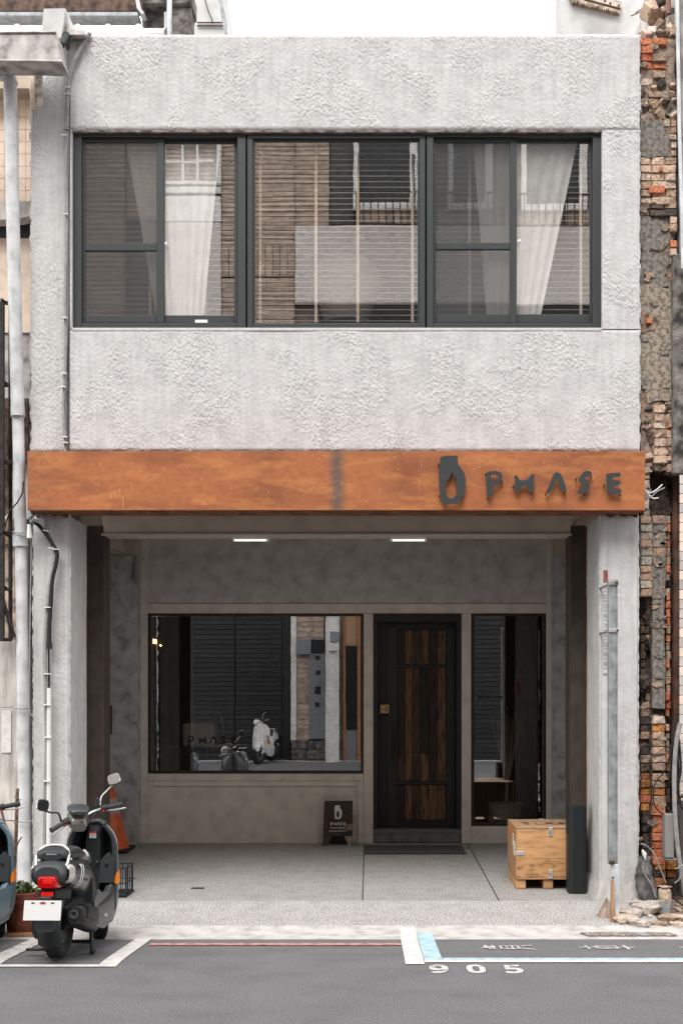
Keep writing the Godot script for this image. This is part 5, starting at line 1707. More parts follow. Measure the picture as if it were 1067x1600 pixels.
	for k in 7:
		var x := -0.13 + 0.26 * k / 6.0
		loc(ws, "wire", MB.new().tube([Vector3(x, 0.012, 0.13), Vector3(x, 0.25, 0.13)], 0.004 if k % 6 else 0.008, 6), mats.black_metal)
		loc(ws, "wire", MB.new().tube([Vector3(x, 0.012, 0.13), Vector3(x, 0.012, -0.16)], 0.004, 6), mats.black_metal)
		loc(ws, "wire", MB.new().tube([Vector3(x, 0.012, -0.16), Vector3(x, 0.25, -0.16)], 0.004 if k % 6 else 0.008, 6), mats.black_metal)
	for k in 4:
		var zz := 0.13 - 0.29 * k / 4.0
		loc(ws, "wire", MB.new().tube([Vector3(0.135, 0.012, zz), Vector3(0.135, 0.25, zz)], 0.004, 6), mats.black_metal)
	loc(ws, "tray", MB.new().box(Vector3(0.0, 0.022, -0.015), Vector3(0.25, 0.012, 0.28), 0.003), mats.black_plastic)

	# fuse box and its conduit on the side wall
	D = 13.0
	var fb := thing("fuse_box", "small brown fuse box with stickers on the arcade side wall", "fuse box", P(168, 1147, D))
	slab(fb, "case", 158, 1104, 171, 1146, D, 0.16, mottled("box_brown", Color(0.36, 0.28, 0.24), 0.2, 0.6, 2.0, 0.0, 167), 0.006)
	slab(fb, "back_plate", 158, 1102, 175.5, 1147.5, D + 0.09, 0.02, M("box_green", Color(0.13, 0.22, 0.18), 0.6), 0.004)
	slab(fb, "paper_label", 161, 1104, 171.4, 1111.5, D - 0.002, 0.003, mats.paper, 0.0)
	slab(fb, "blue_label", 161, 1123, 167.5, 1134, D - 0.002, 0.003, M("label_blue", Color(0.30, 0.45, 0.55), 0.5), 0.0)
	slab(fb, "red_mark", 166.5, 1106, 170, 1110.5, D - 0.0035, 0.001, mats.sticker_red, 0.0)
	slab(fb, "latch", 162, 1135.5, 166, 1138.5, D - 0.02, 0.02, mats.black_plastic, 0.002)
	single("arcade_conduit", "grey conduit running up the arcade side wall through the fuse box", "pipe", MB.new().tube([P(164.5, 1318, 13.1), P(164.2, 1147, 13.1), P(163.8, 980, 13.1), P(164, 872, 13.1)], 0.018, 10), mats.galvanised)
	single("conduit_coupler", "white coupler on the arcade conduit above the fuse box", "pipe fitting", MB.new().tube([P(165, 968, 13.06), P(165, 976, 13.06)], 0.026, 10), mats.white_plastic)
	single("wall_switch", "dark narrow switch case high on the grey rear pier", "switch", MB.new().box(Vector3.ZERO, Vector3(0.035, 0.28, 0.03), 0.006), mats.grey_plastic, P(212.5, 892, 13.22))


func make_interior_things() -> void:
	# slatted blinds upstairs
	var slat_m := wood("blind_wood", Color(0.90, 0.84, 0.78), 170, 0.6, Vector3(0.1, 1, 1), 2.0)
	var tape_m := M("blind_tape", Color(0.80, 0.73, 0.66), 0.8)
	var D := 10.43
	for q in [[131, 371, [236, 322], "white drapes on the cable side"], [397, 654, [407, 494, 559, 644], "middle fixed window"], [679, 925, [733, 818, 906], "window nearest the brick wall"]]:
		var a := P(q[0], 505, D)
		var b := P(q[1], 216, D)
		var o := thing("venetian_blind", "pale wooden slatted blind behind the %s" % ("two-part window nearest the cables" if q[0] < 300 else q[3]), "blind", Vector3((a.x + b.x) * 0.5, a.y, -D), "slatted blinds in the upper windows")
		var sl := bx(Vector3(b.x - a.x, 0.0035, 0.05), 0.001).mesh()
		var n := 33
		for k in n:
			part(o, "slat", sl, slat_m, Vector3((a.x + b.x) * 0.5, lerpf(a.y + 0.02, b.y - 0.04, float(k) / (n - 1)), -D), Basis(Vector3.RIGHT, 0.27))
		slab(o, "head_rail", q[0], 214, q[1], 220, D - 0.03, 0.06, slat_m)
		for x in q[2]:
			part(o, "ladder_tape", bx(Vector3(0.024, b.y - a.y, 0.001)), tape_m, Vector3(P(x, 0, D).x, (a.y + b.y) * 0.5, -D + 0.027))
	# gathered drapes
	var sheer := mottled("drape", Color(0.93, 0.92, 0.905, 0.84), 0.06, 0.9, 0.8, 0.0, 171)
	sheer.transparency = BaseMaterial3D.TRANSPARENCY_ALPHA
	for q in [[[196, 345], [246, 318], "white drape gathered to a point behind the window nearest the cables"], [[738, 903], [760, 843], "white drape gathered to a point behind the window nearest the brick wall"]]:
		var rows := []
		for i in 25:
			var v := i / 24.0
			var r := []
			for j in 61:
				var u := j / 60.0
				var x := lerpf(lerpf(q[0][0], q[1][0], v), lerpf(q[0][1], q[1][1], v), u)
				var p := P(x, lerpf(215, 500, v), 10.345)
				p.z += 0.012 * sin(u * 50.0 + v * 2.0) * (0.4 + 0.6 * v) - 0.01 * v
				r.append(p)
			rows.append(r)
		single("white_drape", q[2], "curtain", MB.new().grid(rows, Vector3(0, 0, 1)), sheer, Vector3.ZERO, "")
	# a round-backed white chair upstairs
	var ch := thing("tub_chair", "white round backed tub chair behind the middle upper window", "chair", P(541, 512, 10.9))
	var prof := []
	for k in 13:
		var t := k / 12.0
		prof.append(Vector2(lerpf(0.19, 0.335, sin(t * PI * 0.5)) if t < 0.55 else 0.32 * sqrt(maxf(0.0, 1.0 - pow((t - 0.55) / 0.45, 2.0))) + 0.002, 0.04 + t * 0.62))
	part(ch, "shell", MB.new().lathe(prof, 32), mottled("chair_white", Color(0.88, 0.87, 0.85), 0.05, 0.6, 0.8, 0.0, 172), P(541, 512, 10.95))
	# shop floor: lamp, counter, machine
	var cp := thing("pendant_globe", "dark smoked glass pendant globe with warm bulbs inside the shop window", "pendant lamp", P(246, 1005, 14.2))
	loc(cp, "globe", MB.new().lathe([Vector2(0.02, 0.13), Vector2(0.09, 0.11), Vector2(0.125, 0.04), Vector2(0.13, -0.02), Vector2(0.11, -0.09), Vector2(0.05, -0.125), Vector2(0.002, -0.13)], 24), M("smoked_copper", Color(0.16, 0.12, 0.10), 0.12, 0.7))
	loc(cp, "cord", MB.new().tube([Vector3(0, 0.12, 0), Vector3(0, 1.3, 0)], 0.006, 6), mats.black_rubber)
	var bulb := M("warm_bulb", Color(1, 0.85, 0.6), 0.4)
	bulb.emission_enabled = true
	bulb.emission = Color(1.0, 0.78, 0.5)
	bulb.emission_energy_multiplier = 2.5
	for q in [[-0.06, -0.01], [0.06, -0.03], [0.0, 0.03]]:
		loc(cp, "bulb", MB.new().lathe([Vector2(0.001, -0.014), Vector2(0.014, 0), Vector2(0.001, 0.014)], 10), bulb, Vector3(q[0], q[1], 0.118))
	var gl := OmniLight3D.new()
	gl.name = "globe_light"
	gl.light_energy = 0.02
	gl.light_color = Color(1.0, 0.8, 0.55)
	gl.light_size = 0.03
	gl.omni_range = 8.0
	gl.omni_attenuation = 2.0
	gl.shadow_enabled = true
	add_child(gl)
	gl.position = P(246, 1003, 14.2) + Vector3(0, 0, 0.19)
	var ct := thing("shop_counter", "dark counter standing inside the shop window", "counter", Vector3(-2.2, 0.11, -15.0))
	part(ct, "body", bx(Vector3(1.1, 0.95, 0.6), 0.01), mats.black_metal, Vector3(-2.2, 0.59, -15.0))
	part(ct, "worktop", bx(Vector3(1.16, 0.04, 0.66), 0.008), mats.room_floor, Vector3(-2.2, 1.085, -15.0))
	var mc := thing("roasting_machine", "pale boxy machine with a curved tap on the shop counter", "machine", P(315, 1138, 14.9))
	part(mc, "case", bx(Vector3(0.40, 0.28, 0.3), 0.02), mats.white_plastic, Vector3(-2.08, 1.25, -14.95))
	part(mc, "tap", MB.new().tube([Vector3(-1.93, 1.39, -14.9), Vector3(-1.92, 1.52, -14.85), Vector3(-1.86, 1.55, -14.8), Vector3(-1.80, 1.48, -14.78), Vector3(-1.78, 1.3, -14.78)], 0.012, 8), mats.chrome)
	part(mc, "drip_tray", bx(Vector3(0.34, 0.03, 0.2), 0.006), mats.white_plastic, Vector3(-1.85, 1.125, -14.8))
	# behind the side window
	var pt := thing("concrete_planter", "round grey concrete planter with bare pale stems behind the side window", "planter", P(789, 1286, 13.85))
	var pp := P(789, 1287, 13.85)
	part(pt, "bowl", MB.new().lathe([Vector2(0.002, 0.0), Vector2(0.165, 0.0), Vector2(0.19, 0.05), Vector2(0.198, 0.24), Vector2(0.18, 0.24), Vector2(0.175, 0.20), Vector2(0.002, 0.20)], 28), mottled("planter_grey", Color(0.80, 0.78, 0.75), 0.35, 0.9, 2.0, 0.0, 169), pp)
	var stem_m := M("pale_stem", Color(0.78, 0.72, 0.64), 0.7)
	part(pt, "trunk", MB.new().tube([pp + Vector3(0, 0.2, 0), pp + Vector3(0.015, 0.3, 0), pp + Vector3(0.02, 0.42, 0)], 0.014, 8), stem_m)
	var r := RandomNumberGenerator.new()
	r.seed = 55
	for k in 13:
		var an := lerpf(-0.24, 0.24, k / 12.0)
		var le := r.randf_range(0.55, 0.95)
		part(pt, "stem", MB.new().tube([pp + Vector3(0.02, 0.4, 0), pp + Vector3(0.02 + sin(an) * le * 0.5, 0.4 + le * 0.55, r.randf_range(-0.05, 0.05)), pp + Vector3(0.02 + sin(an) * le * 0.9, 0.4 + le, r.randf_range(-0.1, 0.1))], [0.006, 0.004, 0.002], 5), stem_m)


# ------------------------------------------------------------------ cables and conduits
func smooth_path(pts: Array, step := 5) -> Array:
	var c := Curve3D.new()
	for i in pts.size():
		var a: Vector3 = pts[maxi(i - 1, 0)]
		var b: Vector3 = pts[mini(i + 1, pts.size() - 1)]
		var t := (b - a) / 6.0
		c.add_point(pts[i], -t, t)
	var out := []
	for i in pts.size() - 1:
		for k in step:
			out.append(c.sample(i, float(k) / step))
	out.append(pts[pts.size() - 1])
	return out


func make_cables() -> void:
	var grey_c := mottled("conduit_grey", Color(0.60, 0.595, 0.59), 0.15, 0.7, 1.5, 0.0, 180)
	var D := 10.17
	var c1 := thing("wall_conduit", "grey conduit curving down from the parapet into the groove beside the window", "conduit", P(104, 705, D))
	var p1 := [[141, 52], [133, 64], [123, 84], [113, 106], [108, 125], [106, 140], [105.5, 160], [105, 203]]
	part(c1, "conduit", MB.new().tube(smooth_path(p1.map(func(q): return P(q[0], q[1], D))), 0.017, 10), grey_c)
	var p2 := [[105, 200], [103.5, 260], [105.5, 330], [104, 400], [102.5, 470], [103.5, 540], [101, 600], [99.5, 640], [102, 680], [103, 706]]
	part(c1, "cable", MB.new().tube(smooth_path(p2.map(func(q): return P(q[0], q[1], D + 0.01))), 0.012, 8), grey_c)
	var p3 := [[107, 205], [106, 330], [106, 500], [103, 590], [104, 700]]
	part(c1, "cable", MB.new().tube(smooth_path(p3.map(func(q): return P(q[0], q[1], D + 0.03))), 0.009, 8), mats.grey_plastic)
	for q in [[106, 137], [105.5, 147], [100, 211.5], [103, 335], [102, 497], [101, 584], [99.5, 605], [102, 683], [103, 692]]:
		part(c1, "clip", bx(Vector3(0.045, 0.009, 0.03), 0.003), mats.white_plastic, P(q[0], q[1], D - 0.012))
	# bundle on the left pillar
	var c2 := thing("pillar_cables", "bundle of grey corrugated conduit and black cable clipped down the pillar behind the scooter", "cables", P(75, 1320, D))
	var z := func(lst, d): return lst.map(func(q): return P(q[0] / 3.2, 800.0 + q[1] / 3.2, d))
	var flex := smooth_path(z.call([[185, 25], [205, 12], [232, 38], [238, 90], [258, 150], [278, 200], [264, 300], [246, 400], [236, 520], [229, 640], [226, 760], [232, 900], [232, 1000], [236, 1150], [232, 1300], [228, 1450], [226, 1660]], 10.13), 14)
	var rad := []
	for i in flex.size():
		rad.append(0.0165 if i % 2 else 0.0195)
	part(c2, "corrugated_conduit", MB.new().tube(flex, rad, 10), grey_c)
	part(c2, "black_cable", MB.new().tube(smooth_path(z.call([[140, 38], [190, 62], [240, 122], [268, 168], [287, 202], [282, 260], [264, 340], [257, 450], [250, 560], [249, 680]], 10.11)), 0.016, 10), mats.black_rubber)
	part(c2, "black_cable", MB.new().tube(smooth_path(z.call([[285, 200], [276, 280], [262, 380], [258, 520], [246, 640], [246, 760], [248, 900]], 10.14)), 0.008, 8), mats.black_rubber)
	part(c2, "white_tube", MB.new().tube(z.call([[248, 880], [247, 1200], [245, 1660]], 10.12), 0.019, 12), mats.white_plastic)
	part(c2, "coupling", MB.new().tube(z.call([[249, 655], [249, 685]], 10.11), 0.024, 10), mats.black_plastic)
	for q in [[235, 95], [258, 182], [284, 188], [242, 478], [240, 810], [240, 965], [242, 1127], [236, 1346]]:
		part(c2, "clip", bx(Vector3(0.055, 0.008, 0.05), 0.003), mats.white_plastic, z.call([q], 10.11)[0], Basis(Vector3(0, 0, 1), -0.2 if q[1] < 100 else 0.0))
	for q in [[150, 30], [165, 18], [172, 40], [186, 46], [160, 48]]:
		part(c2, "terminal_nut", bx(Vector3(0.028, 0.024, 0.05), 0.006), mats.galvanised, z.call([q], 10.06)[0], Basis(Vector3(0, 0, 1), q[0] * 0.2))
	part(c2, "insulator", MB.new().tube(z.call([[148, 62], [150, 130]], 10.08), [0.016, 0.024], 10), mats.white_plastic)
	single("drop_wire", "thin pale wire hanging down from the insulator beside the drainpipe", "wire", MB.new().tube(smooth_path(z.call([[150, 135], [158, 170], [155, 400], [150, 700], [148, 960], [160, 1020]], 10.12)), 0.005, 6), grey_c)
	# loose bundle in the gap on the right
	var c3 := thing("loose_cables", "tangle of black and grey cables hanging beside the brick wall", "cables", P(1055, 1380, 10.2))
	var lst := [
		[[[1062, 1130], [1056, 1160], [1053, 1200], [1053, 1250], [1055, 1290], [1060, 1340], [1070, 1400]], 10.1, 0.019, grey_c],
		[[[1051, 1150], [1047, 1180], [1048, 1210], [1055, 1235], [1064, 1245], [1075, 1240]], 10.14, 0.009, mats.black_rubber],
		[[[1058, 1120], [1050, 1150], [1051, 1190], [1052, 1240], [1054, 1300]], 10.16, 0.008, mats.black_rubber],
		[[[1050, 1160], [1040, 1200], [1024, 1222], [1020, 1240], [1022, 1258], [1032, 1270], [1042, 1271], [1054, 1262], [1066, 1240]], 10.18, 0.006, mats.black_rubber],
		[[[1060, 1155], [1063, 1200], [1059, 1230], [1064, 1260], [1075, 1270]], 10.13, 0.010, mats.black_rubber],
		[[[1046, 1165], [1049, 1200], [1054, 1220], [1060, 1215], [1057, 1180], [1052, 1170]], 10.15, 0.008, mats.black_rubber],
		[[[1000, 1318], [1010, 1322], [1020, 1332], [1026, 1345], [1034, 1365], [1040, 1380]], 10.05, 0.005, grey_c],
		[[[1070, 1350], [1062, 1354], [1055, 1358]], 10.05, 0.006, grey_c],
		[[[1064, 1362], [1060, 1374], [1053, 1380]], 10.05, 0.005, grey_c],
		[[[1042, 1385], [1050, 1400], [1062, 1412], [1075, 1418]], 9.95, 0.006, mats.black_rubber],
		[[[1002, 1352], [1008, 1368], [1016, 1380], [1021, 1392], [1024, 1402]], 9.98, 0.005, grey_c],
	]
	for q in lst:
		part(c3, "cable", MB.new().tube(smooth_path(q[0].map(func(w): return P(w[0], w[1], q[1]))), q[2], 8), q[3])
	var c4 := thing("fascia_wires", "short loose wires poking out beside the end of the rusted fascia", "wires", P(1015, 778, 10.1))
	for q in [[[1006, 764], [1014, 770], [1024, 766], [1034, 757]], [[1007, 772], [1016, 776], [1026, 768], [1038, 762]], [[1006, 778], [1012, 774], [1016, 764]], [[1008, 766], [1018, 778], [1028, 778]]]:
		part(c4, "wire", MB.new().tube(smooth_path(q.map(func(w): return P(w[0], w[1], 10.05))), 0.006, 6), mats.white_plastic if q[0][1] < 770 else mats.grey_plastic)


func make_corner_things() -> void:
	# galvanised channel standing at the kerb corner
	var D := 9.62
	var o := thing("steel_channel_post", "tall galvanised channel post with a pale timber foot before the pillar", "post", P(958, 1446, D))
	slab(o, "channel_web", 951.5, 905, 963.5, 1350, D, 0.006, mats.galvanised, 0.001)
	slab(o, "channel_flange", 950, 905, 951.9, 1350, D - 0.0, 0.045, mats.galvanised, 0.001)
	slab(o, "channel_flange", 962.6, 905, 964.4, 1350, D - 0.0, 0.045, mats.galvanised, 0.001)
	slab(o, "lower_channel", 954, 1350.4, 967, 1448, D - 0.004, 0.04, mats.pvc_pipe, 0.004)
	for q in [[951, 907, 966, 914], [951, 982, 966, 988]]:
		var cl := slab(o, "clamp", q[0] - 0.5, q[1], q[2], q[3], D - 0.012, 0.07, mats.zinc_sheet, 0.003)
		part(cl, "tie_rod", MB.new().tube([P(957, (q[1] + q[3]) * 0.5, D + 0.05), P(957, (q[1] + q[3]) * 0.5, D + 0.05) + Vector3(0, 0, -0.55)], 0.01, 8), mats.galvanised)
	slab(o, "rusty_clamp", 952, 1345.5, 960, 1351, D - 0.03, 0.05, mats.rusty_metal, 0.004)
	for q in [[963, 910], [964, 985], [956.5, 1371]]:
		part(o, "bolt", MB.new().tube([Vector3.ZERO, Vector3(0, 0, 0.012)], 0.008, 8), mats.black_plastic, P(q[0], q[1], D - 0.013))
	var stake := [[954.5, 1375], [957.5, 1375], [961.5, 1444], [953, 1444]]
	part(o, "timber_stake", MB.new().prism(stake.map(func(q): var p := P(q[0], q[1], D - 0.03); return Vector2(p.x, p.y)), -D + 0.005, -D + 0.03), wood("stake_wood", Color(0.72, 0.57, 0.45), 190, 0.8))
	# vertical number strip on the pillar
	var ns := thing("number_strip", "faded vertical number strip with a red head pasted on the pillar", "sign", P(945, 1050, 10.18))
	slab(ns, "backing", 942, 891, 949, 1052, 10.185, 0.004, mats.stucco_smooth, 0.0)
	slab(ns, "red_head", 942.2, 891, 948.8, 910, 10.183, 0.003, mottled("faded_red", Color(0.66, 0.36, 0.33), 0.4, 0.8, 4.0, 0.0, 191), 0.0)
	var faded := M("faded_ink", Color(0.60, 0.595, 0.59), 0.9)
	var r := RandomNumberGenerator.new()
	r.seed = 66
	for k in 9:
		var y := 914.0 + k * 15.0
		for s in [[942.8, y, 948.2, y + 1.6], [942.8, y + 4.4, 948.2, y + 6.0], [942.8, y + 9.2, 948.2, y + 10.8], [942.8 if r.randf() < 0.5 else 946.7, y + 1.8, 944.2 if r.randf() < 0.1 else 948.2, y + 4.2]]:
			if s[2] > s[0] and s[2] - s[0] < 6.5:
				slab(ns, "numeral_stroke", s[0], s[1], s[2], s[3], 10.183, 0.002, faded, 0.0)
	# drain grating in the gutter strip
	var dg := thing("drain_grate", "worn concrete drain grating let into the gutter strip", "drain grate", Vector3(2.0, -0.03, -9.28))
	var cells := 7
	for k in cells:
		var x := 1.68 + k * 0.098
		var tone: Material = mats.galvanised if k == 4 else (mottled("grate_brown", Color(0.60, 0.54, 0.50), 0.35, 0.9, 3.0, 0.0, 192) if k % 2 else mottled("grate_grey", Color(0.66, 0.61, 0.575), 0.35, 0.9, 3.0, 0.0, 193))
		for s in 4:
			part(dg, "bar", MB.new().box(Vector3.ZERO, Vector3(0.088, 0.012, 0.024), 0.002), tone, Vector3(x - 0.012 * s, G(9.24) + 0.012 - 0.001 * s, -9.17 - s * 0.031))
	# spoil around the foot of the wall
	var rb := thing("rubble_heap", "loose stones and broken cement at the foot of the brick wall", "rubble", P(1020, 1440, 9.7))
	for q in [[985, 1424, 0.26, 0.07, 0.18, "white"], [1012, 1420, 0.30, 0.10, 0.2, "white"], [974, 1430, 0.16, 0.06, 0.14, "cream"], [998, 1436, 0.18, 0.06, 0.12, "white"], [1000, 1412, 0.2, 0.05, 0.2, "white"], [1046, 1428, 0.2, 0.05, 0.14, "tan"], [1062, 1428, 0.16, 0.05, 0.12, "cream"], [1058, 1440, 0.12, 0.03, 0.1, "cream"], [1032, 1440, 0.1, 0.03, 0.08, "tan"], [1012, 1396, 0.1, 0.05, 0.1, "dark"]]:
		var d: float = 1.84 * F / (q[1] + 6.0 - 1072.0)
		d = clampf(d, 9.52, 10.4)
		var p := P(q[0], q[1], d)
		p.y = G(d) + q[3] * 0.3
		part(rb, "stone", rough_block(int(q[0]), 0.13, 0.2), brick_mats[q[5]][0], p, Basis(Vector3.UP, q[0] * 0.1) * Basis.from_scale(Vector3(q[2], q[3], q[4])))
	for k in 36:
		var d := r.randf_range(9.5, 10.2)
		var x := r.randf_range(1.95 if d < 9.9 else 2.3, 2.95)
		var s := r.randf_range(0.008, 0.035)
		part(rb, "stone", brick_shapes[k % 7], brick_mats[["white", "cream", "tan", "dark"][r.randi() % 4]][k % 3], Vector3(x, G(d) + s * 0.2, -d), Basis.from_euler(Vector3(r.randf(), r.randf() * 6.0, r.randf())) * Basis.from_scale(Vector3(s * 1.4, s * 0.7, s)))
	# a cone of spilt cement at the post's foot
	single("cement_lump", "brown stained lump of cement at the foot of the steel post", "cement lump", MB.new().lathe([Vector2(0.15, -0.02), Vector2(0.10, 0.05), Vector2(0.05, 0.13), Vector2(0.015, 0.2), Vector2(0.0, 0.21)], 11, Transform3D(Basis.from_scale(Vector3(0.6, 0.72, 0.5)), Vector3.ZERO)), mottled("lump", Color(0.66, 0.58, 0.52), 0.35, 0.95, 3.0, 0.8, 194), Vector3(P(947, 0, 9.75).x, G(9.75), -9.75))
	# capped pipe stub tied with cloth
	D = 9.85
	var ps := thing("pipe_stub", "short upright pipe stub wrapped in cloth beside the rubble", "pipe stub", Vector3(P(1038, 0, D).x, G(D), -D))
	loc(ps, "pipe", MB.new().lathe([Vector2(0.045, 0.0), Vector2(0.045, 0.11), Vector2(0.04, 0.11)], 16), mats.galvanised)
	var cl := []
	for i in 9:
		var rr := []
		for j in 25:
			var an := TAU * j / 24.0
			var rad: float = [0.047, 0.05, 0.049, 0.047, 0.043, 0.03, 0.02, 0.035, 0.05][i]
			rad += 0.004 * sin(an * 5.0 + i) + (0.012 * sin(an * 4.0) if i > 6 else 0.0)
			rr.append(Vector3(cos(an) * rad, 0.09 + [0.0, 0.03, 0.06, 0.085, 0.10, 0.108, 0.115, 0.125, 0.122][i], sin(an) * rad))
		cl.append(rr)
	loc(ps, "cloth", MB.new().grid(cl, Vector3.UP, true, Vector3(0, 0.13, 0)), mottled("rag", Color(0.80, 0.72, 0.63), 0.3, 0.9, 3.0, 0.0, 195))
	# slumped grey sack
	var sk := []
	for i in 15:
		var v := i / 14.0
		var rr := []
		for j in 33:
			var an := TAU * j / 32.0
			var rad := 0.035 + 0.055 * sin(minf(v * 1.15, 1.0) * PI * 0.62) + 0.012 * sin(an * 3.0 + v * 9.0) + 0.007 * sin(an * 7.0 - v * 21.0)
			rr.append(Vector3(cos(an) * rad * 0.85 - 0.04 * (1.0 - v), 0.40 * (1.0 - v), sin(an) * rad * 0.9))
		sk.append(rr)
	single("grey_sack", "slumped grey plastic sack wedged between pillar and bricks", "sack", MB.new().grid(sk, Vector3.UP, true, Vector3(0, 0.2, 0)), mottled("sack_grey", Color(0.42, 0.41, 0.40), 0.5, 0.6, 2.0, 0.0, 196), Vector3(P(1011, 0, 10.1).x, G(10.1), -10.1))
	single("white_scrap", "torn white plastic scrap above the grey sack", "plastic scrap", MB.new().tube([P(1003, 1328, 10.08), P(1006, 1334, 10.06), P(1007.5, 1344, 10.08)], [0.008, 0.02, 0.006], 7), mats.white_plastic)
	# meter box hung in the gap
	var jb := thing("junction_box", "speckled grey junction box hanging in the gap beside the bricks", "junction box", P(1047, 1342, 10.15))
	var spk := M("speckled_grey", Color(0.62, 0.61, 0.60), 0.8)
	grain(spk, ntex(0.25, 2, [[0.3, gray(0.6)], [0.5, gray(0.9)], [0.7, Color.WHITE]], 197), 3.0)
	slab(jb, "case", 1039, 1272, 1053, 1341, 10.12, 0.12, spk, 0.008)
	slab(jb, "base", 1039.5, 1341.4, 1057, 1345, 10.13, 0.14, mats.grey_plastic, 0.006)
	# terracotta pot with dry branches
	D = 9.32
	var pot := thing("terracotta_pot", "terracotta pot with green succulents and dry bare branches beside the scooter", "plant pot", Vector3(P(34, 0, D).x, G(D) + 0.01, -D))
	var terra := mottled("terracotta", Color(0.60, 0.34, 0.25), 0.35, 0.85, 2.0, 0.2, 198)
	loc(pot, "body", MB.new().lathe([Vector2(0.002, 0.0), Vector2(0.105, 0.0), Vector2(0.135, 0.23), Vector2(0.15, 0.235), Vector2(0.155, 0.30), Vector2(0.14, 0.305), Vector2(0.13, 0.27), Vector2(0.002, 0.27)], 24), terra)
	loc(pot, "soil", MB.new().lathe([Vector2(0.13, 0.272), Vector2(0.05, 0.285), Vector2(0.001, 0.287)], 16), mats.dirt)
	var bark := mottled("dry_bark", Color(0.55, 0.45, 0.38), 0.4, 0.9, 4.0, 0.0, 199)
	var base := pot.position
	var to := func(lst): return smooth_path(lst.map(func(q): return P(q[0], q[1], D) - base))
	loc(pot, "branch", MB.new().tube(to.call([[25, 1400], [23, 1370], [24, 1340], [26, 1300], [27, 1260], [28, 1232]]), 0.014, 8), bark)
	loc(pot, "branch", MB.new().tube(to.call([[22, 1345], [22, 1325], [19, 1308], [9, 1288], [4, 1270], [0, 1258]]), 0.009, 7), bark)
	loc(pot, "branch", MB.new().tube(to.call([[22, 1340], [26, 1325], [30, 1315], [34.5, 1308]]), 0.006, 6), bark)
	for q in [[27, 1251, 34, 1249], [27, 1262, 31, 1263], [26, 1247, 23, 1243], [26, 1290, 22, 1284]]:
		loc(pot, "twig", MB.new().tube(to.call([[q[0], q[1]], [q[2], q[3]]]), [0.006, 0.006, 0.005, 0.004, 0.003, 0.002], 5), bark)
	var lm := [leaf_mat("succulent_a", Color(0.42, 0.47, 0.30)), leaf_mat("succulent_b", Color(0.52, 0.55, 0.36)), leaf_mat("succulent_c", Color(0.34, 0.40, 0.26))]
	var blade := MB.new()
	var rws := []
	for i in 5:
		var v := i / 4.0
		var rr := []
		for j in 5:
			var u := j / 4.0 - 0.5
			rr.append(Vector3(u * 0.024 * sin(v * 2.6 + 0.35), v * 0.05, 0.006 * v * v * 4.0 - 0.5 * u * u * 0.02))
		rws.append(rr)
	blade.grid(rws, Vector3(0, 0, 1))
	var bm := blade.mesh()
	for k in 120:
		var an := r.randf() * TAU
		var rad := sqrt(r.randf()) * 0.13
		loc(pot, "leaf", bm, lm[r.randi() % 3], Vector3(cos(an) * rad, 0.285 + r.randf_range(0.0, 0.085) * (1.2 - rad / 0.13), sin(an) * rad), Basis(Vector3.UP, r.randf() * TAU) * Basis(Vector3.RIGHT, r.randf_range(0.1, 1.1)) * Basis.from_scale(Vector3.ONE * r.randf_range(0.7, 1.3)))
	single("timber_offcut", "orange timber offcut lying under the terracotta pot", "timber", bx(Vector3(0.20, 0.025, 0.06), 0.004), wood("offcut", Color(0.70, 0.52, 0.36), 200, 0.8), Vector3(P(36, 0, 9.2).x, G(9.2) + 0.014, -9.17), "", Basis(Vector3.UP, 0.1))


# ------------------------------------------------------------------ scooters
var tail := [[0.285, 0.0, 0.555, 0.078, 0.05, 0.045], [0.25, 0.0, 0.56, 0.11, 0.075, 0.075], [0.16, 0.0, 0.57, 0.134, 0.088, 0.105], [0.02, 0.0, 0.575, 0.145, 0.095, 0.135], [-0.14, 0.0, 0.565, 0.145, 0.095, 0.16], [-0.30, 0.0, 0.535, 0.135, 0.10, 0.20], [-0.42, 0.0, 0.48, 0.125, 0.12, 0.20]]

func tail_at(z: float) -> Array:
	for i in tail.size() - 1:
		if z >= tail[i + 1][0]:
			var k: float = (z - tail[i][0]) / (tail[i + 1][0] - tail[i][0])
			k = clampf(k, 0.0, 1.0)
			var r := [z]
			for q in range(1, 6):
				r.append(lerpf(tail[i][q], tail[i + 1][q], k))
			return r
	return tail[tail.size() - 1]


func tail_patch(z0: float, z1: float, a0: float, a1: float, scale: float, side: int, round_ends := 0.0) -> MB:      # a panel laid on the tail, angles in degrees from the horizontal
	var rows := []
	for i in 13:
		var u := i / 12.0
		var z := lerpf(z0, z1, u)
		var s := tail_at(z)
		var r := []
		var pinch: float = 1.0 - round_ends * pow(absf(u * 2.0 - 1.0), 4.0)
		for j in 11:
			var v := j / 10.0
			var mid := (a0 + a1) * 0.5
			var an := deg_to_rad(mid + (v - 0.5) * (a1 - a0) * pinch)
			var c := cos(an)
			var q := sin(an)
			var x: float = pow(absf(c), 2.0 / 2.4) * s[3]
			var y: float = signf(q) * pow(absf(q), 2.0 / 2.4) * (s[4] if q > 0 else s[5])
			var lift := scale * (1.0 - 0.6 * pow(absf(v * 2.0 - 1.0), 6.0))
			r.append(Vector3(side * (x + lift * c), s[2] + y + lift * q, z))
		rows.append(r)
	return MB.new().grid(rows, Vector3(side, 0, 0))


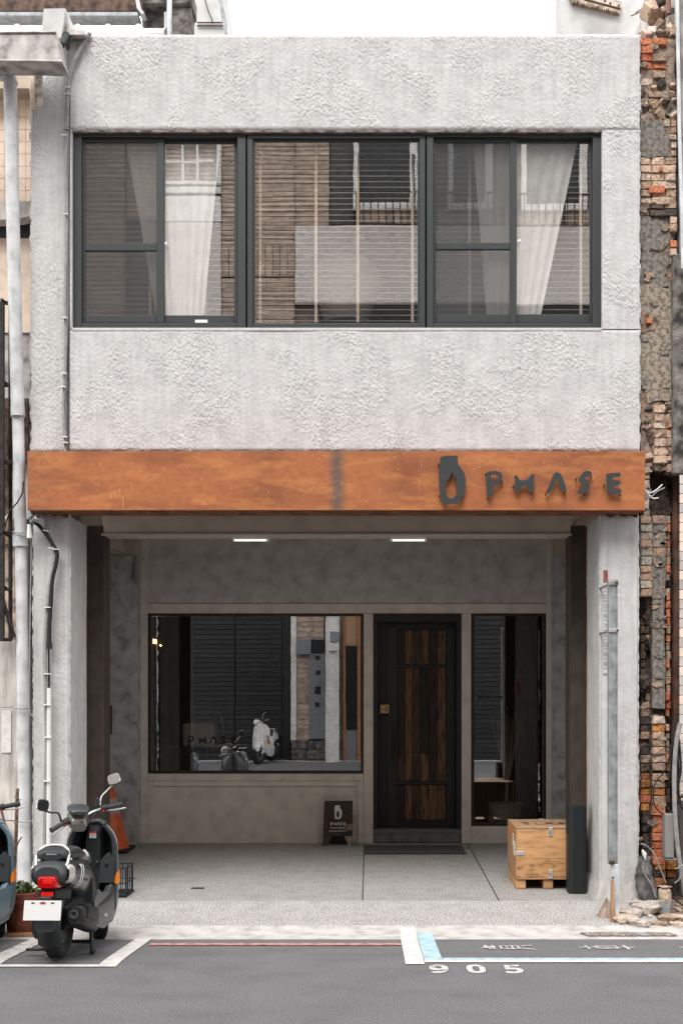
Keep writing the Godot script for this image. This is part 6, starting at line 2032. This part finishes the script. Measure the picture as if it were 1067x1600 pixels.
func wheel(parent: Node3D, called: String, at: Vector3, r: float, w: float, steer := 0.0) -> void:
	var o := Node3D.new()
	o.name = called
	parent.add_child(o, true)
	o.transform = Transform3D(Basis(Vector3.UP, steer), at)
	var turn := Transform3D(Basis(Vector3(0, 0, 1), -PI / 2), Vector3.ZERO)       # the axle lies along x
	var h := w * 0.5
	loc(o, "tyre", MB.new().lathe([Vector2(r * 0.60, -h * 0.72), Vector2(r * 0.74, -h * 0.98), Vector2(r * 0.88, -h * 0.95), Vector2(r * 0.96, -h * 0.7), Vector2(r * 0.995, -h * 0.32), Vector2(r, 0.0), Vector2(r * 0.995, h * 0.32), Vector2(r * 0.96, h * 0.7), Vector2(r * 0.88, h * 0.95), Vector2(r * 0.74, h * 0.98), Vector2(r * 0.60, h * 0.72)], 40, turn), mats.black_rubber)
	var tread := MB.new()
	for k in 34:
		var an := TAU * k / 34.0
		var c := Vector3(0, cos(an), sin(an))
		for s in [-1, 1]:
			var bs := Basis(Vector3.RIGHT, an) * Basis(Vector3.UP, s * 0.6)
			tread.box(c * (r * 0.985) + Vector3(s * h * 0.42, 0, 0), Vector3(h * 0.62, 0.009, 0.014), 0.0, bs)
	loc(o, "tread", tread, mats.tyre_tread)
	loc(o, "rim", MB.new().lathe([Vector2(0.02, -h * 0.5), Vector2(r * 0.3, -h * 0.35), Vector2(r * 0.56, -h * 0.55), Vector2(r * 0.63, -h * 0.75), Vector2(r * 0.62, 0.0), Vector2(r * 0.63, h * 0.75), Vector2(r * 0.56, h * 0.55), Vector2(r * 0.3, h * 0.35), Vector2(0.02, h * 0.5)], 24, turn), mats.wheel_rim)


func build_scooter(label: String, at: Transform3D) -> Node3D:
	var o := thing("scooter", label, "scooter", at.origin)
	o.transform = at
	var body: Material = mats.scooter_body
	var side_m: Material = mats.scooter_side
	var blk: Material = mats.black_plastic
	var inv := at.affine_inverse()
	var S := func(x: float, y: float, d: float): return inv * P(x, y, d)
	wheel(o, "rear_wheel", Vector3(0, 0.215, 0), 0.215, 0.115)
	wheel(o, "front_wheel", Vector3(0, 0.215, -1.13), 0.215, 0.105, 0.35)
	# tail
	loc(o, "tail_body", MB.new().loft(tail, 28, 2.4), body)
	for s in [-1, 1]:
		loc(o, "side_panel", tail_patch(0.17, -0.17, -62, 5, 0.012, s, 0.25), side_m)
		loc(o, "turn_signal", tail_patch(0.245, 0.17, -42, 34, 0.016, s, 0.3), mats.lamp_clear)
		for k in 2:
			loc(o, "stripe", tail_patch(0.06 - k * 0.045, 0.035 - k * 0.045, -58, 20, 0.0145, s), mats.white_plastic)
		loc(o, "stripe", tail_patch(0.10, -0.14, -22, -15, 0.0142, s), mats.black_metal)
	loc(o, "tail_light", MB.new().loft([[0.318, 0, 0.505, 0.050, 0.030, 0.030], [0.31, 0, 0.505, 0.058, 0.038, 0.036], [0.27, 0, 0.505, 0.064, 0.043, 0.042], [0.2, 0, 0.505, 0.066, 0.044, 0.044]], 24, 5.0), mats.lamp_red)
	loc(o, "tail_light_lens", MB.new().box(Vector3(0.008, 0.512, 0.318), Vector3(0.06, 0.03, 0.006), 0.003), mats.lamp_red_bright)
	loc(o, "undertail", MB.new().loft([[0.285, 0, 0.43, 0.055, 0.03, 0.03], [0.2, 0, 0.43, 0.075, 0.04, 0.05], [0.0, 0, 0.43, 0.08, 0.05, 0.06]], 16, 4.0), blk)
	loc(o, "reflector", MB.new().box(Vector3(0, 0.432, 0.292), Vector3(0.076, 0.032, 0.016), 0.005), mats.lamp_red_bright)
	var plate := loc(o, "licence_plate", MB.new().box(Vector3.ZERO, Vector3(0.237, 0.125, 0.004), 0.0015), mats.plate_white, Vector3(-0.012, 0.335, 0.345), Basis(Vector3.RIGHT, -0.16))
	for s in [-1, 1]:
		loc(plate, "bolt_slot", MB.new().box(Vector3(s * 0.062, 0.047, 0.003), Vector3(0.022, 0.008, 0.003), 0.001), blk)
	loc(plate, "red_emblem", MB.new().prism([[-0.022, 0.0], [-0.012, 0.008], [0.0, 0.012], [0.012, 0.008], [0.022, 0.0], [0.012, -0.007], [-0.012, -0.007]].map(func(q): return Vector2(q[0], q[1] + 0.045)), 0.0022, 0.003), M("emblem_red", Color(0.62, 0.28, 0.27), 0.6))
	loc(o, "plate_bracket", MB.new().box(Vector3(-0.005, 0.37, 0.30), Vector3(0.08, 0.10, 0.06), 0.01), blk)
	var flap := MB.new().prism([[-0.062, 0.0], [0.062, 0.0], [0.066, -0.05], [0.055, -0.082], [0.035, -0.09], [-0.035, -0.09], [-0.055, -0.082], [-0.066, -0.05]].map(func(q): return Vector2(q[0], q[1])), -0.006, 0.006)
	loc(o, "mud_flap", flap, M("flap_grey", Color(0.27, 0.29, 0.30), 0.6), Vector3(-0.005, 0.285, 0.31), Basis(Vector3.RIGHT, 0.15))
	# mudguard over the rear tyre
	var rows := []
	for i in 11:
		var an := lerpf(-0.5, 1.9, i / 10.0)
		var r := []
		for j in 9:
			var u := j / 8.0 * 2.0 - 1.0
			var rad := 0.262 - 0.035 * u * u
			r.append(Vector3(u * 0.075, 0.215 + rad * sin(an), rad * cos(an)))
		rows.append(r)
	loc(o, "rear_mudguard", MB.new().grid(rows, Vector3.UP), blk)
	# seat and grab rail
	loc(o, "seat", MB.new().loft([[0.215, 0, 0.675, 0.07, 0.02, 0.03], [0.19, 0, 0.68, 0.105, 0.04, 0.04], [0.10, 0, 0.685, 0.125, 0.05, 0.05], [-0.06, 0, 0.685, 0.132, 0.05, 0.05], [-0.10, 0, 0.67, 0.132, 0.045, 0.05], [-0.26, 0, 0.655, 0.128, 0.048, 0.06], [-0.42, 0, 0.635, 0.105, 0.05, 0.065], [-0.50, 0, 0.615, 0.07, 0.045, 0.06], [-0.53, 0, 0.60, 0.03, 0.02, 0.03]], 24, 2.6), mats.seat_vinyl)
	for s in [-1, 1]:
		loc(o, "seat_trim", MB.new().loft([[-0.06, s * 0.070, 0.665, 0.045, 0.02, 0.03], [-0.10, s * 0.076, 0.668, 0.060, 0.040, 0.04], [-0.24, s * 0.075, 0.652, 0.058, 0.042, 0.04], [-0.36, s * 0.06, 0.636, 0.050, 0.03, 0.03]], 14, 2.4), side_m)
		for k in 2:
			loc(o, "seat_stripe", MB.new().tube([Vector3(s * 0.112, 0.700, -0.15 - k * 0.035), Vector3(s * 0.132, 0.675, -0.155 - k * 0.035), Vector3(s * 0.136, 0.655, -0.16 - k * 0.035)], 0.006, 6), mats.white_plastic)
	loc(o, "seat_lettering", MB.new().box(Vector3(0, 0.683, 0.2155), Vector3(0.07, 0.010, 0.003), 0.001), mats.grey_plastic)
	var ring := []
	for k in 29:
		var an := -PI / 2 + TAU * k / 28.0
		var c := cos(an)
		var q := sin(an)
		ring.append(Vector3(signf(c) * pow(absf(c), 0.75) * 0.105, 0.655 + signf(q) * pow(absf(q), 0.8) * 0.085, 0.25 - (q + 1.0) * 0.06))
	var gr := loc(o, "grab_rail", MB.new().tube(ring, 0.0095, 10, false), mats.rail_white)
	loc(gr, "bracket", MB.new().box(Vector3(0, 0.572, 0.245), Vector3(0.06, 0.022, 0.03), 0.008), mats.rail_white)
	loc(gr, "bracket", MB.new().box(Vector3(0.11, 0.65, 0.17), Vector3(0.03, 0.016, 0.03), 0.006), mats.chrome)
	# exhaust
	var ex := loc(o, "exhaust", MB.new().loft([[0.14, 0.145, 0.285, 0.052, 0.055, 0.052], [0.13, 0.145, 0.285, 0.060, 0.063, 0.060], [0.05, 0.15, 0.27, 0.068, 0.078, 0.075], [-0.12, 0.155, 0.245, 0.068, 0.085, 0.085], [-0.24, 0.15, 0.22, 0.058, 0.075, 0.08], [-0.30, 0.14, 0.20, 0.035, 0.05, 0.05]], 24, 3.0), M("muffler", Color(0.15, 0.155, 0.16), 0.5))
	loc(ex, "heat_shield", MB.new().loft([[0.09, 0.175, 0.30, 0.045, 0.058, 0.05], [-0.02, 0.183, 0.285, 0.045, 0.07, 0.07], [-0.20, 0.18, 0.255, 0.04, 0.06, 0.07]], 18, 3.0), blk)
	loc(ex, "outlet", MB.new().lathe([Vector2(0.030, 0.0), Vector2(0.032, 0.012), Vector2(0.020, 0.014), Vector2(0.014, 0.004), Vector2(0.001, 0.0)], 16, Transform3D(Basis(Vector3.RIGHT, PI / 2), Vector3(0.135, 0.295, 0.137))), M("outlet_grey", Color(0.30, 0.31, 0.31), 0.5))
	# engine, belt cover, centre stand
	loc(o, "engine", MB.new().loft([[0.06, 0.0, 0.26, 0.07, 0.08, 0.08], [-0.10, 0.0, 0.28, 0.11, 0.11, 0.09], [-0.35, 0.0, 0.29, 0.11, 0.12, 0.09], [-0.45, 0.0, 0.3, 0.07, 0.08, 0.06]], 16, 3.5), blk)
	loc(o, "belt_cover", MB.new().loft([[0.12, -0.115, 0.215, 0.03, 0.06, 0.06], [0.05, -0.12, 0.22, 0.042, 0.095, 0.095], [-0.3, -0.12, 0.245, 0.042, 0.085, 0.085], [-0.40, -0.115, 0.25, 0.03, 0.05, 0.05]], 18, 2.6), mats.black_metal)
	var st := loc(o, "centre_stand", MB.new().tube([Vector3(0.16, 0.012, -0.27), Vector3(0.14, 0.16, -0.30)], 0.013, 8), blk)
	loc(st, "leg", MB.new().tube([Vector3(-0.17, 0.012, -0.27), Vector3(-0.14, 0.16, -0.30)], 0.013, 8), blk)
	loc(st, "cross_bar", MB.new().tube([Vector3(-0.155, 0.075, -0.285), Vector3(0.155, 0.075, -0.285)], 0.012, 8), blk)
	loc(st, "foot_pedal", MB.new().box(Vector3(-0.205, 0.035, -0.17), Vector3(0.11, 0.018, 0.045), 0.006), blk)
	loc(st, "foot", MB.new().box(Vector3(0.165, 0.01, -0.27), Vector3(0.035, 0.02, 0.06), 0.006), blk)
	# floor, skirts and leg shield
	loc(o, "floorboard", MB.new().box(Vector3(0, 0.255, -0.67), Vector3(0.32, 0.05, 0.52), 0.02), blk)
	loc(o, "under_seat_panel", MB.new().loft([[-0.30, 0, 0.42, 0.15, 0.14, 0.2], [-0.42, 0, 0.42, 0.14, 0.14, 0.18], [-0.47, 0, 0.40, 0.11, 0.12, 0.14]], 18, 3.0), body)
	for s in [-1, 1]:
		var sk := []
		var outl := [[-0.30, 0.34], [-0.36, 0.17], [-0.60, 0.135], [-0.88, 0.165], [-1.0, 0.36], [-1.03, 0.60], [-0.97, 0.62], [-0.90, 0.47], [-0.78, 0.40], [-0.55, 0.385], [-0.42, 0.42]]
		loc(o, "side_skirt", MB.new().prism(outl.map(func(q): return Vector2(-q[0], q[1])), 0.0, 0.022, Transform3D(Basis(Vector3(0, 0, -1), Vector3.UP, Vector3(1, 0, 0)), Vector3(s * 0.15 - 0.011, 0, 0))), body)
		loc(o, "skirt_fairing", MB.new().loft([[-0.36, s * 0.122, 0.255, 0.042, 0.08, 0.10], [-0.52, s * 0.13, 0.255, 0.042, 0.09, 0.11], [-0.75, s * 0.135, 0.27, 0.042, 0.11, 0.12], [-0.93, s * 0.135, 0.32, 0.04, 0.15, 0.14], [-1.0, s * 0.14, 0.36, 0.03, 0.16, 0.12]], 16, 3.0), body)
	var outer := []
	var inner := []
	for i in 19:
		var v := i / 18.0
		var y := lerpf(0.24, 0.885, v)
		var hw := 0.158 + 0.015 * sin(v * PI) - 0.06 * pow(maxf(0.0, v - 0.78) / 0.22, 2.2)
		var r1 := []
		var r2 := []
		for j in 21:
			var u := j / 20.0 * 2.0 - 1.0
			var z := -1.06 + 0.17 * pow(absf(u), 2.0) + 0.06 * v
			r1.append(Vector3(u * hw, y - 0.03 * u * u * v, z - 0.03))
			r2.append(Vector3(u * hw * 0.985, y - 0.03 * u * u * v - 0.004, z + 0.012))
		outer.append(r1)
		inner.append(r2)
	loc(o, "leg_shield", MB.new().grid(outer, Vector3(0, 0, -1)), body)
	loc(o, "leg_shield_lining", MB.new().grid(inner, Vector3(0, 0, 1)), M("lining_black", Color(0.085, 0.10, 0.105), 0.45))
	var edge_r := []
	var edge_l := []
	var top := []
	for i in 19:
		edge_r.append((outer[i][20] + inner[i][20]) * 0.5)
		edge_l.append((outer[i][0] + inner[i][0]) * 0.5)
	for j in 21:
		top.append((outer[18][j] + inner[18][j]) * 0.5)
	for q in [edge_r, edge_l, top]:
		loc(o, "shield_edge", MB.new().tube(q, 0.022, 8), body)
	loc(o, "edge_trim", MB.new().tube(edge_r.map(func(p): return p + Vector3(0.02, 0, 0.012)), 0.004, 6), mats.chrome)
	for s in [-1, 1]:
		loc(o, "front_indicator", MB.new().loft([[-0.855, s * 0.181, 0.475, 0.012, 0.045, 0.045], [-0.88, s * 0.179, 0.48, 0.022, 0.065, 0.06], [-0.93, s * 0.173, 0.48, 0.02, 0.05, 0.05]], 12, 2.5), mats.lamp_amber)
	# inner column, pocket, label
	loc(o, "steering_column", MB.new().loft([[-0.88, 0.0, 0.60, 0.055, 0.22, 0.30], [-0.92, 0.0, 0.60, 0.075, 0.26, 0.32], [-1.0, 0, 0.6, 0.085, 0.25, 0.32]], 14, 4.0), blk)
	loc(o, "glove_pocket", MB.new().prism([[0.06, 0.44], [0.165, 0.44], [0.172, 0.62], [0.12, 0.66], [0.07, 0.60]].map(func(q): return Vector2(q[0], q[1])), -0.96, -0.83), M("pocket_grey", Color(0.17, 0.19, 0.195), 0.5))
	loc(o, "bag_hook", MB.new().tube([Vector3(0.03, 0.60, -0.875), Vector3(0.035, 0.585, -0.85), Vector3(0.05, 0.59, -0.845)], 0.006, 6), mats.chrome)
	loc(o, "pocket_lock", MB.new().tube([Vector3(0.115, 0.57, -0.83), Vector3(0.115, 0.57, -0.822)], 0.013, 10), mats.chrome)
	var lb := loc(o, "warning_label", MB.new().box(Vector3(0, 0.785, -0.868), Vector3(0.05, 0.045, 0.002), 0.0), mats.white_plastic)
	loc(lb, "red_strip", MB.new().box(Vector3(0, 0.801, -0.8665), Vector3(0.05, 0.011, 0.001), 0.0), mats.lamp_red_bright)
	for k in 3:
		loc(lb, "text_line", MB.new().box(Vector3(0.004, 0.790 - k * 0.009, -0.8665), Vector3(0.036, 0.003, 0.001), 0.0), mats.grey_plastic)
	loc(o, "chrome_badge", MB.new().prism([[0, 0], [0.012, 0.018], [0.02, 0.006], [0.034, 0.02], [0.028, -0.006], [0.036, -0.02], [0.014, -0.012]].map(func(q): return Vector2(q[0], q[1])), 0.0, 0.003, Transform3D(Basis(Vector3.UP, PI / 2 - 0.6), Vector3(0.176, 0.235, -0.52))), mats.chrome)
	# handlebar: cover, clocks, grips, levers, mirrors, turned a little to the left
	var hc := S.call(129, 1280, 8.86)
	var cov := loc(o, "handlebar_cover", MB.new().loft([[0.0, 0, -0.055, 0.052, 0.02, 0.035], [-0.02, 0, -0.03, 0.064, 0.055, 0.055], [-0.09, 0, -0.02, 0.078, 0.075, 0.06], [-0.16, 0, -0.02, 0.075, 0.06, 0.06], [-0.21, 0, -0.03, 0.05, 0.04, 0.04]], 20, 3.0), side_m, hc + Vector3(0, 0, 0.09), Basis(Vector3.UP, 0.35) * Basis(Vector3.RIGHT, 0.15))
	loc(cov, "instrument_panel", MB.new().loft([[0.012, 0, 0.045, 0.05, 0.012, 0.012], [0.0, 0, 0.05, 0.068, 0.025, 0.02], [-0.08, 0, 0.066, 0.08, 0.03, 0.025], [-0.15, 0, 0.06, 0.075, 0.03, 0.03]], 20, 3.0), mats.dash_grey)
	loc(cov, "screw_hole", MB.new().tube([Vector3(0.02, -0.02, -0.015), Vector3(0.02, -0.02, 0.002)], 0.007, 8), blk)
	loc(cov, "headlight", MB.new().lathe([Vector2(0.0, 0.03), Vector2(0.05, 0.018), Vector2(0.07, 0.0)], 18, Transform3D(Basis(Vector3.RIGHT, -PI / 2), Vector3(0, -0.02, -0.2))), mats.lamp_clear)
	var gl_in := S.call(101, 1285.5, 8.74)
	var gl_out := S.call(80, 1297.5, 8.66)
	var gr_in := S.call(165, 1262, 9.0)
	var gr_out := S.call(191, 1256.5, 9.06)
	loc(o, "handlebar", MB.new().tube(smooth_path([gl_in, S.call(110, 1280, 8.78), S.call(130, 1276, 8.88), S.call(146, 1268, 8.95), gr_in]), 0.011, 8), mats.chrome)
	for g in [[gl_in, gl_out], [gr_in, gr_out]]:
		var d: Vector3 = (g[1] - g[0]).normalized()
		loc(o, "switch_block", MB.new().tube([g[0] - d * 0.035, g[0] + d * 0.012], 0.026, 10), blk)
		var gp := loc(o, "grip", MB.new().tube([g[0] + d * 0.01, g[0] + d * 0.04, g[1] - d * 0.012, g[1] - d * 0.008, g[1]], [0.017, 0.0175, 0.0175, 0.021, 0.019], 12), M("grip_grey", Color(0.20, 0.215, 0.22), 0.75))
		loc(gp, "brake_lever", MB.new().tube(smooth_path([g[0] + Vector3(0, -0.02, -0.03), g[0] + d * 0.06 + Vector3(0, -0.028, -0.045), g[1] + Vector3(0, -0.03, -0.05), g[1] + d * 0.02 + Vector3(0, -0.03, -0.045)]), 0.0055, 7), mats.rail_white)
		loc(o, "red_switch", MB.new().box(g[0] - d * 0.012 + Vector3(0, -0.02, 0.02), Vector3(0.02, 0.012, 0.012), 0.003), mats.lamp_red_bright)
		loc(o, "control_cable", MB.new().tube(smooth_path([g[0] - d * 0.03, g[0] - d * 0.09 + Vector3(0, -0.03, -0.05), hc + Vector3(0, -0.09, -0.04)]), 0.0055, 6), blk)
	var ml := loc(o, "mirror", MB.new().loft([[0.012, 0, 0, 0.040, 0.036, 0.040], [0.004, 0, 0, 0.044, 0.042, 0.046], [-0.02, 0.004, 0, 0.036, 0.034, 0.036], [-0.034, 0.006, 0, 0.018, 0.018, 0.018]], 18, 3.2), blk, S.call(67.5, 1258, 8.74), Basis(Vector3(0, 0, 1), -0.1) * Basis(Vector3.UP, 0.5) * Basis(Vector3.RIGHT, -0.25))
	loc(ml, "glass", MB.new().loft([[0.0135, 0, 0, 0.034, 0.031, 0.034], [0.012, 0, 0, 0.036, 0.033, 0.036]], 18, 3.2), M("dark_mirror", Color(0.16, 0.17, 0.175), 0.15, 0.4))
	loc(ml, "edge", MB.new().box(Vector3(-0.040, 0, 0.0), Vector3(0.010, 0.06, 0.016), 0.004), mats.white_plastic)
	loc(o, "mirror_stalk", MB.new().tube(smooth_path([S.call(68, 1266, 8.74), S.call(80, 1269.5, 8.74), S.call(92, 1271, 8.75), S.call(96, 1284, 8.76)]), 0.007, 8), blk)
	var mr := loc(o, "mirror", MB.new().loft([[0.012, 0, 0, 0.046, 0.040, 0.042], [0.004, 0, 0, 0.050, 0.045, 0.047], [-0.02, 0, 0, 0.042, 0.036, 0.036], [-0.034, 0, 0, 0.018, 0.018, 0.018]], 18, 3.6), blk, S.call(179.3, 1217.5, 9.06), Basis(Vector3(0, 0, 1), 0.32) * Basis(Vector3.RIGHT, -0.35))
	loc(mr, "glass", MB.new().loft([[0.0145, 0, 0, 0.045, 0.040, 0.042], [0.012, 0, 0, 0.047, 0.042, 0.044]], 18, 3.6), mats.mirror_glass)
	loc(o, "mirror_stalk", MB.new().tube(smooth_path([S.call(176, 1227, 9.06), S.call(167, 1236, 9.05), S.call(158.5, 1246, 9.03), S.call(157, 1262, 9.0)]), 0.0055, 8), mats.rail_white)
	loc(o, "brake_reservoir", MB.new().box(S.call(153, 1254, 9.0), Vector3(0.03, 0.07, 0.03), 0.008), blk)
	# front end, seen only from across the street
	loc(o, "front_mudguard", MB.new().loft([[-0.92, 0, 0.36, 0.05, 0.05, 0.06], [-1.02, 0, 0.42, 0.07, 0.06, 0.05], [-1.16, 0, 0.42, 0.072, 0.06, 0.05], [-1.30, 0, 0.34, 0.06, 0.05, 0.05]], 16, 2.5), body)
	for s in [-1, 1]:
		loc(o, "fork_leg", MB.new().tube([Vector3(s * 0.075, 0.215, -1.13), Vector3(s * 0.06, 0.56, -1.03)], 0.018, 8), mats.chrome)
	return o


func make_scooters() -> void:
	var r: Material = mottled("scooter_body", Color(0.215, 0.235, 0.24), 0.06, 0.42, 1.0, 0.0, 210)
	var cc := r as StandardMaterial3D
	cc.clearcoat_enabled = true
	cc.clearcoat = 0.25
	cc.clearcoat_roughness = 0.15
	mottled("scooter_side", Color(0.42, 0.41, 0.395), 0.06, 0.3, 1.0, 0.0, 211, 0.3)
	M("seat_vinyl", Color(0.17, 0.185, 0.19), 0.5)
	M("dash_grey", Color(0.215, 0.24, 0.245), 0.4)
	M("rail_white", Color(0.80, 0.80, 0.79), 0.35, 0.35)
	M("plate_white", Color(0.88, 0.88, 0.87), 0.4)
	M("lamp_red", Color(0.72, 0.05, 0.05), 0.12)
	M("lamp_red_bright", Color(0.90, 0.14, 0.10), 0.2)
	M("lamp_amber", Color(0.93, 0.50, 0.08), 0.2)
	M("lamp_clear", Color(0.80, 0.79, 0.78), 0.12, 0.3)
	M("mirror_glass", Color(0.92, 0.92, 0.91), 0.06, 0.9)
	M("tyre_tread", Color(0.075, 0.08, 0.085), 0.9)
	M("wheel_rim", Color(0.30, 0.30, 0.30), 0.45, 0.5)
	var d := 8.0
	var at := Transform3D(Basis(Vector3.UP, deg_to_rad(-1.0)) * Basis(Vector3.RIGHT, deg_to_rad(-5.8)), Vector3((85.0 - 578.0) * d / F + 0.024, 0.062, -d))
	var first := build_scooter("dark grey scooter on its centre stand with a blank white plate", at)
	# its neighbour, of which the frame shows only an edge
	var blue := mottled("scooter_blue", Color(0.37, 0.46, 0.50), 0.06, 0.32, 1.0, 0.0, 212)
	var second = first.duplicate()
	second.name = "scooter"
	add_child(second, true)
	second.position += Vector3(-0.775, 0.0, -0.05)
	tag(second, "blue grey scooter parked beyond the terracotta pot, only its flank in view")
	for c in second.get_children():
		if String(c.name).begins_with("mirror"):
			second.remove_child(c)
			c.free()
	recolour(second, {mats.scooter_body: blue, mats.scooter_side: blue})
	var third = first.duplicate()
	third.name = "scooter"
	add_child(third, true)
	third.transform = Transform3D(Basis(Vector3.UP, deg_to_rad(9.0)), Vector3(-2.28, 0.125, 0.85))
	tag(third, "white scooter across the street, seen only as a reflection in the shop window")
	var cream := mottled("scooter_cream", Color(0.88, 0.875, 0.86), 0.04, 0.3, 1.0, 0.0, 213)
	recolour(third, {mats.scooter_body: cream, mats.scooter_side: cream})
	for s in [first, second, third]:
		s.set_meta("group", "scooters parked along the street")


func recolour(o: Node, swap: Dictionary) -> void:
	for c in o.get_children():
		if c is MeshInstance3D and swap.has(c.material_override):
			c.material_override = swap[c.material_override]
		recolour(c, swap)
